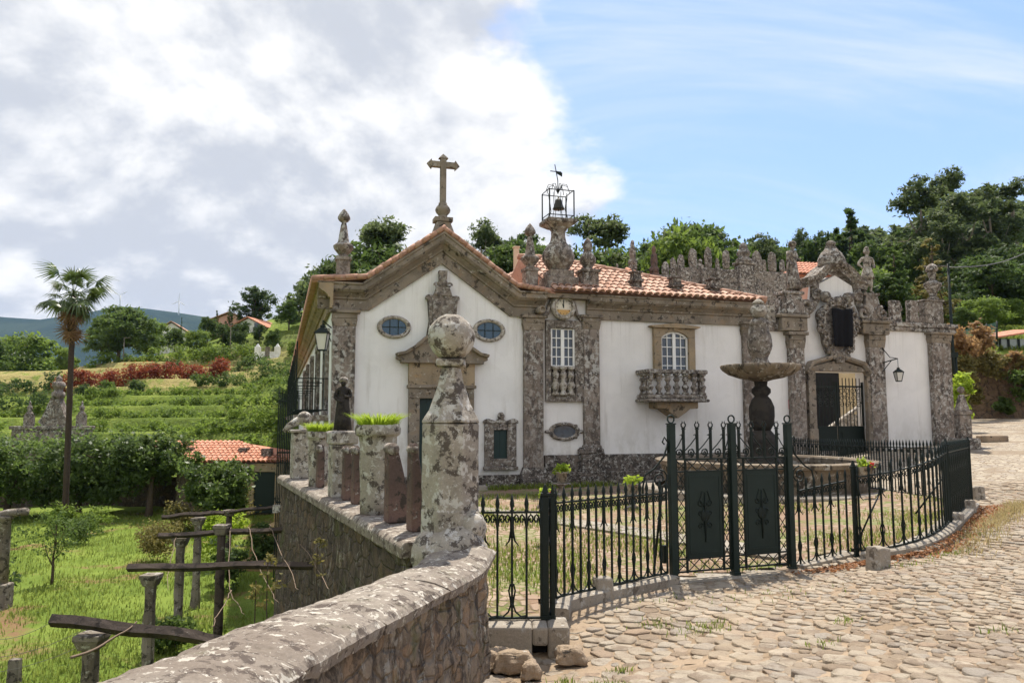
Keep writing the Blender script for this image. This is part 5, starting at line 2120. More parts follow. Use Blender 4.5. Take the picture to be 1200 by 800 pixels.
stair = fb(stp, 'stair', M['granite_pale'], yard)
rl = MB()
for k in range(12):
    x = xs0 + .1 + k * .3
    zb_ = gz + min(9, k) * .17 + .1
    rl.lathe([(.06, 0), (.09, .25), (.04, .45), (.07, .7), (.06, .8)], 8, (x, 4.7, zb_))
for k in range(11):
    x = xs0 + .1 + k * .3
    z0_, z1_ = gz + min(9, k) * .17 + .9, gz + min(9, k + 1) * .17 + .9
    rl.hexa([(x, 4.6, z0_), (x + .3, 4.6, z1_), (x + .3, 4.8, z1_), (x, 4.8, z0_), (x, 4.6, z0_ + .12), (x + .3, 4.6, z1_ + .12), (x + .3, 4.8, z1_ + .12), (x, 4.8, z0_ + .12)])
sub(rl, 'balustrade', M['granite_pale'], stair, yard)

# brick-red building corner behind the left statue
sa, sb_ = FS(936, 340, 12)[0], FS(964, 340, 12)[0]
zt1, zt0 = FS(950, 322, 12)[1], FS(950, 345, 12)[1]
bh_ = fthing('garden_house', 'brick red garden house with a low tiled roof behind the scrolled crown', 'house', sb_, 12)
fb(MB().box(sa + .2, sb_ + 1.6, 12, 15, 1, zt1), 'wall', M['pink_wall'], bh_)
rm = MB()
rm.add([(sa - .3, 11.6, zt1 - .12), (sb_ + 2, 11.6, zt1 - .02), (sb_ + 2, 13.5, zt1 + .95), (sa + 1.0, 13.5, zt1 + .75), (sb_ + 2, 15.4, zt1), (sa - .3, 15.4, zt1 - .1)],
       [(0, 1, 2, 3), (3, 2, 4, 5), (0, 3, 5), (1, 4, 2), (0, 5, 4, 1)])
fb(rm, 'roof', M['tiles_bright'], bh_)
ll = math.hypot(1.9, 1.0)
roof_tiles('roof_tile_slope', M['tiles_bright'], bh_, ((sa - .3, 11.58, zt1 - .08), (1, 0, .02), (0, 1.9, .98)), sb_ + 2.3 - sa, lambda u: ll * min(1, .15 + u / 1.4), seed=12)

# ================= old battlemented wall behind the wing
bw = fthing('battlement_wall', 'weathered dark battlement wall of rounded stones rising behind the tiled roof', 'wall', FS(845, 330, 11)[0], 11)
T = 11.0
def bq(px, py, t=T):
    return FS(px, py, t)
w = MB()
prev = None
steps = [(775, 330), (796, 330), (796, 313), (829, 313), (829, 311), (862, 311), (862, 326), (880, 326), (880, 315), (918, 315)]
zb = 2.0
a, b = bq(772, 330), bq(796, 330)
w.box(a[0], b[0], T, T + .25, zb, bq(785, 322)[1])
w.box(bq(795.5, 330)[0], bq(808, 330)[0], T - .2, T + .24, zb, bq(800, 314)[1])
w.box(bq(808, 330)[0], bq(865, 330)[0], T, T + .23, zb, bq(835, 314)[1])
w.box(bq(820, 330)[0], bq(823, 330)[0], T - .25, T - .002, zb, bq(822, 311)[1])
w.box(bq(838, 330)[0], bq(842, 330)[0], T - .25, T - .002, zb, bq(840, 311)[1])
w.box(bq(864, 330)[0], bq(880, 330)[0], T - .25, T + .26, zb, bq(872, 311)[1])
w.box(bq(862, 330)[0], bq(882, 330)[0], T - .32, T + .32, bq(872, 311)[1] + .002, bq(872, 307.5)[1])
w.box(bq(880, 330)[0], bq(925, 330)[0], T, T + .22, zb, bq(900, 318)[1])
o = fb(w, 'wall', M['granite_carved'], bw, bevel=.06)
for px, yt, wd, yb in ((781, 306, 9, 323), (790, 301.5, 8, 323), (799, 297, 8.5, 315), (813, 290, 10.5, 314), (831, 289, 9, 314), (852, 292, 9, 314), (888, 293.5, 12, 318), (906, 295, 10, 318), (822, 302, 5, 314), (842, 302, 5, 314), (918, 303, 7, 318), (897, 304, 5, 318)):
    sc_, zt = bq(px, yt)
    zb_ = bq(px, yb)[1]
    aw = (bq(px + wd / 2, 310)[0] - bq(px - wd / 2, 310)[0]) / 2
    mm = MB()
    h = zt - zb_
    pr = [(aw * .80, 0), (aw, h * .2), (aw * 1.0, h * .55), (aw * .92, h * .75), (aw * .68, h * .90), (aw * .32, h * .98), (.01, h)]
    mm.lathe(pr, 12, (0, 0, 0))
    mm.xform(Matrix.Translation((sc_, T + .12, zb_)) @ Matrix.Scale(.42, 4, (0, 1, 0)))
    rough(fb(mm, 'merlon', M['granite_carved'], bw), .10, .3, 1)
# pinnacle on the tallest block
sc_, zt = bq(871.5, 284)
zb_ = bq(872, 307.5)[1]
h = zt - zb_
mm = MB().lathe([(.42, .003), (.40, h * .15), (.26, h * .25), (.34, h * .38), (.36, h * .5), (.24, h * .62), (.20, h * .7), (.22, h * .8), (.14, h * .93), (.02, h)], 12, (sc_, T + .05, zb_))
rough(fb(mm, 'pinnacle', M['granite_carved'], bw), .07, .2, 1)
# ------------------------------------------------------------------ rubble masonry, front wall, parapet
def rubble(name, cols, mortar, cell=0.26, seed=0, lich=0.5):
    m, t, out = newmat(name)
    co = coord(t, (seed, 0, 0), (1, 1, 2.0))
    wob = nd(t, 'ShaderNodeTexNoise', {'Vector': co, 'Scale': 4.0, 'Detail': 4.0})
    co2 = nd(t, 'ShaderNodeMix', {0: 0.10, 4: co, 5: wob.outputs['Color']}, data_type='VECTOR').outputs[1]
    v1 = nd(t, 'ShaderNodeTexVoronoi', {'Vector': co2, 'Scale': 1 / cell, 'Randomness': 0.9}, feature='DISTANCE_TO_EDGE')
    v2 = nd(t, 'ShaderNodeTexVoronoi', {'Vector': co2, 'Scale': 1 / cell, 'Randomness': 0.9})
    h_ = nd(t, 'ShaderNodeSeparateColor', {0: v2.outputs['Color']})
    c = mixc(t, h_.outputs[0], cols[0], cols[1])
    c = mixc(t, sstep(t, h_.outputs[1], .6, .9), c, cols[2])
    nb_ = noise(t, coord(t, (seed, 4, 4)), 4.5, 12, .75, .8)
    c = mixc(t, .6, c, mixc(t, sstep(t, nb_, .38, .62), cols[1], cols[0]))
    g = noise(t, co, 30, 6, .75)
    c = mixc(t, .5, c, mixc(t, g, (.1, .09, .08), (.75, .7, .66)), 'OVERLAY')
    e = sstep(t, v1.outputs['Distance'], .01, .09)
    c = mixc(t, mth(t, 'ADD', mth(t, 'MULTIPLY', e, .6), .4), mortar, c)
    nd_ = noise(t, coord(t, (3, seed, 2), (1, 1, .5)), 4.2, 14, .78, .8)
    c = mixc(t, mth(t, 'MULTIPLY', sstep(t, nd_, .47, .58), .8), c, (.055, .045, .038))
    nl = noise(t, coord(t, (9, seed, 7), (1, 1, .55)), 7.0, 14, .78, .6)
    c = mixc(t, mth(t, 'MULTIPLY', sstep(t, nl, .55, .61), lich), c, (.42, .39, .33))
    ng = noise(t, coord(t, (1, seed, 3)), 1.8, 8, .66)
    c = mixc(t, mth(t, 'MULTIPLY', sstep(t, ng, .55, .68), .55), c, (.10, .115, .04))
    hh = mth(t, 'ADD', mth(t, 'MULTIPLY', e, .9), mth(t, 'MULTIPLY', g, .5))
    pbsdf(t, out, c, .92, mth(t, 'ADD', hh, noise(t, co, 9, 6, .7)), .9, .035, .15)
    return m


M['rubble'] = rubble('rubble_masonry', ((.36, .29, .21), (.22, .18, .14), (.36, .22, .12)), (.16, .13, .10), .26, 1, .7)
M['rubble_dark'] = rubble('mossy_rubble', ((.17, .13, .10), (.11, .09, .075), (.22, .15, .08)), (.08, .07, .055), .34, 2, .5)


def strip_path(pts, step):
    out = []
    for a, b in zip(pts[:-1], pts[1:]):
        A, B = Vector(a), Vector(b)
        n = max(1, int((B - A).length / step))
        out += [A.lerp(B, i / n) for i in range(n)]
    out.append(Vector(pts[-1]))
    return out


def smooth_path(pts, it=2):
    P = [Vector(p) for p in pts]
    for _ in range(it):
        q = [P[0]]
        for a, b in zip(P[:-1], P[1:]):
            q += [a.lerp(b, .25), a.lerp(b, .75)]
        q.append(P[-1])
        P = q
    return P


def fore_top(y):
    return .83 + max(0.0, 7.1 - y) * .078 + .10 * max(0.0, min(1.0, (y - 6.6) / .7)) ** 2


def ribbon(mb, path, prof_at, mi=0, smooth=False):
    """cross-section (side, z) swept along a ground path"""
    vs, fs = [], []
    k = None
    for i, p in enumerate(path):
        a, b = path[max(0, i - 1)], path[min(len(path) - 1, i + 1)]
        d = (b - a)
        d.z = 0
        d.normalize()
        n_ = Vector((d.y, -d.x, 0))            # right-hand side of the path
        pr = prof_at(p, i)
        k = len(pr)
        for s_, z in pr:
            q = p + n_ * s_
            vs.append((q.x, q.y, z))
    for i in range(len(path) - 1):
        for q in range(k):
            q2 = (q + 1) % k
            fs.append((i * k + q, i * k + q2, (i + 1) * k + q2, (i + 1) * k + q))
    fs.append(tuple(range(k - 1, -1, -1)))
    fs.append(tuple(range((len(path) - 1) * k, len(path) * k)))
    return mb.add(vs, fs, mi, smooth)


fpath = strip_path([(p.x, p.y, 0) for p in smooth_path([(x, y, 0) for x, y in FORE], 2)], .12)
fpath = [Vector(p) for p in fpath]
fwall = thing('front_wall', 'rough stone wall with a rounded lichen spotted coping curving out of the foreground', 'wall', (FORE[3][0], FORE[3][1], 0))
wm = MB()
NZ = 9


def wall_prof(p, i):
    zt = fore_top(p.y) - .13
    zb = rz(p.x + .3, p.y) - .25
    R = [(.235 + .05 * (1 - k / NZ), lerp(zb, zt, k / NZ)) for k in range(NZ + 1)]
    Lf = [(-.24 - .06 * (1 - k / NZ), lerp(-2.9, zt, k / NZ)) for k in range(NZ, -1, -1)]
    return R + Lf


ribbon(wm, fpath, wall_prof)
o = wm.build('wall', M['rubble'], fwall, world=True)
rough(o, .075, .13, 2)
# coping: separate rounded stones, butted with open joints
cum_ = [0.0]
for a, b in zip(fpath[:-1], fpath[1:]):
    cum_.append(cum_[-1] + (b - a).length)


def fpos(d):
    d = max(0, min(cum_[-1] - 1e-4, d))
    for i in range(len(fpath) - 1):
        if cum_[i + 1] >= d:
            return fpath[i].lerp(fpath[i + 1], (d - cum_[i]) / (cum_[i + 1] - cum_[i]))
    return fpath[-1]


tot = cum_[-1]
d = 0.0
rg_ = random.Random(4)
cuts = []
while d < tot - .3:
    L = rg_.uniform(.9, 1.35)
    e = min(tot, d + L)
    if tot - e < .5:
        e = tot
    cuts.append((d, e))
    d = e
for k, (a, b) in enumerate(cuts):
    n = max(6, int((b - a) / .08))
    pth = [fpos(lerp(a + .006, b - .006, i / n)) for i in range(n + 1)]
    jz, jx = rg_.uniform(-.010, .010), rg_.uniform(-.012, .012)

    def cp(p, i, jz=jz, jx=jx, n=n):
        z = fore_top(p.y) + jz - .018 * (i in (0, n))
        zb = fore_top(p.y) - .128
        return [(.30 + jx, zb), (.315 + jx, zb + .06), (.285 + jx, z - .035), (.20 + jx, z - .004), (.10, z + .012), (0, z + .018), (-.10, z + .012), (-.20 + jx, z - .004), (-.285 + jx, z - .035), (-.30 + jx, zb + .06), (-.29 + jx, zb)]
    cm = ribbon(MB(), pth, cp)
    o = cm.build('coping_stone', M['coping'], fwall, world=True)
    rough(o, .03, .09, 2)
    rough(o, .02, .35, 0)

# parapet between terrace and garden
dirp = (PAR1 - PAR0).normalized()
par = thing('parapet_wall', 'tall mossy retaining wall of the terrace dropping to the green garden', 'wall', ((PAR0 + PAR1) / 2))
ZP = .915
ppath = strip_path([tuple(PAR0 - dirp * .1), tuple(PAR1 + dirp * .3)], .3)
wm = MB()
ribbon(wm, ppath, lambda p, i: [(.25, -.6), (.25, ZP - .16), (-.22, ZP - .16)] + [(-.24 - .14 * k / 8, lerp(ZP - .2, -2.9, k / 8)) for k in range(9)])
o = wm.build('wall', M['rubble_dark'], par, world=True)
rough(o, .07, .2, 2)
cm = MB()
ribbon(cm, ppath, lambda p, i: [(.29, ZP - .16), (.29, ZP), (-.29, ZP), (-.34, ZP - .05), (-.34, ZP - .16)])
o = cm.build('coping', M['coping'], par, world=True, bevel=.02)
rough(o, .02, .2, 1)
# wall carries on to the house corner, then the house's own base
lw = strip_path([tuple(PAR1 + dirp * .32), (CORNER.x + .1, CORNER.y - .15, 0)], .4)
wm = MB()
ribbon(wm, lw, lambda p, i: [(.25, -.6), (.25, .3), (-.25, .3), (-.32, -2.9)])
o = wm.build('wall', M['rubble_dark'], par, world=True)
rough(o, .05, .25, 1)


def wpar(px):
    """point on the parapet's centre line seen at picture column px"""
    r = ray(px, 560)
    a = np.array([[r.x, -dirp.x], [r.y, -dirp.y]])
    k, s_ = np.linalg.solve(a, np.array([PAR0.x, PAR0.y]))
    return Vector((r.x * k, r.y * k, 0))


ANG = math.atan2(dirp.y, dirp.x)           # parapet heading


def oriented(name, label, cat, p, z, group=None):
    return thing(name, label, cat, (p.x, p.y, z), ANG - math.pi / 2, group)


def grass_pot(px, yt, wd, label, seed, n):
    p = wpar(px)
    zt = zat(yt, p.y)
    r = wd / 900 * p.y / 2
    h = zt - ZP
    o = oriented('stone_planter', label, 'planter', p, ZP, 'tall stone planters on the terrace parapet')
    mb = MB()
    mb.lathe([(r * .80, .004), (r * .84, h * .3), (r * .90, h * .75), (r * .95, h * .86), (r * 1.12, h * .89), (r * 1.14, h * .95), (r * 1.05, h), (r * .85, h), (r * .82, h * .93)], 18)
    b = mb.build('pot', M['granite_pale'], o)
    rough(b, .035, .12, 1)
    rg = np.random.default_rng(seed)
    a, q = rg.uniform(0, 6.28, n), r * .95 * np.sqrt(rg.random(n))
    pts = np.stack([q * np.cos(a), q * np.sin(a), np.full(n, h * .95)], 1)
    g = blades('grass_tuft', pts, .17, .007, M['leaf_lime'], seed, 1.1, kind=None)
    adopt(g, o)
    return o


grass_pot(442, 497, 47, 'larger stone planter of bright grass, nearer to the ball topped pillar', 1, 900)
grass_pot(373, 505, 27, 'slimmer stone planter of bright grass beside the draped statue', 2, 800)

# upright merlon slabs with a rolled top
for k, (px, yt, wd, lab) in enumerate((
        (377, 520, 8, 'narrow dark upright stone just right of the slimmer planter'),
        (408.5, 521, 13, 'dark reddish upright stone left of the larger grass planter'),
        (419, 521, 8, 'grey upright stone tucked against the larger planter'),
        (464, 518, 23, 'broad scroll topped stone right of the larger planter, with a sloping back'),
        (487, 518, 15, 'dark scroll topped upright stone beside the ball topped pillar'))):
    p = wpar(px)
    zt = zat(yt, p.y)
    h = zt - ZP
    o = oriented('parapet_stone', lab, 'parapet stone', p, ZP, 'upright scroll stones on the terrace parapet')
    mb = MB()
    w = .15 if k != 3 else .14
    # side profile along the wall
    pts = [(-.17, .003), (-.17, h - .11), (-.15, h - .04), (-.09, h), (-.02, h - .03), (.01, h - .10), (.10, h * .62), (.19, h * .36), (.19, .003)]
    if k in (0, 2):
        pts = [(-.14, .003), (-.14, h - .10), (-.10, h - .02), (-.04, h), (.02, h - .04), (.04, h - .12), (.06, .003)]
    kx = wd / 900 * p.y / (pts[-1][0] - pts[0][0]) * 1.05
    w = .10
    vs = [(y * kx, -w, z) for y, z in pts] + [(y * kx, w, z) for y, z in pts]
    nn = len(pts)
    mb.add(vs, [tuple(range(nn)), tuple(range(2 * nn - 1, nn - 1, -1))] + [(i, i + nn, (i + 1) % nn + nn, (i + 1) % nn) for i in range(nn)])
    b = mb.build('slab', M['granite_red'], o, bevel=.02)
    rough(b, .02, .1, 1)
    mb = MB().lathe([(.085 * min(1, kx * 1.2), -w - .01), (.085 * min(1, kx * 1.2), w + .01)], 12)
    mb.xform(Matrix.Translation((-.09 * kx, 0, h - .075)) @ Matrix.Rotation(math.pi / 2, 4, 'X'))
    mb.build('scroll', M['granite_lichen'], o)

# end pillar with a volute at the far end of the parapet
p = wpar(353)
zt = zat(482, p.y)
o = oriented('end_pillar', 'white grey end pillar with a ball and a leaning scroll at the far end of the parapet', 'pillar', p, ZP)
h = zt - ZP
mb = MB().box(-.20, .20, -.2, .2, .003, h - .42).box(-.26, .26, -.26, .26, h - .418, h - .36)
mb.build('shaft', M['granite_pale'], o, bevel=.02)
mb = MB().sphere((.03, 0, h - .14), .145, 14, 10)
mb.tube([(-.36, 0, h - .40), (-.28, 0, h - .30), (-.15, 0, h - .22), (0, 0, h - .14)], [.04, .06, .08, .09], 8)
mb.build('scroll', M['granite_pale'], o)

# the big corner pillar: octagonal drum, flared spire, slab and ball
PX, PY = xat(529, 7.6), 7.6
pil = thing('corner_pillar', 'big lichen crusted stone pillar with a flared neck and a ball on top', 'pillar', (PX, PY, .2))
zd, zn, zs = zat(495.5, 7.6) - .2, zat(430, 7.6) - .2, zat(421, 7.6) - .2
mb = MB()
r8 = .295
mb.lathe([(r8 * 1.02, -.6), (r8 * 1.02, zd * .55), (r8, zd * .56), (r8, zd)], 8, smooth=False, rot=math.pi / 8 + .1)
b = mb.build('drum', M['granite_pale'], pil, bevel=.02)
rough(b, .035, .12, 2)
mb = MB()
H_ = zn - zd
mb.lathe([(r8 * 1.03, zd + .002), (r8 * 1.0, zd + .03), (r8 * .80, zd + H_ * .22), (r8 * .62, zd + H_ * .45), (r8 * .46, zd + H_ * .70), (r8 * .33, zn)], 8, smooth=False, rot=math.pi / 8 + .1)
b = mb.build('spire', M['granite_pale'], pil, bevel=.012)
rough(b, .025, .12, 2)
mb = MB().box(-.14, .14, -.14, .14, zn + .002, zs)
b = mb.build('neck_slab', M['granite_pale'], pil, bevel=.02)
rough(b, .02, .08, 1)
mb = MB().sphere((0, 0, zs + .218), .232, 28, 18)
b = mb.build('ball', M['granite_pale'], pil)
rough(b, .03, .14, 1)
mb = MB().sphere((.06, -.22, .62), .34, 16, 10, 0, (1.0, .75, .85)).sphere((.22, -.14, .84), .18, 14, 8, 0, (.75, 1, 1.0)).sphere((-.14, -.20, .58), .27, 14, 8, 0, (.8, .9, 1.0))
b = mb.build('footing', M['granite_pale'], pil)
rough(b, .10, .22, 1)

# kerbstone block with a drain hole under the left end of the fence
kb = thing('drain_block', 'long granite block with a square drain hole under the fence end', 'stone block', (.13, 7.95, -.45))
mb = MB()
x0, x1 = -.42, .565
hx0, hx1 = .20, .355
yb0, yb1 = 7.80, 8.22
zt = .055
mb.box(x0, hx0, yb0, yb1, -.5, zt).box(hx1, x1, yb0, yb1, -.5, zt + .001).box(hx0, hx1, yb0, yb1, -.125, zt - .001)
b = mb.build('block', M['kerb'], kb, world=True, bevel=.025)
rough(b, .022, .16, 2)
MB().box(hx0 + .002, hx1 - .002, 7.98, 8.2, -.49, -.127).build('drain', M['dark_gap'], kb, world=True)  # near-black fill stands for the shade inside the hole
for k, (x, y, sx, sy, sz, lab) in enumerate(((.02, 7.35, .20, .13, .10, 'flat brown rock lying before the drain hole'), (-.18, 7.5, .20, .14, .09, 'long brown rock lying against the foreground wall'),
                                             (.16, 7.08, .12, .09, .075, 'small rounded rock at the edge of the drain gully'), (-.02, 7.64, .13, .07, .06, 'pale chipped rock on the ledge before the granite block'),
                                             (.55, 7.55, .15, .12, .08, 'rough rock right of the drain hole'))):
    mb = MB().frustum(0, 0, -sz, sz * .7, sx, sy, sx * .7, sy * .65)
    b = mb.build('rock', M['rock'], bevel=.03)
    b.location = (x, y, rz(x, y) + sz * .15)
    b.rotation_euler = (0, 0, k * .8)
    rough(b, .09, .13, 3)
    tag(b, lab, 'rock')

# ------------------------------------------------------------------ kerb under the fence
kp = strip_path([(.50, 8.72, 0), (.56, 9.02, 0), (1.2, 9.7, 0), (2.15, 10.62, 0)], .2)
mb = ribbon(MB(), kp, lambda p, i: [(.13, rz(p.x, p.y) - .12), (.13, rz(p.x, p.y) + .08), (.10, rz(p.x, p.y) + .095), (-.14, rz(p.x, p.y) + .095), (-.14, rz(p.x, p.y) - .1)])
b = mb.build('kerb', M['kerb'])
rough(b, .02, .12, 1)
tag(b, kind='structure')
mb = MB()
gl_, gr_ = Vector((2.2, 10.7, 0)), Vector((4.06, 11.4, 0))
gd = (gr_ - gl_).normalized()
kp = strip_path([tuple(gl_ - gd * .1), tuple(gr_ + gd * .15)], .3)
ribbon(mb, kp, lambda p, i: [(.20, -.3), (.20, -.085), (-.30, -.07), (-.30, -.3)])
b = mb.build('threshold', M['kerb'])
tag(b, kind='structure')
kp = smooth_path([(4.2, 11.42, 0), (5.07, 11.66, 0)], 0)
SEC2 = [Vector(p) for p in smooth_path([(5.10, 11.48, 0), (5.45, 11.30, 0), (5.95, 11.40, 0), (6.45, 11.78, 0), (6.85, 12.25, 0)], 2)]


def base2(x):
    return float(np.interp(x, [5.0, 5.85, 6.8, 9.1], [.16, .33, .50, .46]))


kp = strip_path([tuple(p) for p in SEC2] + [(9.12, 15.5, 0)], .2)
mb = ribbon(MB(), kp, lambda p, i: [(.15, base2(p.x) - .6), (.15, base2(p.x) - .035), (.12, base2(p.x) - .015), (-.17, base2(p.x) - .015), (-.17, base2(p.x) - .5)])
b = mb.build('kerb', M['kerb'])
rough(b, .025, .14, 1)
tag(b, kind='structure')
kp = strip_path([(4.15, 11.44, 0), (5.06, 11.74, 0)], .2)
mb = ribbon(MB(), kp, lambda p, i: [(.14, -.3), (.14, rz(p.x, p.y) + .03), (-.14, rz(p.x, p.y) + .03), (-.14, -.3)])
tag(mb.build('kerb', M['kerb']), kind='structure')

# guard stones standing along the fence
for k, (px, yt, yb, Y, wd, lab) in enumerate(((707, 674, 699, 9.2, .20, 'squat pale granite guard stone left of the iron gate'),
                                             (1029, 639, 665, 9.15, .20, 'grey square granite guard stone right of the gate by the end of the kerb'),
                                             (1118, 599, 616, 11.3, .22, 'tilted granite guard stone at the fence corner, nearest of the three by the roadside'),
                                             (1136, 585, 601, 12.9, .22, 'grey granite guard stone in dry leaves, middle of the three by the roadside'),
                                             (1145, 569, 584, 14.0, .20, 'upright granite guard stone at the fence corner, farthest of the three by the roadside'))):
    gp = onroad(px, yb)
    x, Y, z0 = gp.x, gp.y, gp.z
    wd = (22, 22, 21, 15, 14)[k] / 900 * Y
    h = zat(yt, Y + wd * .3) - z0
    mb = MB().frustum(0, 0, -.15, h, wd / 2 * 1.04, wd / 2 * .95, wd / 2 * .92, wd / 2 * .85)
    b = mb.build('guard_stone', M['kerb'], bevel=.03)
    b.location = (x, Y, z0 - .15)
    b.rotation_euler = (.04 * (k % 3 - 1), .05 * (k % 2), .35 * k + .2)
    rough(b, .03, .08, 2)
    tag(b, lab, 'guard stone', 'granite guard stones along the fence')

# ------------------------------------------------------------------ iron fence
def picket_mesh(h, rail=1.06):
    mb = MB()
    mb.box(-.011, .011, -.011, .011, 0, h - .18)
    mb.lathe([(.012, h - .20), (.021, h - .185), (.021, h - .17), (.013, h - .16), (.024, h - .11), (.021, h - .085), (.002, h)], 6)
    return mb.mesh('picket', M['iron'])


def cscroll(mb, p, q, z, h, flip=1, r=.010):
    """pair of C scrolls filling the gap between two pickets, under a rail (flip=1) or above the bottom rail"""
    d = (q - p)
    L = d.length
    d.normalize()

    def w(u, zz):
        a = p + d * u
        return (a.x, a.y, z + flip * zz)
    # curl from each picket, meeting in the middle
    for sgn, o in ((1, 0.0), (-1, L)):
        pts = [w(o + sgn * uu * L, zz * h) for uu, zz in ((.0, -.95), (.06, -.55), (.16, -.18), (.30, -.05), (.42, -.15), (.45, -.32), (.38, -.46), (.27, -.44), (.22, -.32), (.29, -.25))]
        mb.tube(pts, r, 4)


def barb(mb, p, d, z, r=.012):
    for sgn in (-1, 1):
        pts = [(p.x + d.x * sgn * u, p.y + d.y * sgn * u, z + zz) for u, zz in ((.0, .22), (.015, .12), (.03, .05), (.07, .0))]
        mb.tube(pts, [r, r, r * .8, r * .4], 4)


PK = picket_mesh(1.25)


def fence_run(fence, path, base_at, spacing=.157, scroll_every=2, mesh=PK, sparse=False):
    """pickets, two rails and scrollwork along a path; one picket is one part"""
    path = [Vector(p) for p in path]
    seg = [(b - a).length for a, b in zip(path[:-1], path[1:])]
    tot = sum(seg)
    n = max(2, int(round(tot / spacing)))

    def pos(d):
        for i, L in enumerate(seg):
            if d <= L or i == len(seg) - 1:
                return path[i].lerp(path[i + 1], min(1, d / L))
            d -= L
    pts = []
    loc = Vector(fence.location)
    for i in range(n + 1):
        p = pos(tot * i / n)
        z = base_at(p.x, p.y)
        pts.append(Vector((p.x, p.y, z)))
        if 0 < i < n or True:
            o = bpy.data.objects.new('picket', mesh)
            C.objects.link(o)
            adopt(o, fence)
            o.location = Vector((p.x, p.y, z)) - loc
            o.rotation_euler = (0, 0, math.atan2(seg and (path[-1] - path[0]).y, (path[-1] - path[0]).x))
    for zz, t in ((.0, .014), (1.06, .014)):
        rl = MB()
        for a, b in zip(pts[:-1], pts[1:]):
            d = (b - a).normalized()
            nn = Vector((-d.y, d.x, 0)) * .018
            up = Vector((0, 0, .010))
            a2, b2 = a + Vector((0, 0, zz)), b + Vector((0, 0, zz))
            rl.hexa([a2 - nn - up, b2 - nn - up, b2 + nn - up, a2 + nn - up, a2 - nn + up, b2 - nn + up, b2 + nn + up, a2 + nn + up])
        rl.build('rail', M['iron'], fence, world=True)
    sw = MB()
    for i, (a, b) in enumerate(zip(pts[:-1], pts[1:])):
        d = (b - a).normalized()
        fa, fb_ = Vector((a.x, a.y, a.z + 1.05)), Vector((b.x, b.y, b.z + 1.05))
        if not sparse or i % 2 == 0:
            cscroll(sw, Vector((a.x, a.y, 0)), Vector((b.x, b.y, 0)), (a.z + b.z) / 2 + 1.045, .19, 1, .009)
        if i % scroll_every == 0:
            # basket of bent bars rising from the bottom rail, and the sheath on the picket
            for q, o_ in ((a, -d), (a, d)):
                e = q + o_ * (b - a).length
                pp = [(q.x + (e.x - q.x) * u, q.y + (e.y - q.y) * u, q.z + zz) for u, zz in ((.10, .34), (.22, .27), (.10, .18), (.08, .13), (.25, .06), (.6, .015), (.95, .02))]
                sw.tube(pp, .009, 4)
            barb(sw, a, d, a.z + .72)
            sw.lathe([(.013, .80), (.022, .83), (.022, .98), (.013, 1.02)], 6, (a.x, a.y, a.z))
    sw.build('scrollwork', M['iron'], fence, world=True)
    return pts


def fence_post(fence, x, y, z, h, r=.038, cap='spear'):
    loc = Vector(fence.location)
    mb = MB().box(-r, r, -r, r, 0, h - .12)
    mb.box(-r * 1.35, r * 1.35, -r * 1.35, r * 1.35, .0, .04).box(-r * 1.3, r * 1.3, -r * 1.3, r * 1.3, h - .118, h - .085)
    mb.frustum(0, 0, h - .083, h, r, r, r * .25, r * .25)
    o = mb.build('post', M['iron'], fence, bevel=.004)
    o.location = Vector((x, y, z)) - loc
    return o


fl = thing('iron_fence', 'dark iron picket fence between the ball topped pillar and the gate', 'fence', (.33, 8.1, .06), 0, 'iron fences round the forecourt')
fence_run(fl, [(-.30, 8.06, 0), (.30, 8.1, 0)], lambda x, y: .075)
for dx, r_ in ((-.015, .036), (.062, .02)):
    fence_post(fl, .36 + dx, 8.12, .055, 1.36, r_)
fence_run(fl, [(.40, 8.2, 0), (.47, 8.95, 0)], lambda x, y: .07, .15, 3)
fence_run(fl, [(.50, 9.0, 0), (1.1, 9.62, 0), (2.1, 10.62, 0)], lambda x, y: lerp(.07, .03, (x - .5) / 1.6))
fr_ = thing('iron_fence', 'dark iron picket fence bulging outward right of the gate along the road', 'fence', (5.1, 11.6, .1), 0, 'iron fences round the forecourt')
fence_run(fr_, [(4.2, 11.44, 0), (5.02, 11.72, 0)], lambda x, y: lerp(-.02, .10, (x - 4.2) / .8))
fence_post(fr_, 5.07, 11.55, .06, 1.42, .03)
fence_run(fr_, [tuple(p) for p in SEC2], lambda x, y: base2(x))
fence_post(fr_, 6.87, 12.28, .42, 1.36, .03)
fence_run(fr_, [(6.92, 12.35, 0), (9.08, 15.45, 0)], lambda x, y: base2(x), .157)
fence_post(fr_, 9.12, 15.5, .38, 1.36, .03)
# diagonal stays
sm_ = MB()
sm_.tube([(5.10, 11.56, .30), (5.55, 11.7, 1.05)], .014, 5)
sm_.tube([(6.84, 12.3, 1.2), (6.3, 12.2, .62)], .014, 5)
sm_.build('stay', M['iron'], fr_, world=True)
sh = MB()
a_, b_ = Vector((6.92, 12.37, 0)), Vector((9.08, 15.47, 0))
dd_ = (b_ - a_).normalized()
nn_ = Vector((-dd_.y, dd_.x, 0))
for zz in (.25, .62, .98):
    for q in range(1):
        p0_, p1_ = a_ + nn_ * .03, b_ + nn_ * .03
        z0_, z1_ = base2(a_.x) + zz, base2(b_.x) + zz
        sh.hexa([p0_ + Vector((0, 0, z0_)), p1_ + Vector((0, 0, z1_)), p1_ + nn_ * .012 + Vector((0, 0, z1_)), p0_ + nn_ * .012 + Vector((0, 0, z0_)),
                 p0_ + Vector((0, 0, z0_ + .035)), p1_ + Vector((0, 0, z1_ + .035)), p1_ + nn_ * .012 + Vector((0, 0, z1_ + .035)), p0_ + nn_ * .012 + Vector((0, 0, z0_ + .035))])
sh.build('cross_rails', M['iron'], fr_, world=True)
fbk = thing('iron_fence', 'far side of the dark iron picket fence running back behind the fountain', 'fence', (9.2, 20, .35), 0, 'iron fences round the forecourt')
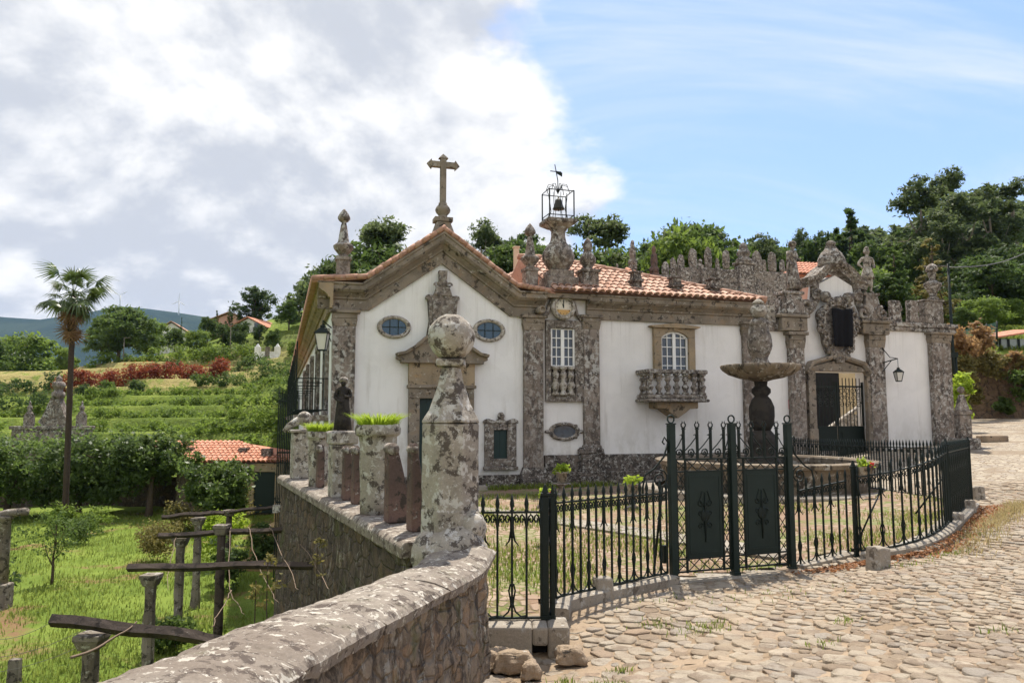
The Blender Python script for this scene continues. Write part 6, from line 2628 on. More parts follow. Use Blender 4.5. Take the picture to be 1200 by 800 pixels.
fence_run(fbk, [(9.14, 15.7, 0), (9.30, 20.5, 0), (9.40, 26.0, 0)], lambda x, y: float(np.interp(y, [15.5, 18, 22, 26], [.42, .36, .27, .22])), .16, 4, sparse=True)

# ------------------------------------------------------------------ double iron gate
gz0 = -.085
GW = (gr_ - gl_).length
gt = thing('iron_gate', 'dark green double iron gate with two sheet panels and ring topped posts', 'gate', (gl_.x, gl_.y, gz0), math.atan2(gd.y, gd.x))
GH = 2.10


def ring_post(x, h=GH, r=.045, y=0):
    mb = MB().box(x - r, x + r, y - r, y + r, 0, h)
    mb.box(x - r * 1.25, x + r * 1.25, y - r * 1.25, y + r * 1.25, 0, .05).box(x - r * 1.2, x + r * 1.2, y - r * 1.2, y + r * 1.2, h + .001, h + .02)
    pts = [(x + .052 * math.cos(a), y, h + .075 + .052 * math.sin(a)) for a in [2 * math.pi * i / 16 for i in range(17)]]
    mb.tube(pts, .013, 6)
    return mb


ring_post(0).build('post', M['iron_panel'], gt, bevel=.004)
ring_post(GW).build('post', M['iron_panel'], gt, bevel=.004)
for side in (0, 1):
    x0, x1 = (.055, GW / 2 - .05) if side == 0 else (GW / 2 + .05, GW - .055)
    fr = MB()
    for zz in (.10, .27, 1.45, 1.62):
        fr.box(x0, x1, -.014, .014, zz - .011, zz + .011)
    nb = 6
    W_ = x1 - x0
    p0_, p1_ = (x0 + W_ * .20, x0 + W_ * .84) if side == 0 else (x0 + W_ * .18, x0 + W_ * .80)
    for x in (x0 + .013, p0_ - .015, p1_ + .015, x1 - .013):
        fr.box(x - .012, x + .012, -.015, .015, .08, 1.63)
    leaf = fr.build('leaf_frame', M['iron'], gt)
    # sheet panel with a raised lozenge ornament
    pn_ = MB().box(p0_, p1_, -.008, .008, .28, 1.44)
    pn_.box(p0_ + .03, p1_ - .03, -.014, -.0085, .33, .35).box(p0_ + .03, p1_ - .03, -.014, -.0085, 1.37, 1.39)
    pn_.box(p0_ + .03, p0_ + .045, -.014, -.0085, .351, 1.369).box(p1_ - .045, p1_ - .03, -.014, -.0085, .351, 1.369)
    panel = pn_.build('panel', M['iron_panel'], leaf)
    cx_ = (p0_ + p1_) / 2
    om = MB()
    om.sphere((cx_, -.012, .84), .075, 12, 8, 0, (1, .25, 1.2))
    om.tube([(cx_, -.014, 1.16), (cx_, -.018, .95), (cx_, -.018, .7), (cx_, -.014, .48)], [.006, .016, .016, .006], 6)
    for s2 in (-1, 1):
        for zz, rr_, tn in ((1.02, .055, 1.1), (.70, .05, -1.1), (.88, .045, 1.0)):
            om.tube(spiral(cx_ + s2 * .075, zz, rr_, .012, math.pi, tn, 10, -.013, s2), .008, 4)
        om.tube([(cx_, -.014, .95), (cx_ + s2 * .09, -.014, 1.05), (cx_ + s2 * .04, -.014, 1.18)], .007, 4)
    om.build('ornament', M['iron'], panel)
    lt = MB()
    # lattice strips beside the panel
    for a, b in ((x0 + .025, p0_ - .027), (p1_ + .027, x1 - .025)):
        n = 7
        for k in range(n):
            z0_, z1_ = lerp(.28, 1.44, k / n), lerp(.28, 1.44, (k + 1) / n)
            lt.tube([(a, -.004, z0_), (b, -.004, z1_)], .007, 4)
            lt.tube([(a, .006, z1_), (b, .006, z0_)], .007, 4)
    n = 5
    for zlo, zhi in ((.112, .258), (1.462, 1.608)):
        for k in range(n):
            a, b = lerp(x0 + .02, x1 - .02, k / n), lerp(x0 + .02, x1 - .02, (k + 1) / n)
            lt.tube([(a, -.004, zlo), (b, -.004, zhi)], .008, 4)
            lt.tube([(a, .006, zhi), (b, .006, zlo)], .008, 4)
    for zz in (.18, .36, .62, .95, 1.25):
        for a in (x0 + .06, x1 - .06):
            for s2 in (-1, 1):
                lt.tube(spiral(a + s2 * .018, zz, .022, .006, 0, 1.1, 7, -.012, s2), .006, 4)
    lt.build('lattice', M['iron'], leaf)
    # crest: bars with tulip tips, slanting stays and running scrolls
    cr_ = MB()
    nb = 4
    bars = [lerp(x0, x1, (k + .5 + .15 * (1 if side == 0 else -1)) / nb) for k in range(nb)]
    for x in bars:
        cr_.box(x - .015, x + .015, -.015, .015, 1.63, 2.03)
        cr_.box(x - .021, x + .021, -.021, .021, 2.031, 2.05)
        for s2 in (-1, 1):
            cr_.tube([(x, 0, 2.045), (x + s2 * .032, 0, 2.075), (x + s2 * .034, 0, 2.105), (x + s2 * .012, 0, 2.125), (x + s2 * .022, 0, 2.145)], [.011, .011, .010, .009, .006], 5)
    allx = [x0 - .02] + bars + [x1 + .02]
    for a, b in zip(allx[:-1], allx[1:]):
        cr_.tube(spiral((a + b) / 2, 1.71, .062, .014, -math.pi / 2, 1.5, 14, 0), .010, 5)
        cr_.tube(spiral((a + b) / 2 + .02, 1.71, .05, .02, math.pi / 2, .8, 10, .004, -1), .009, 4)
        up_ = side == 0
        cr_.tube([(a + .01, 0, 1.73) if up_ else (b - .01, 0, 1.73), ((a + b) / 2, 0, 1.82), (b - .02, 0, 1.92) if up_ else (a + .02, 0, 1.92), (b - .035, 0, 1.965) if up_ else (a + .035, 0, 1.965), (b - .055, 0, 1.95) if up_ else (a + .055, 0, 1.95)], .009, 4)
    cr_.build('crest', M['iron'], leaf)
ring_post(GW / 2, GH, .045, -.01).build('meeting_stile', M['iron_panel'], gt, bevel=.004)
wing_ = MB()
for sx, xx in ((-1, 0), (1, GW)):
    wing_.tube([(xx + sx * .05, 0, 1.72), (xx + sx * .055, 0, 1.86), (xx + sx * .11, 0, 1.93), (xx + sx * .14, 0, 1.86), (xx + sx * .11, 0, 1.83)], .012, 5)
    wing_.tube([(xx + sx * .05, 0, 1.86), (xx + sx * .12, 0, 1.66), (xx + sx * .28, 0, 1.50), (xx + sx * .42, 0, 1.42), (xx + sx * .46, 0, 1.25), (xx + sx * .46, 0, 1.10)], .014, 5)
    wing_.tube(spiral(xx + sx * .19, 1.36, .13, .03, math.pi / 2, 1.6, 18, 0, sx), .012, 5)
wing_.tube([(-.08, .12, 1.25), (-.14, .3, .0)], .018, 5)
wing_.box(-.12, -.06, .05, .11, .22, .46)
wing_.build('side_brackets', M['iron'], gt)

# ------------------------------------------------------------------ fountain
FX, FY = xat(890, 20.7), 20.7
fz = .14
ft = thing('fountain', 'grey stone fountain with a wide shell bowl on a black baluster over a round basin', 'fountain', (FX, FY, fz))
kf = 20.7 / 900


def fzr(py):
    return zat(py, FY) - fz


mb = MB().lathe([(3.25, -.4), (3.25, .16), (3.20, .20), (2.85, .20), (2.85, .0)], 48, smooth=False)
b = mb.build('step', M['kerb'], ft, bevel=.02)
rim = zat(545, 17.8) - fz
mb = MB().lathe([(2.66, .0), (2.66, .12), (2.56, .18), (2.62, rim * .45), (2.70, rim - .14), (2.82, rim - .12), (2.84, rim - .02), (2.80, rim), (2.46, rim), (2.42, rim - .05), (2.40, .25), (.1, .22)], 48, smooth=False)
b = mb.build('basin', M['basin'], ft)
MB().lathe([(2.41, rim - .22), (.2, rim - .218)], 40).build('water', M['glass'], ft)
zb_ = fzr(432)
mb = MB()
mb.lathe([(.46, .2), (.46, .8), (.36, .95), (.33, 1.15), (.40, 1.35), (.34, 1.5), (.22, fzr(504))], 16)
zc = lambda py: fzr(py)
mb.lathe([(.20, zc(505)), (.30, zc(497)), (.33, zc(488)), (.33, zc(477)), (.25, zc(468)), (.17, zc(464)), (.25, zc(460)), (.25, zc(456)), (.16, zc(452)), (.18, zc(446)), (.17, zc(440))], 18)
mb.build('shaft', M['black_stone'], ft)
mb = MB()
Rb = 42.5 * kf
nS = 44


def lobes(a, z):
    return 1 + .05 * math.cos(22 * a)


mb.lathe([(.16, zc(447)), (.30, zc(445)), (.55, zc(443)), (.80, zc(439)), (Rb * .97, zc(434)), (Rb * 1.02, zc(431)), (Rb * 1.03, zc(428)), (Rb * .95, zc(427.5)), (Rb * .72, zc(431)), (.3, zc(433)), (.15, zc(432))], nS * 2, wob=lobes)
b = mb.build('bowl', M['basin'], ft)
mb = MB()
mb.lathe([(.30, zc(429)), (.24, zc(425)), (.20, zc(420)), (.27, zc(414)), (.33, zc(405)), (.32, zc(396)), (.27, zc(389)), (.24, zc(383)), (.27, zc(379)), (.22, zc(376)), (.16, zc(373))], 16, wob=lambda a, z: 1 + .05 * math.cos(5 * a))
b = mb.build('urn', M['granite_carved'], ft)
rough(b, .08, .12, 1)
mb = MB().sphere((0, 0, zc(364.5)), .22, 16, 10)
mb.lathe([(.10, zc(357)), (.16, zc(356)), (.15, zc(354)), (.06, zc(351)), (.01, zc(350))], 10)
b = mb.build('ball', M['granite_pale'], ft)

# potted plants on stone stands in the forecourt
def potted(px, ypot_t, ypot_b, Y, wd, label, red=False, stand=None):
    x = xat(px, Y)
    zt, zb__ = zat(ypot_t, Y), zat(ypot_b, Y)
    z0 = rz(x, Y) + .03
    r = wd / 900 * Y / 2
    if stand:
        sm = MB()
        hh = zb__ - z0
        sm.lathe([(r * 1.1, 0), (r * 1.0, hh * .12), (r * .55, hh * .2), (r * .5, hh * .7), (r * .9, hh * .9), (r * 1.5, hh * .93), (r * 1.55, hh)], 12)
        b = sm.build('plant_stand', M['granite_lichen'])
        b.location = (x, Y, z0)
        tag(b, stand, 'stand', 'stone plant stands in the forecourt')
    o = thing('flowerpot', label, 'flowerpot', (x, Y, zb__), 0, 'potted plants in the forecourt')
    h = zt - zb__
    MB().lathe([(r * .78, .002), (r * .95, h * .85), (r * 1.08, h * .86), (r * 1.08, h), (r * .9, h), (r * .88, h * .9)], 14).build('pot', M['granite_pale'], o)
    me = crown_mesh('leaves', [((0, 0, h + r * .45), (r * 1.05, r * 1.05, r * .7))], 260, r * .38, M['leaf_lime'], int(px), clump=.35, per=12, shell=.3)
    q = bpy.data.objects.new('leaves', me)
    C.objects.link(q)
    adopt(q, o)
    if red:
        me = crown_mesh('flowers', [((r * .8, -.1, h + r * .3), (r * .6, r * .5, r * .45))], 50, r * .22, M['flower_red'], int(px) + 1, clump=.4, per=10)
        q = bpy.data.objects.new('flowers', me)
        C.objects.link(q)
        adopt(q, o)


potted(657, 552, 566, 20.8, 14, 'pale flowerpot of bright green leaves on a stand before the white wall', stand='round lichen stone stand carrying the flowerpot at the plinth')
potted(640, 581, 592, 13.0, 15, 'flowerpot with bright leaves and red blooms behind the left fence', True, stand='low stone stand with a broad top behind the left fence post')
potted(738, 566, 580, 17.5, 15, 'grey flowerpot with a few light leaves behind the left fence near the gate', stand='slim stone stand behind the fence left of the gate')
potted(1006, 546, 556, 17.75, 13, 'small pot of bright leaves and red flowers on the fountain rim', True)

# wall lantern on the gateway, and the big lantern on the chapel corner
def lantern(root, c, w, h, mb_bracket):
    mb = MB()
    fr = []
    for k in range(4):
        a = math.pi / 4 + k * math.pi / 2
        ca, sa = math.cos(a), math.sin(a)
        mb.tube([(c[0] + ca * w * .42, c[1] + sa * w * .42, c[2]), (c[0] + ca * w * .72, c[1] + sa * w * .72, c[2] + h * .62)], .012, 4)
    mb.lathe([(w * .45, 0), (w * .45, .03), (.02, .035)], 4, (c[0], c[1], c[2] - .02), rot=math.pi / 4, smooth=False)
    mb.lathe([(w * .80, h * .62), (w * .80, h * .65), (w * .35, h * .82), (w * .22, h * .84), (w * .24, h * .92), (w * .05, h * .98), (.012, h * 1.05)], 4, c, rot=math.pi / 4, smooth=False)
    f = mb.build('lamp_frame', M['iron'], root, world=True)
    g = MB().lathe([(w * .40, .012), (w * .67, h * .615)], 4, c, rot=math.pi / 4, smooth=False)
    g.build('lamp_glass', M['lamp_glass'], root, world=True)
    mb_bracket.build('bracket', M['iron'], root, world=True)


def fw3(px, py, out):
    s_, z_ = FS(px, py, -out)
    return FW(s_, -out, z_)


bs, bz = FS(1035, 425, -.25)
b0 = FW(bs, -.22, bz)
b1 = FW(bs + .05, -.95, bz + .25)
lp = thing('wall_lantern', 'small black iron lantern hanging from a bracket on the gateway wall', 'lantern', b0)
br = MB()
b1 = FW(FS(1052, 420, -.5)[0], -.5, FS(1052, 420, -.5)[1])
br.tube([b0, b1], .022, 5)
br.tube([FW(bs, -.22, bz + .55), b0.lerp(b1, .5) + Vector((0, 0, .12)), b1], .015, 5)
br.tube([FW(bs, -.22, bz - .3), b0.lerp(b1, .6), b1], .015, 5)
br.tube([b1, b1 - Vector((0, 0, .28))], .010, 4)
lantern(lp, tuple(b1 - Vector((0, 0, .80))), .24, .50, br)
c0 = FW(FS(388, 395, -.1)[0] - .0, -.10, FS(388, 384, -.1)[1])
cl_ = fw3(377.5, 410, .55)
lp = thing('wall_lantern', 'large black iron lantern with milky panes on the chapel corner', 'lantern', c0)
br = MB()
top = cl_ + Vector((0, 0, .78))
br.tube([c0, top + Vector((0, 0, .05))], .02, 5)
br.tube([c0 - Vector((0, 0, .4)), c0.lerp(top, .6) - Vector((0, 0, .1)), top], .014, 5)
br.tube([top + Vector((0, 0, .05)), top - Vector((0, 0, .05))], .014, 5)
lantern(lp, tuple(cl_), .34, .74, br)

# ------------------------------------------------------------------ statues
def skin_mesh(name, J, edges, sub_=2):
    names = list(J)
    me = bpy.data.meshes.new(name + '_skeleton')
    me.from_pydata([J[k][0] for k in names], [(names.index(a), names.index(b)) for a, b in edges], [])
    o = bpy.data.objects.new(name + '_skeleton', me)
    C.objects.link(o)
    o.modifiers.new('skin', 'SKIN')
    sv = me.skin_vertices[0].data
    for i, k in enumerate(names):
        r = J[k][1]
        sv[i].radius = (r, r) if not hasattr(r, '__len__') else r
        sv[i].use_root = (i == 0)
    s_ = o.modifiers.new('sub', 'SUBSURF')
    s_.levels = s_.render_levels = sub_
    dg = bpy.context.evaluated_depsgraph_get()
    out = bpy.data.meshes.new_from_object(o.evaluated_get(dg))
    out.name = name
    bpy.data.objects.remove(o)
    bpy.data.meshes.remove(me)
    for p in out.polygons:
        p.use_smooth = True
    return out


BASE = {'pelvis': ((0, 0, .95), (.17, .13)), 'waist': ((0, 0, 1.10), (.15, .11)), 'chest': ((0, 0, 1.32), (.20, .14)), 'shoulders': ((0, .01, 1.45), (.15, .11)),
        'neck': ((0, 0, 1.54), .062), 'jaw': ((0, -.025, 1.60), .075), 'head': ((0, -.005, 1.68), .098), 'crown': ((0, .0, 1.75), .075),
        'hip_l': ((.10, 0, .88), .10), 'knee_l': ((.12, -.03, .50), .070), 'ankle_l': ((.12, .02, .09), .048), 'toe_l': ((.13, -.15, .04), .038),
        'hip_r': ((-.10, 0, .88), .10), 'knee_r': ((-.12, -.06, .50), .070), 'ankle_r': ((-.14, .02, .09), .048), 'toe_r': ((-.16, -.15, .04), .038),
        'sh_l': ((.21, 0, 1.43), .070), 'el_l': ((.30, .03, 1.17), .052), 'wr_l': ((.20, -.15, 1.05), .038), 'ha_l': ((.15, -.20, 1.06), .042),
        'sh_r': ((-.21, 0, 1.43), .070), 'el_r': ((-.31, .02, 1.18), .052), 'wr_r': ((-.33, -.12, .98), .038), 'ha_r': ((-.33, -.17, .93), .042)}
EDG = [('pelvis', 'waist'), ('waist', 'chest'), ('chest', 'shoulders'), ('shoulders', 'neck'), ('neck', 'jaw'), ('jaw', 'head'), ('head', 'crown'), ('pelvis', 'hip_l'), ('hip_l', 'knee_l'), ('knee_l', 'ankle_l'), ('ankle_l', 'toe_l'),
       ('pelvis', 'hip_r'), ('hip_r', 'knee_r'), ('knee_r', 'ankle_r'), ('ankle_r', 'toe_r'), ('shoulders', 'sh_l'), ('sh_l', 'el_l'), ('el_l', 'wr_l'), ('wr_l', 'ha_l'),
       ('shoulders', 'sh_r'), ('sh_r', 'el_r'), ('el_r', 'wr_r'), ('wr_r', 'ha_r')]


def statue(label, loc, h, mat, pose=None, skirt=None, hat=None, rot=0.0, cloak=False, face=True, mat2=None):
    J = dict(BASE)
    J.update(pose or {})
    me = skin_mesh('body', J, EDG, 2)
    me.materials.append(mat)
    mat2 = mat2 or mat
    o = thing('statue', label, 'statue', loc, rot)
    k = h / 1.83
    o.scale = (k, k, k)
    b = bpy.data.objects.new('body', me)
    C.objects.link(b)
    adopt(b, o)
    d = b.modifiers.new('weather', 'DISPLACE')
    tx = bpy.data.textures.new('weather', 'CLOUDS')
    tx.noise_scale = .08
    d.texture = tx
    d.strength = .03
    if face:
        f = MB().frustum(0, -.11, 1.635, 1.68, .018, .03, .010, .012)
        for s2 in (-1, 1):
            f.sphere((s2 * .036, -.085, 1.685), .016, 6, 5).sphere((s2 * .098, 0, 1.66), .022, 6, 5, 0, (.5, 1, 1.4))
        f.box(-.03, .03, -.105, -.08, 1.605, 1.612)
        f.build('face', mat, o)
    if skirt:
        z0, z1, r0, r1 = skirt
        mb = MB().lathe([(r1, z1), (lerp(r1, r0, .3), lerp(z1, z0, .3)), (lerp(r1, r0, .7), lerp(z1, z0, .7)), (r0, z0), (r0 * .85, z0 + .01)], 24, wob=lambda a, z: 1 + .07 * math.cos(9 * a + z * 2))
        mb.v = [(x, y * .8, z) for x, y, z in mb.v]
        mb.build('robe', mat, o)
    if cloak:
        mb = MB()
        n = 9
        vs = []
        for j in range(8):
            f = j / 7
            for i in range(n):
                a = math.pi * i / (n - 1)
                rr_ = .21 + .05 * f + .02 * math.cos(i * 2.2)
                vs.append((rr_ * math.cos(a), .06 + rr_ * .6 * math.sin(a), lerp(1.50, .25, f)))
        mb.add(vs, [(j * n + i, j * n + i + 1, (j + 1) * n + i + 1, (j + 1) * n + i) for j in range(7) for i in range(n - 1)], 0, True)
        q = mb.build('cloak', mat2, o)
        s_ = q.modifiers.new('t', 'SOLIDIFY')
        s_.thickness = .03
    if hat == 'helmet':
        mb = MB().lathe([(.125, 1.68), (.128, 1.73), (.105, 1.79), (.05, 1.825), (.01, 1.83)], 14)
        mb.prism([(-.018, 1.80), (.018, 1.80), (.018, 1.90), (-.018, 1.90)], -.13, .15)
        mb.tube([(0, -.13, 1.80), (0, -.10, 1.86), (0, 0, 1.90), (0, .11, 1.86), (0, .16, 1.74)], [.03, .045, .05, .045, .03], 6)
        mb.build('helmet', mat, o)
    elif hat == 'turban':
        MB().lathe([(.10, 1.70), (.14, 1.73), (.15, 1.78), (.12, 1.84), (.05, 1.88), (.01, 1.885)], 14, wob=lambda a, z: 1 + .06 * math.cos(4 * a)).build('hat', mat2, o)
    elif hat == 'hair':
        MB().lathe([(.10, 1.64), (.125, 1.70), (.118, 1.76), (.075, 1.81), (.01, 1.825)], 14, (0, .025, 0), wob=lambda a, z: 1 + .05 * math.cos(7 * a)).build('hair', mat, o)
    return o


pl_ = FW(FS(931, 340, -.05)[0], -.02, zt_l)
statue('weathered stone statue in robe and turban left of the scrolled crown', pl_, zat(284, pl_.y) - zt_l, M['granite_carved'], {'el_l': ((.30, -.02, 1.18), .055), 'ha_l': ((.12, -.22, 1.22), .045), 'wr_l': ((.18, -.17, 1.18), .04)},
       (.10, 1.08, .30, .15), 'turban', TH + .4, True)
pr_ = FW(FS(1020, 343, -.05)[0], .05, zt_r)
statue('pale stone statue of a helmeted soldier in a tunic right of the scrolled crown', pr_, zat(292, pr_.y) - zt_r, M['granite_pale'], {'el_r': ((-.36, .04, 1.22), .052), 'wr_r': ((-.22, -.08, 1.06), .04), 'ha_r': ((-.17, -.12, 1.04), .045)},
       (.62, 1.08, .27, .15), 'helmet', TH - .25)
# bust with a tall crown on the far pedestal
pb_ = FW(FS(1094, 352, .0)[0], .01, zt_b)
hb_ = zat(309, pb_.y) - zt_b
bu = thing('bust', 'stone bust with a tall pointed crown at the far end of the gateway wall', 'bust', pb_, TH)
k = hb_ / .95
mb = MB().lathe([(.19, .002), (.16, .06), (.10, .12), (.13, .20), (.21, .30), (.27, .38), (.26, .44), (.14, .49), (.085, .53), (.095, .58), (.12, .64), (.125, .70), (.11, .75)], 16)
mb.v = [(x * k * .88, y * .7 * k, z * k) for x, y, z in mb.v]
mb.build('body', M['granite_carved'], bu)
mb = MB().lathe([(.115, .74), (.14, .76), (.135, .82), (.10, .90), (.03, .95)], 12, wob=lambda a, z: 1 + .08 * math.cos(6 * a))
mb.v = [(x * k, y * k, z * k) for x, y, z in mb.v]
mb.build('crown', M['granite_carved'], bu)
# draped statue on a pedestal on the parapet
p = wpar(400)
zp_t = zat(505, p.y)
pdz = thing('pedestal', 'square mossy stone pedestal under the draped statue on the parapet', 'pedestal', (p.x, p.y, ZP), ANG - math.pi / 2)
hh = zp_t - ZP
w_ = 29 / 900 * p.y / 2
b = MB().box(-w_ * .92, w_ * .92, -w_ * .9, w_ * .9, .003, hh - .20).build('shaft', M['granite_pale'], pdz, bevel=.02)
rough(b, .02, .12, 1)
b = MB().box(-w_ * 1.1, w_ * 1.1, -w_ * 1.1, w_ * 1.1, hh - .198, hh).build('cap', M['granite_pale'], pdz, bevel=.03)
rough(b, .02, .12, 1)
statue('small dark draped statue with a pale hood and cloak on the parapet pedestal', (p.x, p.y, zp_t), zat(443, p.y) - zp_t, M['black_stone'],
       {'head': ((0, -.06, 1.66), .10), 'el_l': ((.27, -.03, 1.20), .06), 'wr_l': ((.10, -.20, 1.18), .05), 'ha_l': ((.02, -.22, 1.22), .05), 'el_r': ((-.28, -.03, 1.16), .06), 'wr_r': ((-.14, -.20, 1.02), .05), 'ha_r': ((-.06, -.24, 1.0), .05)},
       (.04, 1.20, .30, .19), 'turban', .25, True, mat2=M['granite_pale'])
# far pinnacles on a little tiled roof behind the wing
s0, s1 = FS(730, 320, 9)[0], FS(759, 320, 9)[0]
dz0, dz1 = FS(745, 330, 9)[1], FS(745, 313, 9)[1]
dm = fthing('roof_turret', 'little tiled turret roof rising above the long red roof', 'turret', (s0 + s1) / 2, 9, 3)
fb(MB().box(s0 + .2, s1 - .2, 9, 10.6, 3, dz0 + .15), 'wall', M['plaster'], dm)
rm = MB()
rm.add([(s0, 8.8, dz0 + .1), (s1, 8.8, dz0 + .1), (s1, 10.8, dz0 + .1), (s0, 10.8, dz0 + .1), ((s0 + s1) / 2, 9.8, dz1)], [(0, 1, 4), (1, 2, 4), (2, 3, 4), (3, 0, 4)])
fb(rm, 'roof', M['tiles_bright'], dm)
roof_tiles('roof_tile_slope', M['tiles_bright'], dm, ((s0, 8.78, dz0 + .12), (1, 0, 0), (0, 1.0, dz1 - dz0 - .1)), s1 - s0, lambda u: 1.2 * (1 - abs(2 * u / (s1 - s0) - 1)), seed=21)
for px, yt, yb, wd, t_, lab, mt in ((741, 281, 318, 11, 11.5, 'slender dark statue like pinnacle rising left above the turret roof', 'granite_lichen'), (766, 288, 328, 12, 10.5, 'reddish stone pinnacle with a narrow neck right of the turret roof', 'granite_red'),
                                    (723, 309, 330, 6, 10.5, 'tiny round stone knob left of the turret roof', 'granite_lichen')):
    s_, z1_ = FS(px, yt, t_)
    z0_ = FS(px, yb, t_)[1]
    o = fthing('pinnacle', lab, 'pinnacle', s_, t_, 2.0)
    aw = wd / 900 * FW(s_, t_).y / 2
    h = z1_ - z0_
    mb = MB()
    mb.box(s_ - aw * .7, s_ + aw * .7, t_ - aw * .7, t_ + aw * .7, 2.0, z0_ + h * .22)
    fb(mb, 'base', M[mt], o)
    mb = MB()
    mb.lathe([(aw * .9, h * .222), (aw * 1.0, h * .32), (aw * .6, h * .40), (aw * .72, h * .55), (aw * .62, h * .72), (aw * .34, h * .79), (aw * .46, h * .88), (aw * .3, h * .97), (.01, h)], 12, (s_, t_, z0_))
    rough(fb(mb, 'shaft', M[mt], o), .05, .2, 1)
# slim obelisk on the road past the gateway
gp = onroad(1130, 526)
x, Y, z0 = gp.x, gp.y, gp.z - .1
ob = thing('obelisk', 'short stone obelisk on a heavy block beside the road past the gateway', 'obelisk', (x, Y, z0))
kq = Y / 900
zz = lambda py: zat(py, Y) - z0
kq = Y / 29
MB().box(-.36 * kq, .42 * kq, -.4 * kq, .4 * kq, 0, zz(513)).build('block', M['granite_carved'], ob, bevel=.05)
mb = MB().box(-.22 * kq, .22 * kq, -.2, .2, zz(513) + .002, zz(486)).box(-.25 * kq, .25 * kq, -.23, .23, zz(486) + .002, zz(481))
mb.build('pedestal', M['granite_lichen'], ob, bevel=.03)
mb = MB().frustum(0, 0, zz(481) + .003, zz(462), .20 * kq, .18 * kq, .07 * kq, .07 * kq)
mb.sphere((0, 0, zz(456.5)), .13 * kq, 12, 8)
mb.build('spire', M['granite_lichen'], ob, bevel=.01)
b = MB().box(0, 1.0, -.2, .2, 0, .28).build('kerb_stone', M['rock'], bevel=.05)
b.location = (xat(1148, 29), 28.6, rz(xat(1152, 29), 28.6) - .05)
tag(b, 'low brown block lying at the road edge past the obelisk', 'stone block')
# ------------------------------------------------------------------ trees
R_ = random.Random(11)


def rb(seed, n, rx, rz0, rz1, br):
    r = random.Random(seed)
    out = []
    for _ in range(n):
        f = r.random()
        z = lerp(rz0, rz1, f)
        w = rx * math.sin(math.pi * (0.18 + 0.74 * f)) ** .8
        a, q = r.uniform(0, 6.28), r.random() ** .5
        b = br * r.uniform(.65, 1.25)
        out.append(((w * q * math.cos(a), w * q * math.sin(a), z), (b, b, b * .75)))
    return out


tree_proto('euc', rb(1, 17, 3.4, 7.5, 16.2, 1.55), 7600, .28, M['leaf_euc'], M['bark_pale'], .38, 13, 1, 'eucalyptus', per=38, clump=.26, aspect=.42)
tree_proto('euc2', rb(2, 12, 3.9, 9.5, 16.6, 1.35), 5600, .27, M['leaf_euc'], M['bark_pale'], .34, 14, 2, 'eucalyptus', per=34, clump=.24, aspect=.42, lean=(1.0, .3))
tree_proto('broad', rb(3, 20, 4.2, 2.6, 10.0, 2.0), 9500, .28, M['leaf_mid'], M['bark'], .35, 7, 3, 'tree', per=48, clump=.24)
tree_proto('light', rb(4, 16, 3.8, 2.0, 7.4, 1.8), 8000, .26, M['leaf_light'], M['bark'], .28, 5.5, 4, 'tree', per=44, clump=.26)
tree_proto('dark', rb(5, 18, 4.4, 3.5, 10.4, 2.0), 8600, .28, M['leaf_dark'], M['bark'], .36, 8, 5, 'tree', per=44, clump=.22)
cone = []
rr0 = random.Random(6)
for k in range(34):
    f = k / 33
    w = 2.5 * (1 - f) ** .8 + .25
    a = rr0.uniform(0, 6.28)
    b = .35 + .75 * (1 - f)
    cone.append(((w * .62 * math.cos(a), w * .62 * math.sin(a), .8 + 10.6 * f), (b, b, b * .8)))
tree_proto('conifer', cone, 5200, .24, M['leaf_dark'], M['bark'], .24, 10.5, 6, 'conifer', per=36, clump=.30, aspect=.35)
tree_proto('conifer_light', cone, 4200, .24, M['leaf_mid'], M['bark'], .22, 10.5, 7, 'conifer', per=36, clump=.32, aspect=.35)
tree_proto('conifer_olive', cone, 3800, .24, M['leaf_olive'], M['bark'], .22, 10.5, 8, 'conifer', per=36, clump=.32, aspect=.35)
tree_proto('far', rb(9, 9, 3.6, 3.0, 9.2, 1.9), 900, .62, M['leaf_euc'], M['bark_pale'], .3, 7, 9, 'tree', per=24, clump=.26)


def tree_at(key, px, yt, d, label, group, wide=1.0, hmin=2.0):
    x = xat(px, d)
    z = hz(x, d) - .2
    h = max(hmin, zat(yt, d) - z)
    return plant(key, x, d, z, h, label, group, wide=wide)


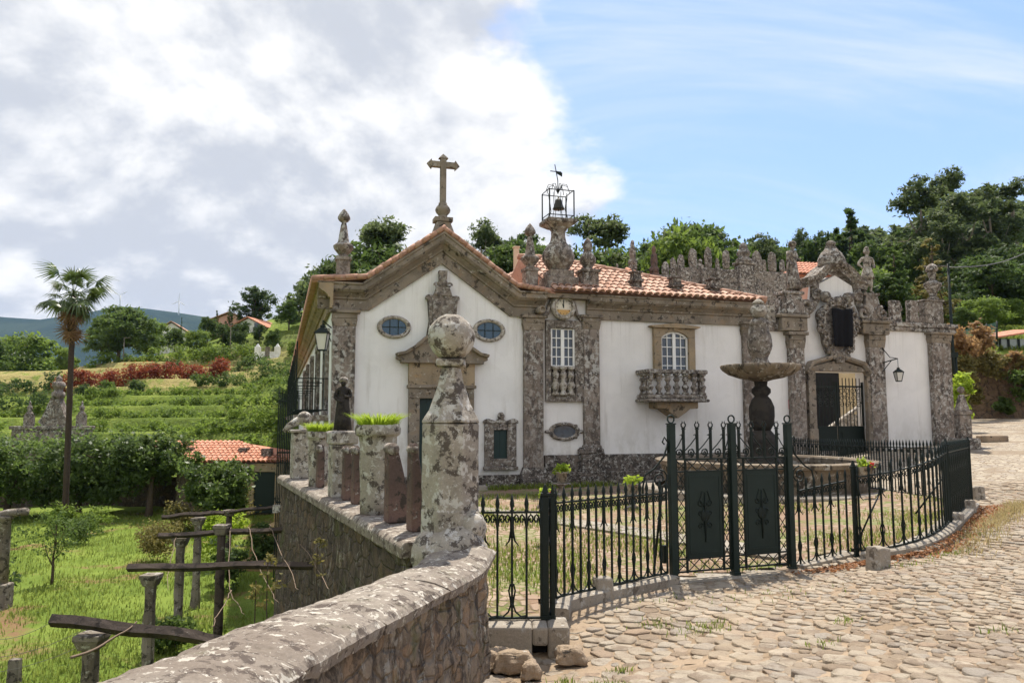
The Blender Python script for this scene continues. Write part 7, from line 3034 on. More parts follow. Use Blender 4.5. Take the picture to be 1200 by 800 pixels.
G1, G2, G3 = 'trees on the wooded slope behind the gateway', 'trees rising behind the house roofs', 'trees on the terraced hill at the left'
for key, px, yt, d, wide, lab in (
        ('euc', 1086, 206, 86, 1.0, 'tall dense eucalyptus crowning the slope, left of the pair with the highest tops'),
        ('euc2', 1126, 201, 90, .85, 'tall eucalyptus with the highest top on the right hand slope'),
        ('euc', 1136, 226, 80, 1.25, 'broad dark eucalyptus spreading in the middle of the right hand slope'),
        ('euc', 1168, 216, 84, 1.1, 'dark eucalyptus with a bare trunk near the right edge of the slope'),
        ('euc2', 1196, 214, 88, 1.2, 'tall loose eucalyptus at the far right edge of the picture'),
        ('euc', 1112, 250, 78, 1.05, 'shorter bushy eucalyptus in front of the tallest pair'),
        ('dark', 1072, 268, 92, 1.0, 'dark rounded tree below the tall eucalyptus, left side'),
        ('dark', 1180, 285, 74, 1.1, 'dark rounded tree low on the slope at the right'),
        ('dark', 1150, 300, 72, 1.1, 'dark low tree in the shade under the broad eucalyptus'),
        ('conifer', 1003, 242, 92, 1.15, 'pointed dark conifer breaking the skyline right of the scrolled crown'),
        ('conifer', 1014, 268, 90, 1.1, 'second dark conifer close beside the pointed skyline one'),
        ('conifer', 985, 265, 95, .8, 'slim dark conifer just behind the crown of the gateway'),
        ('dark', 962, 271, 98, .7, 'dark tree between the crown and the left statue'),
        ('euc', 945, 268, 100, .65, 'dark tree peeping over the left gateway statue'),
        ('conifer_light', 1052, 288, 58, 1.3, 'mid green conifer between the helmeted statue and the battlements'),
        ('conifer_olive', 1097, 276, 58, 1.15, 'olive brown conifer beside the lamp pole'),
        ('broad', 1030, 282, 86, .9, 'green leafy tree behind the helmeted statue'),
        ('light', 1012, 318, 62, .9, 'sunlit light green tree right behind the scrolled crown'),
        ('light', 985, 326, 60, .9, 'sunlit light green tree left behind the scrolled crown'),
        ('light', 1078, 348, 62, .9, 'light green tree above the battlement stones'),
        ('light', 955, 318, 70, .9, 'light green tree behind the brick red garden house'),
        ('broad', 1110, 346, 64, .8, 'green tree behind the lamp pole'),
        ('light', 1150, 350, 56, 1.3, 'wide light green bushy tree on the bank above the road'),
        ('light', 1185, 352, 58, 1.2, 'light green tree above the mesh fence at the right'),
        ('broad', 1130, 360, 54, 1.0, 'low green tree right of the lamp pole')):
    tree_at(key, px, yt, d, lab, G1, wide)
for key, px, yt, d, wide, lab in (
        ('euc2', 437, 258, 62, 1.1, 'tall thin crowned eucalyptus left of the gable'),
        ('dark', 462, 284, 60, .95, 'dark tree low against the left gable slope'),
        ('dark', 421, 290, 64, .7, 'dark green tree right beside the corner finial'),
        ('broad', 384, 315, 66, .55, 'small tree left of the corner finial'),
        ('euc2', 572, 262, 70, .95, 'loose eucalyptus right of the cross'),
        ('dark', 606, 272, 74, .9, 'dark tree between the cross and the tall finial'),
        ('euc', 545, 283, 76, .8, 'low eucalyptus behind the right gable slope'),
        ('broad', 590, 290, 66, .9, 'bushy green tree behind the pink house'),
        ('broad', 636, 285, 66, .8, 'green tree behind the belfry'),
        ('euc2', 694, 252, 64, 1.05, 'feathery eucalyptus right of the bell cage'),
        ('broad', 676, 292, 62, .75, 'low green tree right behind the belfry vase'),
        ('light', 706, 292, 66, .6, 'light green tree under the feathery eucalyptus'),
        ('broad', 752, 284, 72, .75, 'small green tree left of the roof pinnacles'),
        ('euc', 790, 269, 74, 1.0, 'dense tree left behind the battlement wall'),
        ('broad', 816, 260, 70, .85, 'tall rounded tree above the middle of the battlement wall'),
        ('light', 806, 274, 66, .6, 'pale green tree in front of the tall rounded one'),
        ('euc', 842, 266, 76, .8, 'dark tree right of the tall rounded one'),
        ('euc', 893, 275, 74, .9, 'dark tree above the right part of the battlement wall'),
        ('broad', 908, 283, 80, .6, 'small tree beside the left gateway statue'),
        ('dark', 877, 282, 84, .8, 'dark tree behind the stone pinnacle'),
        ('broad', 770, 292, 78, .7, 'low green tree behind the slender pinnacles'),
        ('dark', 862, 290, 90, .8, 'low dark tree between the battlement stones')):
    tree_at(key, px, yt, d, lab, G2, wide)
for key, px, yt, d, wide, lab in (
        ('light', 32, 393, 135, 1.25, 'round pale green tree at the far left below the mountain'),
        ('light', 78, 408, 118, .9, 'small rounded pale tree right of the palm trunk'),
        ('broad', 140, 358, 108, 1.2, 'big bright green tree on the hill right of the palm'),
        ('broad', 122, 372, 110, .9, 'green tree leaning on the big bright hill tree, left side'),
        ('light', 180, 376, 116, .9, 'light green tree right of the big bright hill tree'),
        ('broad', 205, 384, 112, .9, 'green rounded tree near the cypress on the hill'),
        ('light', 230, 387, 108, .9, 'light green tree left of the dark hill grove'),
        ('broad', 243, 371, 118, .8, 'green tree under the hilltop house'),
        ('dark', 296, 336, 122, 1.05, 'large dark tree on the hilltop above the house roofs'),
        ('conifer', 268, 358, 126, .8, 'dark pointed conifer left of the hilltop tree'),
        ('conifer', 253, 363, 126, .7, 'small dark conifer at the left end of the hilltop'),
        ('dark', 262, 379, 106, .9, 'dark tree at the left of the shady hill grove'),
        ('dark', 284, 376, 104, .9, 'dark tree in the middle of the shady hill grove'),
        ('dark', 304, 380, 106, .8, 'dark tree at the right of the shady hill grove'),
        ('broad', 338, 352, 110, .9, 'bright green tree beside the house eave'),
        ('broad', 322, 385, 100, .7, 'green tree above the white garden gate'),
        ('light', 345, 400, 92, .8, 'light green tree under the long eave'),
        ('conifer', 212, 371, 120, .28, 'slim dark cypress on the hill'),
        ('conifer', 349, 348, 118, .8, 'dark pointed conifer close to the house eave'),
        ('broad', -40, 380, 120, 1.2, 'green tree outside the left edge')):
    tree_at(key, px, yt, d, lab, G3, wide)
# wooded ridge far behind
rg = random.Random(21)
ridge_n = 0
for k in range(120):
    px = rg.uniform(925, 1330)
    d = rg.uniform(130, 235)
    x = xat(px, d)
    z = hz(x, d)
    plant('far', x, d, z - .4, rg.uniform(7, 10.5), 'tree of the far blue green wood on the ridge', 'trees of the wooded ridge', wide=rg.uniform(.9, 1.2))
for k in range(46):
    px = rg.uniform(360, 930)
    d = rg.uniform(95, 190)
    x = xat(px, d)
    plant('far', x, d, hz(x, d) - .4, rg.uniform(6, 9), 'tree of the wood on the low rise behind the roofs', 'trees of the low rise', wide=rg.uniform(.9, 1.2))
for k in range(34):
    px = rg.uniform(960, 1290)
    d = rg.uniform(58, 120)
    x = xat(px, d)
    plant(('broad', 'dark', 'conifer', 'dark', 'euc')[k % 5], x, d, hz(x, d) - .3, rg.uniform(3.0, 6.2), 'leafy undergrowth tree between the eucalyptus on the slope', 'undergrowth on the wooded slope', wide=1.3)

# ------------------------------------------------------------------ hedges and vine rows on the terraces


def hedge_line(name, label, cat, p0, p1, h, w, n, size, mat, seed, group=None, kind=None, waviness=.5):
    """leafy row following the ground between two (picture column, distance) points"""
    r = random.Random(seed)
    A = Vector((xat(p0[0], p0[1]), p0[1], 0))
    B = Vector((xat(p1[0], p1[1]), p1[1], 0))
    L = (B - A).length
    k = max(4, int(L / (w * 1.1)))
    blobs = []
    z0 = hz((A.x + B.x) / 2, (A.y + B.y) / 2)
    for i in range(k + 1):
        p = A.lerp(B, i / k)
        x, y = p.x + r.uniform(-.3, .3) * w, p.y + r.uniform(-.3, .3) * w
        hh = h * r.uniform(1 - waviness, 1 + waviness * .6)
        blobs.append(((x - (A.x + B.x) / 2, y - (A.y + B.y) / 2, hz(x, y) - z0 + hh * .45), (w * r.uniform(.8, 1.1), w * r.uniform(.8, 1.1), hh * .55)))
    o = bush(name, label, cat, (A.x + B.x) / 2, (A.y + B.y) / 2, z0, blobs, n, size, mat, seed, group, clump=.30, per=26)
    if kind:
        o['kind'] = kind
    return o


GR = 'vine rows along the terrace edges'
rows = [(49.5, 120, 345, .9, 'lowest vine row, just above the red roofed outbuilding'), (52, -30, 340, .8, 'second vine row from the bottom of the terraces'),
        (55, 60, 345, .8, 'third vine row from the bottom of the terraces'), (58.5, -40, 342, .75, 'fourth vine row from the bottom of the terraces'),
        (62.5, 90, 345, .75, 'fifth vine row, in the middle of the terraces'), (67, -40, 300, .7, 'sixth vine row, under the fresh green slope'),
        (72, 100, 342, .8, 'seventh vine row, below the red hedge')]
for k, (d, a, b, h, lab) in enumerate(rows):
    hedge_line('vine_row', lab, 'vine row', (a, d), (b, d + 1.5), h, .75, 4200, .13, M['leaf_light'], 40 + k, GR)
hedge_line('hedge', 'long dark red leaved hedge across the upper terraces', 'hedge', (80, 79), (262, 88), 1.9, .85, 11000, .13, M['leaf_red'], 60, waviness=.12)
hedge_line('hedge', 'clipped bright green hedge along the hilltop path', 'hedge', (108, 103), (210, 104), 1.6, 1.0, 2600, .18, M['leaf_light'], 61)
hedge_line('hedge', 'loose bright green hedge left of the white garden gate', 'hedge', (205, 101), (296, 99), 2.2, 1.2, 3200, .18, M['leaf_light'], 62)
hedge_line('hedge', 'low green hedge right before the white garden gate', 'hedge', (262, 92), (312, 92), 1.5, 1.0, 1500, .16, M['leaf_mid'], 63)
hedge_line('hedge', 'dark low hedge in the straw coloured field at the left', 'hedge', (-30, 82), (70, 80), 1.3, 1.0, 1800, .17, M['leaf_dark'], 64)
hedge_line('hedge', 'dark hedge under the straw field left of the palm', 'hedge', (-30, 70), (58, 68), 1.6, 1.0, 1800, .16, M['leaf_dark'], 65)
hedge_line('hedge', 'bushy green hedge on the bank under the eave', 'hedge', (285, 78), (345, 82), 1.8, 1.1, 2000, .15, M['leaf_mid'], 66)
hedge_line('hedge', 'leafy hedge along the slope above the wide terraces', 'hedge', (235, 76), (345, 76), 1.1, .8, 2400, .14, M['leaf_mid'], 67)
for k, (px, d, h, m_, lab) in enumerate(((100, 75, 1.3, 'leaf_dark', 'round dark shrub below the left end of the red hedge'), (127, 75, 1.5, 'leaf_mid', 'round dark shrub below the red hedge, second from the palm'),
                                        (163, 76, 1.2, 'leaf_dark', 'round dark shrub below the middle of the red hedge'), (180, 93, 1.6, 'leaf_dark', 'small dark fir like shrub above the red hedge'),
                                        (205, 94, 1.8, 'leaf_dark', 'dark spreading shrub above the red hedge near its middle'), (318, 56, 2.4, 'leaf_light', 'light leafy shrub on the terrace under the house'),
                                        (205, 49, 1.8, 'leaf_lime', 'yellow green shrub behind the camellias'), (335, 62, 2.2, 'leaf_mid', 'green shrub at the right end of the terraces'))):
    x = xat(px, d)
    bush('shrub', lab, 'shrub', x, d, hz(x, d) - .1, [((0, 0, h * .5), (h * .5, h * .5, h * .5)), ((h * .3, .1, h * .38), (h * .35,) * 3), ((-h * .28, 0, h * .4), (h * .36,) * 3)], 900, .14, M[m_], 80 + k, 'shrubs on the terraces', clump=.3, per=22)

# ------------------------------------------------------------------ garden: camellias, palm, shrubs
for k, (px, d, r, h, lab) in enumerate(((20, 36.5, 2.6, 4.45, 'wide glossy camellia at the left edge of the garden'), (103, 37.0, 2.4, 4.35, 'wide glossy camellia behind the palm trunk'),
                                       (-45, 36.5, 2.5, 4.2, 'glossy camellia cut by the left edge of the picture'),
                                       (183, 36.5, 1.6, 4.3, 'round topped camellia with a bare dark trunk'), (256, 32.0, 1.35, 3.35, 'bushy camellia in front of the red roofed outbuilding'))):
    x = xat(px, d)
    r0 = random.Random(k + 70)
    tr_ = thing('camellia', lab, 'tree', (x, d, GZ), 0, 'camellias in the garden')
    bl_ = [((r * .5 * math.cos(a), r * .5 * math.sin(a), h * .60 + r0.uniform(-.3, .45)), (r * .58, r * .55, h * .26)) for a in [r0.uniform(0, 6.28) for _ in range(9)]]
    low = .30 if k != 3 else .56
    bl_ += [((r * .55 * math.cos(a), r * .55 * math.sin(a), h * low + r0.uniform(0, .4)), (r * .5, r * .5, h * .20)) for a in [r0.uniform(0, 6.28) for _ in range(7 if k != 3 else 3)]]
    rgx = np.random.default_rng(k)
    limb_mb(.17, h * .75, rgx, bl_, (r0.uniform(-.3, .3), 0), 6, .25).build('trunk', M['bark'], tr_)
    me = crown_mesh('crown', bl_, 11500 if k != 4 else 8000, .105, M['leaf_camellia'], 200 + k, aspect=.55, clump=.22, per=60, shell=.62)
    q = bpy.data.objects.new('crown', me)
    C.objects.link(q)
    adopt(q, tr_)

PD = 32.0
px_ = at(76.5, 600, PD).x
zt = zat(346, PD)
palm = thing('palm_tree', 'tall slender fan palm with a ragged crown over a skirt of dead fronds', 'palm tree', (px_, PD, GZ - .05))
H_ = zt - GZ
lx = at(86, 346, PD).x - px_
mb = MB()
pts, rs = [], []
for i in range(30):
    f = i / 29
    pts.append((lx * f ** 1.2, 0, H_ * f))
    rs.append((.17 if i == 0 else .125 - .02 * f) * (1 + .04 * math.sin(i * 2.1)))
mb.tube(pts, rs, 10)
mb.lathe([(.13, H_ - 1.5), (.17, H_ - 1.2), (.18, H_ - .5), (.15, H_ - .1), (.05, H_ + .05)], 10, (lx, 0, 0), wob=lambda a, z: 1 + .12 * math.sin(3 * a + z * 9))
mb.build('trunk', M['palm_bark'], palm)


def frond_mesh(name, mat, pet, R, seed, droop=.3, nb=26):
    """fan leaf: petiole along +x then a fan of narrow segments"""
    r = np.random.default_rng(seed)
    V, F, rn = [], [], []

    def quad(a, b, c, d, q):
        i = len(V)
        V.extend([a, b, c, d])
        F.append((i, i + 1, i + 2, i + 3))
        rn.append(q)
    w = .018
    quad((0, -w, 0), (pet, -w * .7, 0), (pet, w * .7, 0), (0, w, 0), .5)
    quad((0, 0, -w), (pet, 0, -w * .7), (pet, 0, w * .7), (0, 0, w), .5)
    for k in range(nb):
        a = -1.95 + 3.9 * k / (nb - 1) + r.uniform(-.04, .04)
        L = R * (1 - .30 * abs(a) / 1.95) * r.uniform(.85, 1.08)
        ca, sa = math.cos(a), math.sin(a)
        zc_ = -.22 * abs(a) / 1.95
        q = r.random()
        ww = .034 * R / .8
        p = []
        for f, dz in ((.0, 0), (.55, -.02), (1.0, -droop * r.uniform(.6, 1.4))):
            x, y, z = pet + ca * L * f * (1 - .12 * f * droop), sa * L * f, zc_ * f * R + dz * L
            wd_ = ww * (.35 if f == 0 else (1.0 if f < 1 else .12))
            p.append(((x - sa * wd_, y + ca * wd_, z), (x + sa * wd_, y - ca * wd_, z)))
        quad(p[0][1], p[1][1], p[1][0], p[0][0], q)
        quad(p[1][1], p[2][1], p[2][0], p[1][0], q)
    return poly_mesh(name, V, F, mat, rn)


fm_ = [frond_mesh('frond', M['leaf_palm'], .95 + .12 * s, .86, s, .15 + .14 * s, 22) for s in range(4)]
fd_ = [frond_mesh('dead_frond', M['leaf_dead'], .45, .62, s + 9, .35, 14) for s in range(2)]
r0 = random.Random(8)
for k in range(38):
    o = bpy.data.objects.new('frond', fm_[k % 4])
    C.objects.link(o)
    adopt(o, palm)
    o.location = (lx, 0, H_ + .10 + r0.uniform(-.25, .2))
    el = math.radians(lerp(72, -52, (k / 37) ** .85) + r0.uniform(-16, 16))
    o.rotation_euler = (r0.uniform(-.5, .5), -el, k * 2.39996 + r0.uniform(-.2, .2))
    o.scale = (r0.uniform(.58, .98),) * 3
for k in range(15):
    o = bpy.data.objects.new('dead_frond', fd_[k % 2])
    C.objects.link(o)
    adopt(o, palm)
    o.location = (lx, 0, H_ - .25 - .075 * k + r0.uniform(-.1, .1))
    o.rotation_euler = (r0.uniform(-1.2, 1.2), math.radians(lerp(38, 74, k / 14) + r0.uniform(-10, 10)), k * 2.39996)
    o.scale = (r0.uniform(.8, 1.1),) * 3

# shrubs and small trees on the lawn
def lawn_bush(px, Y, r, h, mat, label, n=1400, size=.07, seed=0, base=0, cat='shrub', per=26):
    x = xat(px, Y)
    q = random.Random(seed)
    bl_ = [((q.uniform(-.5, .5) * r, q.uniform(-.5, .5) * r, base + h * q.uniform(.3, .68)), (r * .55, r * .55, h * .32)) for _ in range(7)]
    return bush('shrub', label, cat, x, Y, GZ, bl_, n, size, M[mat], seed, 'shrubs in the garden', clump=.28, per=per)


lawn_bush(196, 25.5, .85, 1.35, 'leaf_olive', 'rounded brownish box shrub left of the pergola posts', 3200, .05, 301)
lawn_bush(106, 29.0, .75, 1.0, 'leaf_mid', 'rounded green box shrub beyond the thin young tree', 2000, .05, 302)
lawn_bush(84, 31.5, .6, 1.5, 'leaf_light', 'bright green shrub at the foot of the palm', 1300, .07, 303)
lawn_bush(225, 31, .75, 1.5, 'leaf_olive', 'yellowish shrub left of the bushy camellia', 1500, .07, 304)
lawn_bush(268, 24.5, .75, 1.9, 'leaf_lime', 'yellow green shrub behind the second row of posts', 1500, .07, 305)
lawn_bush(212, 15.6, .55, .8, 'leaf_mid', 'leafy green shrub between the pergola posts', 1100, .06, 306)
lawn_bush(262, 14.4, .6, .8, 'leaf_light', 'bright leafy ground shrub under the front beams', 1200, .06, 307)
lawn_bush(5, 20.0, .7, 1.0, 'leaf_dark', 'dark shrub at the left edge beside the slender post', 1300, .06, 308)
lawn_bush(12, 27.5, .9, 1.3, 'leaf_mid', 'green shrub under the camellia at the left edge', 1500, .06, 309)
lawn_bush(318, 24, .5, 1.5, 'leaf_dark', 'dark creeper on the ochre garden wall', 1300, .07, 310)
lawn_bush(276, 21.5, .55, 1.6, 'leaf_dark', 'dark shrub hugging the second row of posts', 1300, .07, 311)
lawn_bush(4, 12.6, .35, .6, 'leaf_dark', 'small dark plant in the lower left corner', 700, .05, 312)
lawn_bush(290, 33, .8, 2.2, 'leaf_olive', 'pale leafy shrub before the outbuilding door', 1400, .07, 313)
lawn_bush(125, 32, .8, 1.2, 'leaf_light', 'light green low shrub in the shade of the camellia', 1300, .06, 314)
yt_ = thing('young_tree', 'thin young tree with sparse leaves on the lawn', 'tree', (xat(77, 21.5), 21.5, GZ))
bl_ = [((q[0], q[1], q[2]), (.32, .3, .26)) for q in ((-.3, 0, 1.3), (.25, .1, 1.2), (.0, 0, 1.75), (.35, -.1, 1.6), (-.25, .1, 1.85), (.1, 0, 1.0))]
limb_mb(.045, 1.7, np.random.default_rng(3), bl_, (.05, 0), 6, .3).build('trunk', M['bark'], yt_)
me = crown_mesh('crown', bl_, 800, .045, M['leaf_mid'], 320, clump=.4, per=14, shell=.3)
q = bpy.data.objects.new('crown', me)
C.objects.link(q)
adopt(q, yt_)

# grass of the lawn, the forecourt and the road joints
rg = np.random.default_rng(5)
n = 62000
Yg = 8.5 + 30 * rg.random(n) ** 1.5
Xg = np.array([xl(y) - .5 for y in Yg]) - rg.random(n) * (1.0 + .50 * Yg)
keep = (np.sin(Xg * 1.1 + .4 * Yg) * np.sin(Yg * .8 + 1) + rg.normal(size=n) * .5 < .65) & (rg.random(n) > .85 * np.exp(-((Yg - 19.5 - .25 * Xg * np.sin(Xg)) / 1.1) ** 2) * (np.sin(Xg * .9) > -.2))
Xg, Yg = Xg[keep], Yg[keep]
blades('lawn_grass', np.stack([Xg, Yg, GZ + 0.10 * np.sin(Xg * .7 + 1) * np.sin(Yg * .55) + 0.05 * np.sin(Xg * 2.1 + Yg * 1.3) - .01], 1), .13, .011, M['grass'], 6, .8)
pts, dry = [], []
r0 = random.Random(31)
tries = 0
while len(pts) < 15000 and tries < 150000:
    tries += 1
    x, y = r0.uniform(-3.5, 9.1), 8.1 + 13 * r0.random() ** 1.6
    if not inside(x, y, COURT) or math.hypot(x - FX, y - FY) < 3.5:
        continue
    m_ = math.sin(x * 1.7 + 1.2) * math.sin(y * 1.25 + x * .4) + r0.gauss(0, .35)
    if m_ > .20 - (.40 if x < 1.2 else 0):
        (pts if r0.random() < (.85 if x < 4 else .6) else dry).append((x + r0.gauss(0, .03), y + r0.gauss(0, .03), rz(x, y) + .03))
blades('forecourt_grass', pts, .085, .008, M['grass'], 7, .8)
blades('forecourt_dry_grass', dry, .07, .007, M['dry_grass'], 8, 1.0)
pts, dry = [], []
for (x, y, n_, s_) in ((2.0, 8.2, 130, .12), (1.55, 8.5, 50, .08), (.72, 6.35, 90, .07), (.78, 6.15, 60, .05), (.45, 6.75, 40, .05), (.95, 7.0, 40, .05), (3.2, 7.6, 30, .05), (5.9, 10.6, 60, .10), (5.2, 10.3, 40, .12), (2.7, 6.9, 30, .06),
                       (6.8, 11.5, 60, .12), (.30, 5.5, 60, .08), (3.0, 9.4, 50, .3), (1.9, 9.6, 40, .25), (4.0, 6.5, 25, .06)):
    for _ in range(n_):
        xx, yy = x + r0.gauss(0, s_ * 1.4), y + r0.gauss(0, s_)
        pts.append((xx, yy, rz(xx, yy) - .01))
for _ in range(2400):
    f = r0.random()
    x0, y0 = lerp(5.6, 9.6, f), lerp(10.9, 15.6, f)
    xx, yy = x0 + .22 + abs(r0.gauss(0, .16)) * (1 + .5 * f), y0 - .45 - abs(r0.gauss(0, .3)) * (1 - f) + r0.uniform(-.1, .4)
    if not inside(xx, yy, COURT) and r0.random() < .30 + .7 * f:
        dry.append((xx, yy, rz(xx, yy) - .01))
blades('road_weeds', pts, .055, .005, M['grass'], 9, 1.0)
blades('roadside_dry_grass', dry, .10, .006, M['dry_grass'], 10, 1.3)
# fallen leaves swept along the kerb
n = 1500
P = []
for _ in range(n):
    f = r0.random()
    x0, y0 = (lerp(4.1, 5.9, f), lerp(11.1, 11.0, f)) if r0.random() < .35 else (lerp(5.9, 9.4, f), lerp(11.0, 15.4, f))
    x, y = x0 + r0.gauss(.08, .16), y0 - abs(r0.gauss(0, .18))
    if inside(x, y, COURT):
        continue
    P.append((x, y, rz(x, y) + .018))
P = np.array(P)
rgn = np.random.default_rng(4)
Nn = rgn.normal(size=P.shape) * .45 + np.array([0, 0, 1.])
Nn /= np.linalg.norm(Nn, axis=1, keepdims=True)
V, F = leaf_quads(P, Nn, .035, .6, rgn, .2)
o = bpy.data.objects.new('fallen_leaves', poly_mesh('fallen_leaves', V, F, M['dead_leaf'], rgn.random(len(P))))
C.objects.link(o)
tag(o, kind='stuff')
# weeds growing at the foot of the house and along the parapet top
pts = []
for _ in range(900):
    s_ = r0.uniform(-1.5, 2.5)
    p = FW(s_, -.5 - abs(r0.gauss(0, .25)))
    pts.append((p.x, p.y, rz(p.x, p.y) + .02))
blades('wall_foot_grass', pts, .16, .012, M['grass'], 12, .8)

# ------------------------------------------------------------------ pergola
def garden_pt(px, Y):
    return xat(px, Y)


posts = ((126, 9.3, 741, .13, 'thick dark granite pergola post in the foreground'), (190, 12.5, 672, .115, 'grey granite pergola post under the long beam'), (222, 16.0, 629, .115, 'granite pergola post under the second long beam'),
         (241, 19.6, 606, .12, 'granite pergola post with a flat cap behind the second beam'), (268, 13.6, 614, .10, 'dark mossy pergola post close to the terrace wall'), (276, 23, 597, .12, 'dark far pergola post by the ochre wall'))
for k, (px, Y, yt, r, lab) in enumerate(posts):
    r *= .86
    x = xat(px, Y)
    zt = zat(yt, Y)
    o = thing('pergola_post', lab, 'post', (x, Y, GZ - .1), 0, 'granite posts of the pergola')
    h = zt - GZ + .1
    mb = MB().lathe([(r * 1.25, 0), (r * 1.1, .3), (r * .95, .6), (r * .9, h * .6), (r * .84, h - .20), (r * .98, h - .18)], 9, smooth=False)
    rough(mb.build('shaft', M['concrete'] if k < 4 else M['wood'], o), .05, .13, 2)  # darker material paints the shade on the post by the terrace wall
    mb = MB().frustum(0, 0, h - .178, h - .07, r * .95, r * .95, r * 1.3, r * 1.3).box(-r * 1.4, r * 1.4, -r * 1.4, r * 1.4, h - .068, h - .003)
    rough(mb.build('cap', M['concrete'], o, bevel=.01), .02, .1, 1)
sp = thing('pergola_post', 'slender pale granite post at the left edge carrying a curved lintel', 'post', (xat(20, 19), 19, GZ - .1), 0, 'granite posts of the pergola')
h = zat(604, 19) - GZ + .1
MB().box(-.20, .20, -.2, .2, 0, .75).build('base', M['concrete'], sp, bevel=.04)
MB().lathe([(.14, .752), (.13, h * .7), (.125, h - .12), (.17, h - .08), (.19, h - .003)], 12).build('shaft', M['concrete'], sp)
beams = ((((60, 722), 9.2), ((300, 752), 9.5), .115, 'weathered grey beam tilting across the foreground post'), (((150, 663), 12.3), ((412, 659), 12.4), .095, 'long dark beam reaching from the grey post to the terrace wall'),
         (((186, 626), 15.8), ((354, 618), 16.0), .09, 'second long dark beam higher up towards the house'), (((190, 604), 19.6), (262, 600) and ((263, 599), 19.6), .09, 'short beam on the flat capped post'),
         (((268, 598), 22.8), ((342, 592), 22.8), .08, 'farthest dark beam by the ochre wall'))
for k, ((a, Ya), (b, Yb), t_, lab) in enumerate(beams):
    A, B = at(a[0], a[1], Ya), at(b[0], b[1], Yb)
    o = thing('pergola_beam', lab, 'beam', (A + B) / 2, 0, 'wooden beams of the pergola')
    mb = MB()
    n = 10
    pts, rs = [], []
    for i in range(n + 1):
        p = A.lerp(B, i / n) + Vector((0, 0, .012 * math.sin(i * 1.3 + k) + .02 * math.sin(math.pi * i / n) - t_ * .4))
        pts.append(p)
        rs.append(t_ * .66 * (1 + .06 * math.sin(i * 2.2 + k)))
    mb.tube(pts, rs, 4)
    rough(mb.build('timber', M['wood'], o, world=True), .03, .12, 1)
A = [at(q[0], q[1], 19) for q in ((-30, 612), (-8, 606), (10, 601), (32, 599))]
o = thing('pergola_beam', 'pale curved stone lintel on the slender post at the left edge', 'lintel', A[2])
MB().tube(A, .10, 6).build('stone', M['concrete'], o, world=True)
# vine stems and wires
stems = ((((270, 618), 16), ((266, 690), 13.5), ((285, 720), 11.5)), (((292, 618), 16), ((300, 660), 13), ((325, 705), 9.5)), (((316, 616), 16), ((330, 650), 13), ((350, 690), 10)), (((340, 618), 16), ((365, 655), 12), ((385, 690), 9)),
         (((272, 690), 13), ((255, 720), 11), ((248, 735), 10)), (((208, 625), 16), ((200, 650), 15), ((196, 690), 13)))
for k, st in enumerate(stems):
    P3 = [at(q[0], q[1], Y) for q, Y in st]
    P3 = smooth_path(P3, 2)
    r0_ = random.Random(k)
    P3 = [p + Vector((r0_.uniform(-.02, .02), 0, r0_.uniform(-.02, .02))) for p in P3]
    o = MB().tube(P3, [.009 - .005 * i / len(P3) for i in range(len(P3))], 5).build('bare_vine', M['twig'])
    tag(o, ('pale bare vine stem hanging from the second long beam, first from the left', 'pale bare vine stem crossing from the second beam towards the front coping', 'pale bare vine stem right of the middle of the second beam', 'pale bare vine stem closest to the terrace wall',
            'short bare vine stem below the long dark beam', 'thin vine stem left of the grey post')[k], 'vine', 'bare vine stems on the pergola')
P3 = smooth_path([at(83, 770, 8.6), at(110, 762, 8.8), at(135, 745, 9.1), at(150, 738, 9.2), at(160, 728, 9.4)], 2)
tag(MB().tube(P3, [.018 - .010 * i / len(P3) for i in range(len(P3))], 5).build('bare_vine', M['twig']), 'pale broken twig bent over the foreground beam', 'vine', 'bare vine stems on the pergola')
for k, (a, b) in enumerate((((62, 728), (-20, 748)), ((110, 732), (-20, 772)), ((130, 740), (-20, 790)))):
    A, B = at(a[0], a[1], 9.25), at(b[0], b[1], 10.5)
    o = MB().tube([A.lerp(B, i / 8) - Vector((0, 0, .08 * math.sin(math.pi * i / 8))) for i in range(9)], .003, 4).build('wire', M['wire'])
    tag(o, ('upper thin wire running left from the foreground beam', 'middle thin wire running left from the foreground beam', 'lowest thin wire running left from the foreground post')[k], 'wire', 'training wires of the pergola')
o = MB().frustum(0, 0, -.1, .42, .10, .08, .085, .07).build('boundary_stone', M['concrete'], bevel=.02)
o.location = (xat(41, 13.6), 13.6, GZ)
tag(o, 'small grey upright stone in the grass near the lower left corner', 'stone')
# flowering weed stalks beyond the coping
for k, (px, yt, Y, lab) in enumerate(((314, 655, 8.0, 'tall weed stalk with seed heads beyond the front coping'), (300, 680, 8.2, 'shorter weed stalk with a fluffy head beyond the coping'), (372, 640, 9.0, 'leafy weed stalk beside the mossy terrace wall'))):
    p = at(px, yt, Y)
    mb = MB().tube([(p.x + .05, Y, p.z - 1.0), (p.x, Y, p.z - .5), (p.x, Y, p.z)], .006, 4)
    o = mb.build('weed_stalk', M['bark'])
    z_ = p.z - 1.0
    me = crown_mesh('seed_heads', [((0, 0, 1.0), (.05, .05, .08)), ((.05, 0, .75), (.06, .05, .06)), ((-.04, 0, .86), (.05, .05, .05))], 90, .028, M['leaf_olive'], k + 400, clump=.5, per=8)
    q = bpy.data.objects.new('seed_heads', me)
    C.objects.link(q)
    adopt(q, o)
    tag(o, lab, 'weed', 'weed stalks beyond the coping')

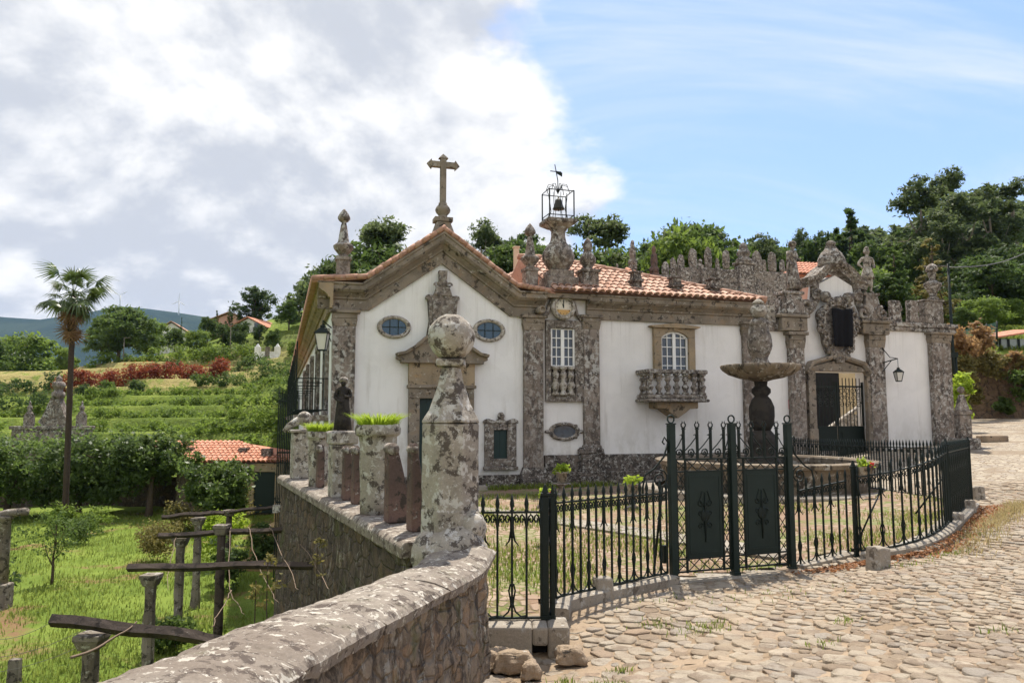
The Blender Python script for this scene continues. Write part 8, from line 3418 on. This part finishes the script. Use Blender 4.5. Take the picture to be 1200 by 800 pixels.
# ------------------------------------------------------------------ outbuilding and things on the far left
OY = 38.0
hx0, hx1 = xat(206, OY), xat(338, OY)
ob = thing('outbuilding', 'low stone outbuilding with a bright red tiled roof and a dark door', 'outbuilding', ((hx0 + hx1) / 2, OY, GZ))
ez_ = zat(541.5, OY)
zr_ = zat(518, OY + 3.2)
MB().box(hx0 + .2, hx1 + .3, OY + .3, OY + 6, GZ - .2, ez_ - .02).build('wall', M['rubble'], ob, world=True)
dx0, dx1, dzt = xat(302, OY), xat(326, OY), zat(553, OY)
MB().box(dx0, dx1, OY + .20, OY + .295, GZ, dzt).build('door', M['iron_panel'], ob, world=True)
mb = MB().box(dx0 - .30, dx0 - .002, OY + .12, OY + .297, GZ, dzt).box(dx1 + .002, dx1 + .42, OY + .12, OY + .297, GZ, dzt).box(dx0 - .9, dx1 + .45, OY + .11, OY + .297, dzt + .002, ez_ - .05)
mb.build('door_frame', M['granite_warm'], ob, world=True, bevel=.02)
mb = MB()
xr0, xr1 = hx0 - 1.0, xat(284, OY + 3.2)
mb.add([(hx0 - 3, OY, ez_), (hx1 + .6, OY, ez_), (xr1, OY + 3.2, zr_), (hx0 - 3, OY + 3.2, zr_), (hx1 + .6, OY + 6.4, ez_), (hx0 - 3, OY + 6.4, ez_)], [(0, 1, 2, 3), (1, 4, 2), (4, 5, 3, 2), (0, 3, 5), (0, 5, 4, 1)])
mb.build('roof', M['tiles_bright'], ob, world=True)
SB[ob.name] = tuple(ob.location)
slp = math.hypot(3.2, zr_ - ez_)
ul = hx1 + 3.6 - hx0
roof_tiles('roof_tile_slope', M['tiles_bright'], ob, ((hx0 - 3, OY - .05, ez_ + .01), (1, 0, 0), (0, 3.2, zr_ - ez_)), ul, lambda u: slp * min(1, (ul - u) / (hx1 + .6 - xr1)), .24, .42, .11, 31)
sk = MB()
for px in (222, 286):
    p = at(px, 531, OY + 1.5)
    sk.box(p.x - .22, p.x + .22, p.y - .25, p.y + .2, p.z - .3, p.z + .28)
sk.build('skylight', M['plinth'], ob, world=True)
p = at(313, 533, OY + .8)
MB().box(p.x - .24, p.x + .24, p.y - .2, p.y + .2, p.z - .5, p.z + .33).build('chimney', M['plinth'], ob, world=True)
# ochre garden wall and steps below the terrace
ow = thing('garden_steps', 'ochre rendered garden steps in the shade of the terrace wall', 'steps', (xat(322, 25), 25, GZ))
mb = MB()
for k in range(4):
    mb.box(xat(304, 25), xat(352, 25), 23.5 + k * 1.2, 30, GZ - .1 + .38 * k + (.002 if k else 0), GZ + .28 + .38 * k)
mb.build('steps', M['ochre_render'], ow, world=True, bevel=.02)
# tall iron screen closing the gap by the house
sc_ = thing('iron_screen', 'tall green black iron screen between the garden and the house side', 'screen', (xat(338, 20), 20, -2.3))
mb = MB()
x0, x1 = xat(329, 20), xat(345, 20)
for i in range(9):
    x = lerp(x0, x1, i / 8)
    mb.box(x - .012, x + .012, 19.99, 20.01, -2.4, zat(458 + 3 * (i % 2), 20))
for py in (470, 530, 588):
    z = zat(py, 20)
    mb.box(x0, x1, 19.985, 20.015, z - .02, z + .02)
mb.build('bars', M['iron'], sc_, world=True)
MB().box(x0 - .05, x1 + .05, 19.9, 20.1, zat(600, 20), zat(591, 20)).build('ledge', M['granite_pale'], sc_, world=True)

# baroque garden monument beyond the camellias
MY = 45.0
mx = xat(69, MY)
mon = thing('garden_monument', 'old stone garden monument with a tall pinnacle and two small ones behind the camellias', 'monument', (mx, MY, -2.8))
mb = MB()
mb.box(xat(20, MY), xat(108, MY), MY, MY + .6, -2.8, zat(503, MY))
mb.box(xat(18, MY), xat(110, MY), MY - .1, MY + .7, zat(503, MY) + .002, zat(499, MY))
mb.build('wall', M['granite_lichen'], mon, world=True, bevel=.03)
zz = lambda py: zat(py, MY)
mb = MB()
pr = [(55, 499), (50, 494), (53, 490), (58, 480), (62, 470), (64, 466), (73, 466), (76, 475), (80, 486), (84, 492), (82, 499)]
mb.prism([(xat(a, MY), zz(b) + .003) for a, b in pr], MY, MY + .5)
k = MY / 900
mb.lathe([(7 * k, zz(466)), (7 * k, zz(460)), (4.5 * k, zz(458)), (5 * k, zz(455)), (7.5 * k, zz(452)), (6.5 * k, zz(448)), (3 * k, zz(446)), (3.2 * k, zz(443)), (1.5 * k, zz(440)), (.1 * k, zz(437))], 12, (xat(69, MY), MY + .25, 0))
rough(mb.build('pinnacle', M['granite_lichen'], mon, world=True), .10, .3, 1)
for px in (36.5, 97.5):
    mb = MB().box(xat(px - 4, MY), xat(px + 4, MY), MY + .05, MY + .5, zz(499) + .003, zz(486))
    mb.lathe([(4.5 * k, zz(486)), (4 * k, zz(484)), (1.8 * k, zz(481)), (3 * k, zz(479)), (2.6 * k, zz(476)), (1 * k, zz(474)), (1.3 * k, zz(472)), (.1 * k, zz(469))], 10, (xat(px, MY), MY + .27, 0))
    mb.build('small_pinnacle', M['granite_lichen'], mon, world=True)
# garden back wall hidden in the shade under the camellias
tag(MB().box(xat(-60, 41), xat(215, 41), 41, 41.5, GZ - .3, GZ + 1.5).build('garden_wall', M['rubble_dark']), 'low mossy wall in the shade behind the camellias', 'wall')
# white garden gate on the hill
gy_ = 97
gx_, gzz = xat(314, gy_), hz(xat(314, gy_), gy_)
wg = thing('garden_gate', 'white gate piers with scalloped tops on the hill', 'gate', (gx_, gy_, gzz))
mb = MB()
for dx in (-1.25, 1.25):
    mb.box(dx - .32, dx + .32, -.3, .3, -.3, 1.6).frustum(dx, 0, 1.6, 2.0, .24, .2, .05, .05)
mb.box(-.9, -.3, -.12, .12, -.3, 1.0).box(.3, .9, -.12, .12, -.3, 1.0)
mb.build('pier_wall', M['plaster'], wg)
MB().box(-.29, .29, -.05, .05, -.2, 1.6).build('gate_leaf', M['concrete'], wg)
# hilltop houses
for k, (px, yt, yb, d, w, lab, rm_) in enumerate(((290, 372, 382, 116, 6.0, 'hilltop house with a red roof and brick gable beside the dark tree', 'tiles_bright'), (268, 366, 374, 130, 8.0, 'larger pale house half hidden on the hilltop', 'tiles'), (200, 377, 390, 125, 4.5, 'white house among the hill trees by the cypress', 'tiles'),
                                                 (8, 398, 412, 175, 9.0, 'small pale farmhouse far left below the mountain', 'tiles'))):
    x = xat(px, d)
    zt, z0 = zat(yt, d), hz(x, d) - .3
    ze_ = zt - 1.6
    o = thing('house', lab, 'house', (x, d, z0), .2 * k - .2, 'houses on the hill')
    mb = MB().box(-w / 2, w / 2, 0, 6, 0, ze_ - z0)
    mb.prism([(-w / 2 + .02, ze_ - z0), (w / 2 - .02, ze_ - z0), (0, zt - z0 - .15)], .02, 5.98)
    mb.build('wall', M['plaster_warm'] if k != 1 else M['pink_wall'], o)
    rf = MB()
    for sx in (-1, 1):
        p = [(sx * (w / 2 + .4), -.4, ze_ - z0 - .1), (0, -.4, zt - z0), (0, 6.4, zt - z0), (sx * (w / 2 + .4), 6.4, ze_ - z0 - .1)]
        rf.hexa(p + [(a, b, c + .14) for a, b, c in p])
    rf.build('roof', M[rm_], o)
    for sx in (-.25, .25):
        wn = MB().box(sx * w - .45, sx * w + .45, -.03, -.004, max(.6, ze_ - z0 - 2.4), max(1.8, ze_ - z0 - 1.0))
        wn.build('window', M['glass'], o)
# wind turbines on the mountain
for k, (px, yt, yb, lab) in enumerate(((138.5, 346, 362, 'left white wind turbine on the mountain ridge'), (208, 353, 369, 'right white wind turbine on the mountain ridge'))):
    d = MD - 20
    x = xat(px, d)
    zb, zt = zat(yb, d), zat(yt, d)
    o = thing('wind_turbine', lab, 'wind turbine', (x, d, zb - 8), 0, 'wind turbines on the ridge')
    mb = MB().lathe([(2.6, 0), (1.3, zt - zb + 8)], 8)
    mb.build('tower', M['white_paint'], o)
    mb = MB()
    for q in range(3):
        a = q * 2.094 + .5 + k
        mb.tube([(0, -3, zt - zb + 8), (14 * math.cos(a), -3, zt - zb + 8 + 14 * math.sin(a)), (24 * math.cos(a), -3, zt - zb + 8 + 24 * math.sin(a))], [1.0, 1.1, .4], 4)
    mb.build('rotor', M['white_paint'], o)
# lamp posts on the hill path
for px, yt, d, lab in ((145.5, 396, 103, 'slim grey lamp post before the big bright hill tree'), (270, 381, 101, 'slim grey lamp post before the shady hill grove')):
    x = xat(px, d)
    z0 = hz(x, d)
    o = thing('street_lamp', lab, 'street lamp', (x, d, z0), 0, 'lamp posts on the hill')
    h = zat(yt, d) - z0
    MB().lathe([(.09, 0), (.05, h)], 8).build('pole', M['concrete'], o)
    MB().box(-.06, .8, -.06, .06, h, h + .08).build('lamp_head', M['concrete'], o)

# ------------------------------------------------------------------ right side: road bank, shed, lamp pole
bk = thing('road_bank', 'high rough earth and stone bank overgrown with dry brush along the road bend', 'bank', (36, 46, 2.0))
xs_ = np.linspace(xat(1105, 43), 66, 46)
mb = MB()
vs = []
NB = 14
for i, x in enumerate(xs_):
    y0 = 44.5 + .8 * math.sin(x * .35) + .02 * (x - 28) ** 1.2 if x > 28 else 44.5 + .8 * math.sin(x * .35) + (28 - x) * .2
    zt = 5.5 + .3 * math.sin(x * .5) + .2 * math.sin(x * 1.3)
    for j in range(NB):
        f = j / (NB - 1)
        vs.append((x, y0 + 1.6 * f + .35 * math.sin(x * .9 + f * 6) * f + (2.5 if j == NB - 1 else 0), lerp(1.5, zt, min(1, f * 1.06)) - (.0)))
mb.add(vs, [(i * NB + j, (i + 1) * NB + j, (i + 1) * NB + j + 1, i * NB + j + 1) for i in range(len(xs_) - 1) for j in range(NB - 1)], 0, True)
M['bank'] = rubble('bank_rock', ((.25, .17, .105), (.16, .115, .075), (.32, .20, .10)), (.10, .08, .055), .55, 4, .15)
rough(mb.build('face', M['bank'], bk, world=True), .5, .9, 1)
G5 = 'brush on the road bank'
for k, (px, py, d, r, mt, lab) in enumerate(((1122, 400, 42.5, 1.0, 'leaf_dry', 'dry orange brown brush behind the lamp pole'), (1140, 396, 43.5, .9, 'leaf_dry', 'olive brush at the top of the bank left of the shed'), (1150, 418, 43.8, .9, 'leaf_olive', 'olive green brush hanging down the middle of the bank'),
                                            (1166, 424, 44.2, .8, 'leaf_olive', 'olive brush on the bank left below the shed'), (1197, 448, 43.6, .9, 'leaf_mid', 'green creeper on the bank at the right edge'), (1185, 424, 44.5, .7, 'leaf_dry', 'dry brush hanging under the shed'),
                                            (1124, 428, 42, .9, 'leaf_olive', 'olive scrub at the left foot of the bank'), (1207, 432, 44.3, .9, 'leaf_olive', 'olive creeper at the right end of the bank'), (1138, 462, 43.4, .6, 'leaf_olive', 'small olive scrub low on the bank right of the obelisk'),
                                            (1178, 474, 43.8, .5, 'leaf_mid', 'small green tuft along the foot of the bank'))):
    p = at(px, py, d)
    q = random.Random(k + 500)
    bl_ = [((q.uniform(-.8, .8) * r, q.uniform(-.3, .3) * r, q.uniform(-.7, .5) * r), (r * .55, r * .45, r * .5)) for _ in range(7)]
    bush('brush', lab, 'bush', p.x, p.y, p.z, bl_, 1500, .13, M[mt], 500 + k, G5, clump=.32, per=20)
p = at(1124, 452, 34)
bush('shrub', 'bright lime green shrub behind the obelisk', 'shrub', p.x, 34, p.z, [((0, 0, .1), (.5, .5, .45)), ((-.3, 0, -.2), (.4, .4, .4)), ((.3, 0, 0), (.35, .35, .4)), ((.0, 0, -.9), (.3, .3, .7))], 900, .11, M['leaf_lime'], 530, clump=.3, per=20)
# sunlit grass strip above the bank
pts = []
r0 = random.Random(77)
for _ in range(5000):
    d = r0.uniform(47.5, 60)
    px = r0.uniform(1115, 1215)
    x = xat(px, d)
    pts.append((x, d, hz(x, d)))
blades('bank_grass', pts, .28, .04, M['grass'], 14, .9)
# shed
sy = 48.0
sx0, sx1 = xat(1172, sy), xat(1208, sy)
z0, z1 = zat(417, sy), zat(397, sy)
sh = thing('shed', 'small glazed shed with a rusty red lean to roof on top of the bank', 'shed', ((sx0 + sx1) / 2, sy, z0 - .6))
MB().box(sx0 + .05, sx1, sy + .06, sy + 2, z0 - .6, z1).build('panes', M['glasshouse'], sh, world=True)
for px in (1172, 1182, 1194, 1206):
    x = xat(px, sy)
    MB().box(x - .06, x + .06, sy - .02, sy + .05, z0 - .6, z1).build('post', M['iron'], sh, world=True)
MB().box(sx0 + .07, sx1 - .07, sy - .01, sy + .045, z0 - .6, z0 - .1).build('skirting', M['iron'], sh, world=True)
zr2 = zat(391, sy)
mb = MB().hexa([(sx0 - .3, sy - .3, z1 + .02), (sx1 + .5, sy - .3, z1 + .45), (sx1 + .5, sy + 2.3, z1 + .75), (sx0 - .3, sy + 2.3, z1 + .35), (sx0 - .3, sy - .3, z1 + .12), (sx1 + .5, sy - .3, z1 + .55), (sx1 + .5, sy + 2.3, z1 + .85), (sx0 - .3, sy + 2.3, z1 + .45)])
mb.build('roof', M['tiles_bright'], sh, world=True)
# green mesh fence
fy = 47.0
mf = thing('mesh_fence', 'green wire mesh fence on thin posts above the road bank', 'fence', (xat(1140, fy), fy, zat(403, fy)))
pp = []
for px, yb, yt in ((1113, 408, 390), (1128, 404, 386), (1143, 402, 381), (1156, 399, 379), (1168, 396, 376)):
    a, b = at(px, yb, fy), at(px, yt, fy)
    pp.append((a, b))
    MB().tube([a - Vector((0, 0, .4)), b], .05, 6).build('post', M['iron'], mf, world=True)
mb = MB()
for (a, b), (c_, d_) in zip(pp[:-1], pp[1:]):
    for i in range(9):
        f = i / 8
        mb.tube([a.lerp(b, .05 + .85 * f), c_.lerp(d_, .05 + .85 * f)], .012, 4)
    for i in range(10):
        f = i / 10
        q0, q1 = a.lerp(c_, f), b.lerp(d_, f)
        mb.tube([q0, q0.lerp(q1, .92)], .012, 4)
mb.build('wire_mesh', M['green_mesh'], mf, world=True)
# lamp pole with its cable
py_ = 40.0
x = xat(1116, py_)
zb, zt = hz(x, py_) if False else 1.2, zat(309, py_)
pl_ = thing('street_lamp', 'tall grey green street lamp pole behind the end of the gateway wall', 'street lamp', (x, py_, zb))
h = zt - zb
MB().lathe([(.10, 0), (.08, h * .5), (.06, h)], 8).build('pole', M['iron'], pl_)
MB().tube([(0, 0, h - .15), (-.5, 0, h - .12), (-1.15, 0, h - .15)], .035, 6).box(-1.25, -.85, -.09, .09, h - .19, h - .11).build('lamp_arm', M['concrete'], pl_)
MB().box(-.22, .22, -.1, .1, h * .45, h * .48).tube([(.13, 0, h * .2), (.13, 0, h * .48)], .06, 6).build('bracket', M['iron'], pl_)
A, B = Vector((x, py_, zt - .2)), at(1230, 280, 47)
o = MB().tube([A.lerp(B, i / 16) - Vector((0, 0, .55 * math.sin(math.pi * i / 16))) for i in range(17)], .03, 5).build('cable', M['wire'])
tag(o, 'overhead cable sagging from the lamp pole to the right edge', 'cable')

# ------------------------------------------------------------------ air
HAZE = 0.00007
hzm, t, out = newmat('haze_air')
pv = nd(t, 'ShaderNodeVolumePrincipled', {'Color': (0.40, 0.60, 1.0), 'Density': HAZE})
t.links.new(pv.outputs[0], out.inputs[1])
hb_ = MB().box(-5400, 5400, -5400, 5400, -60, 420)
o = hb_.build('haze', hzm)
tag(o, kind='stuff')
o.display_type = 'WIRE'
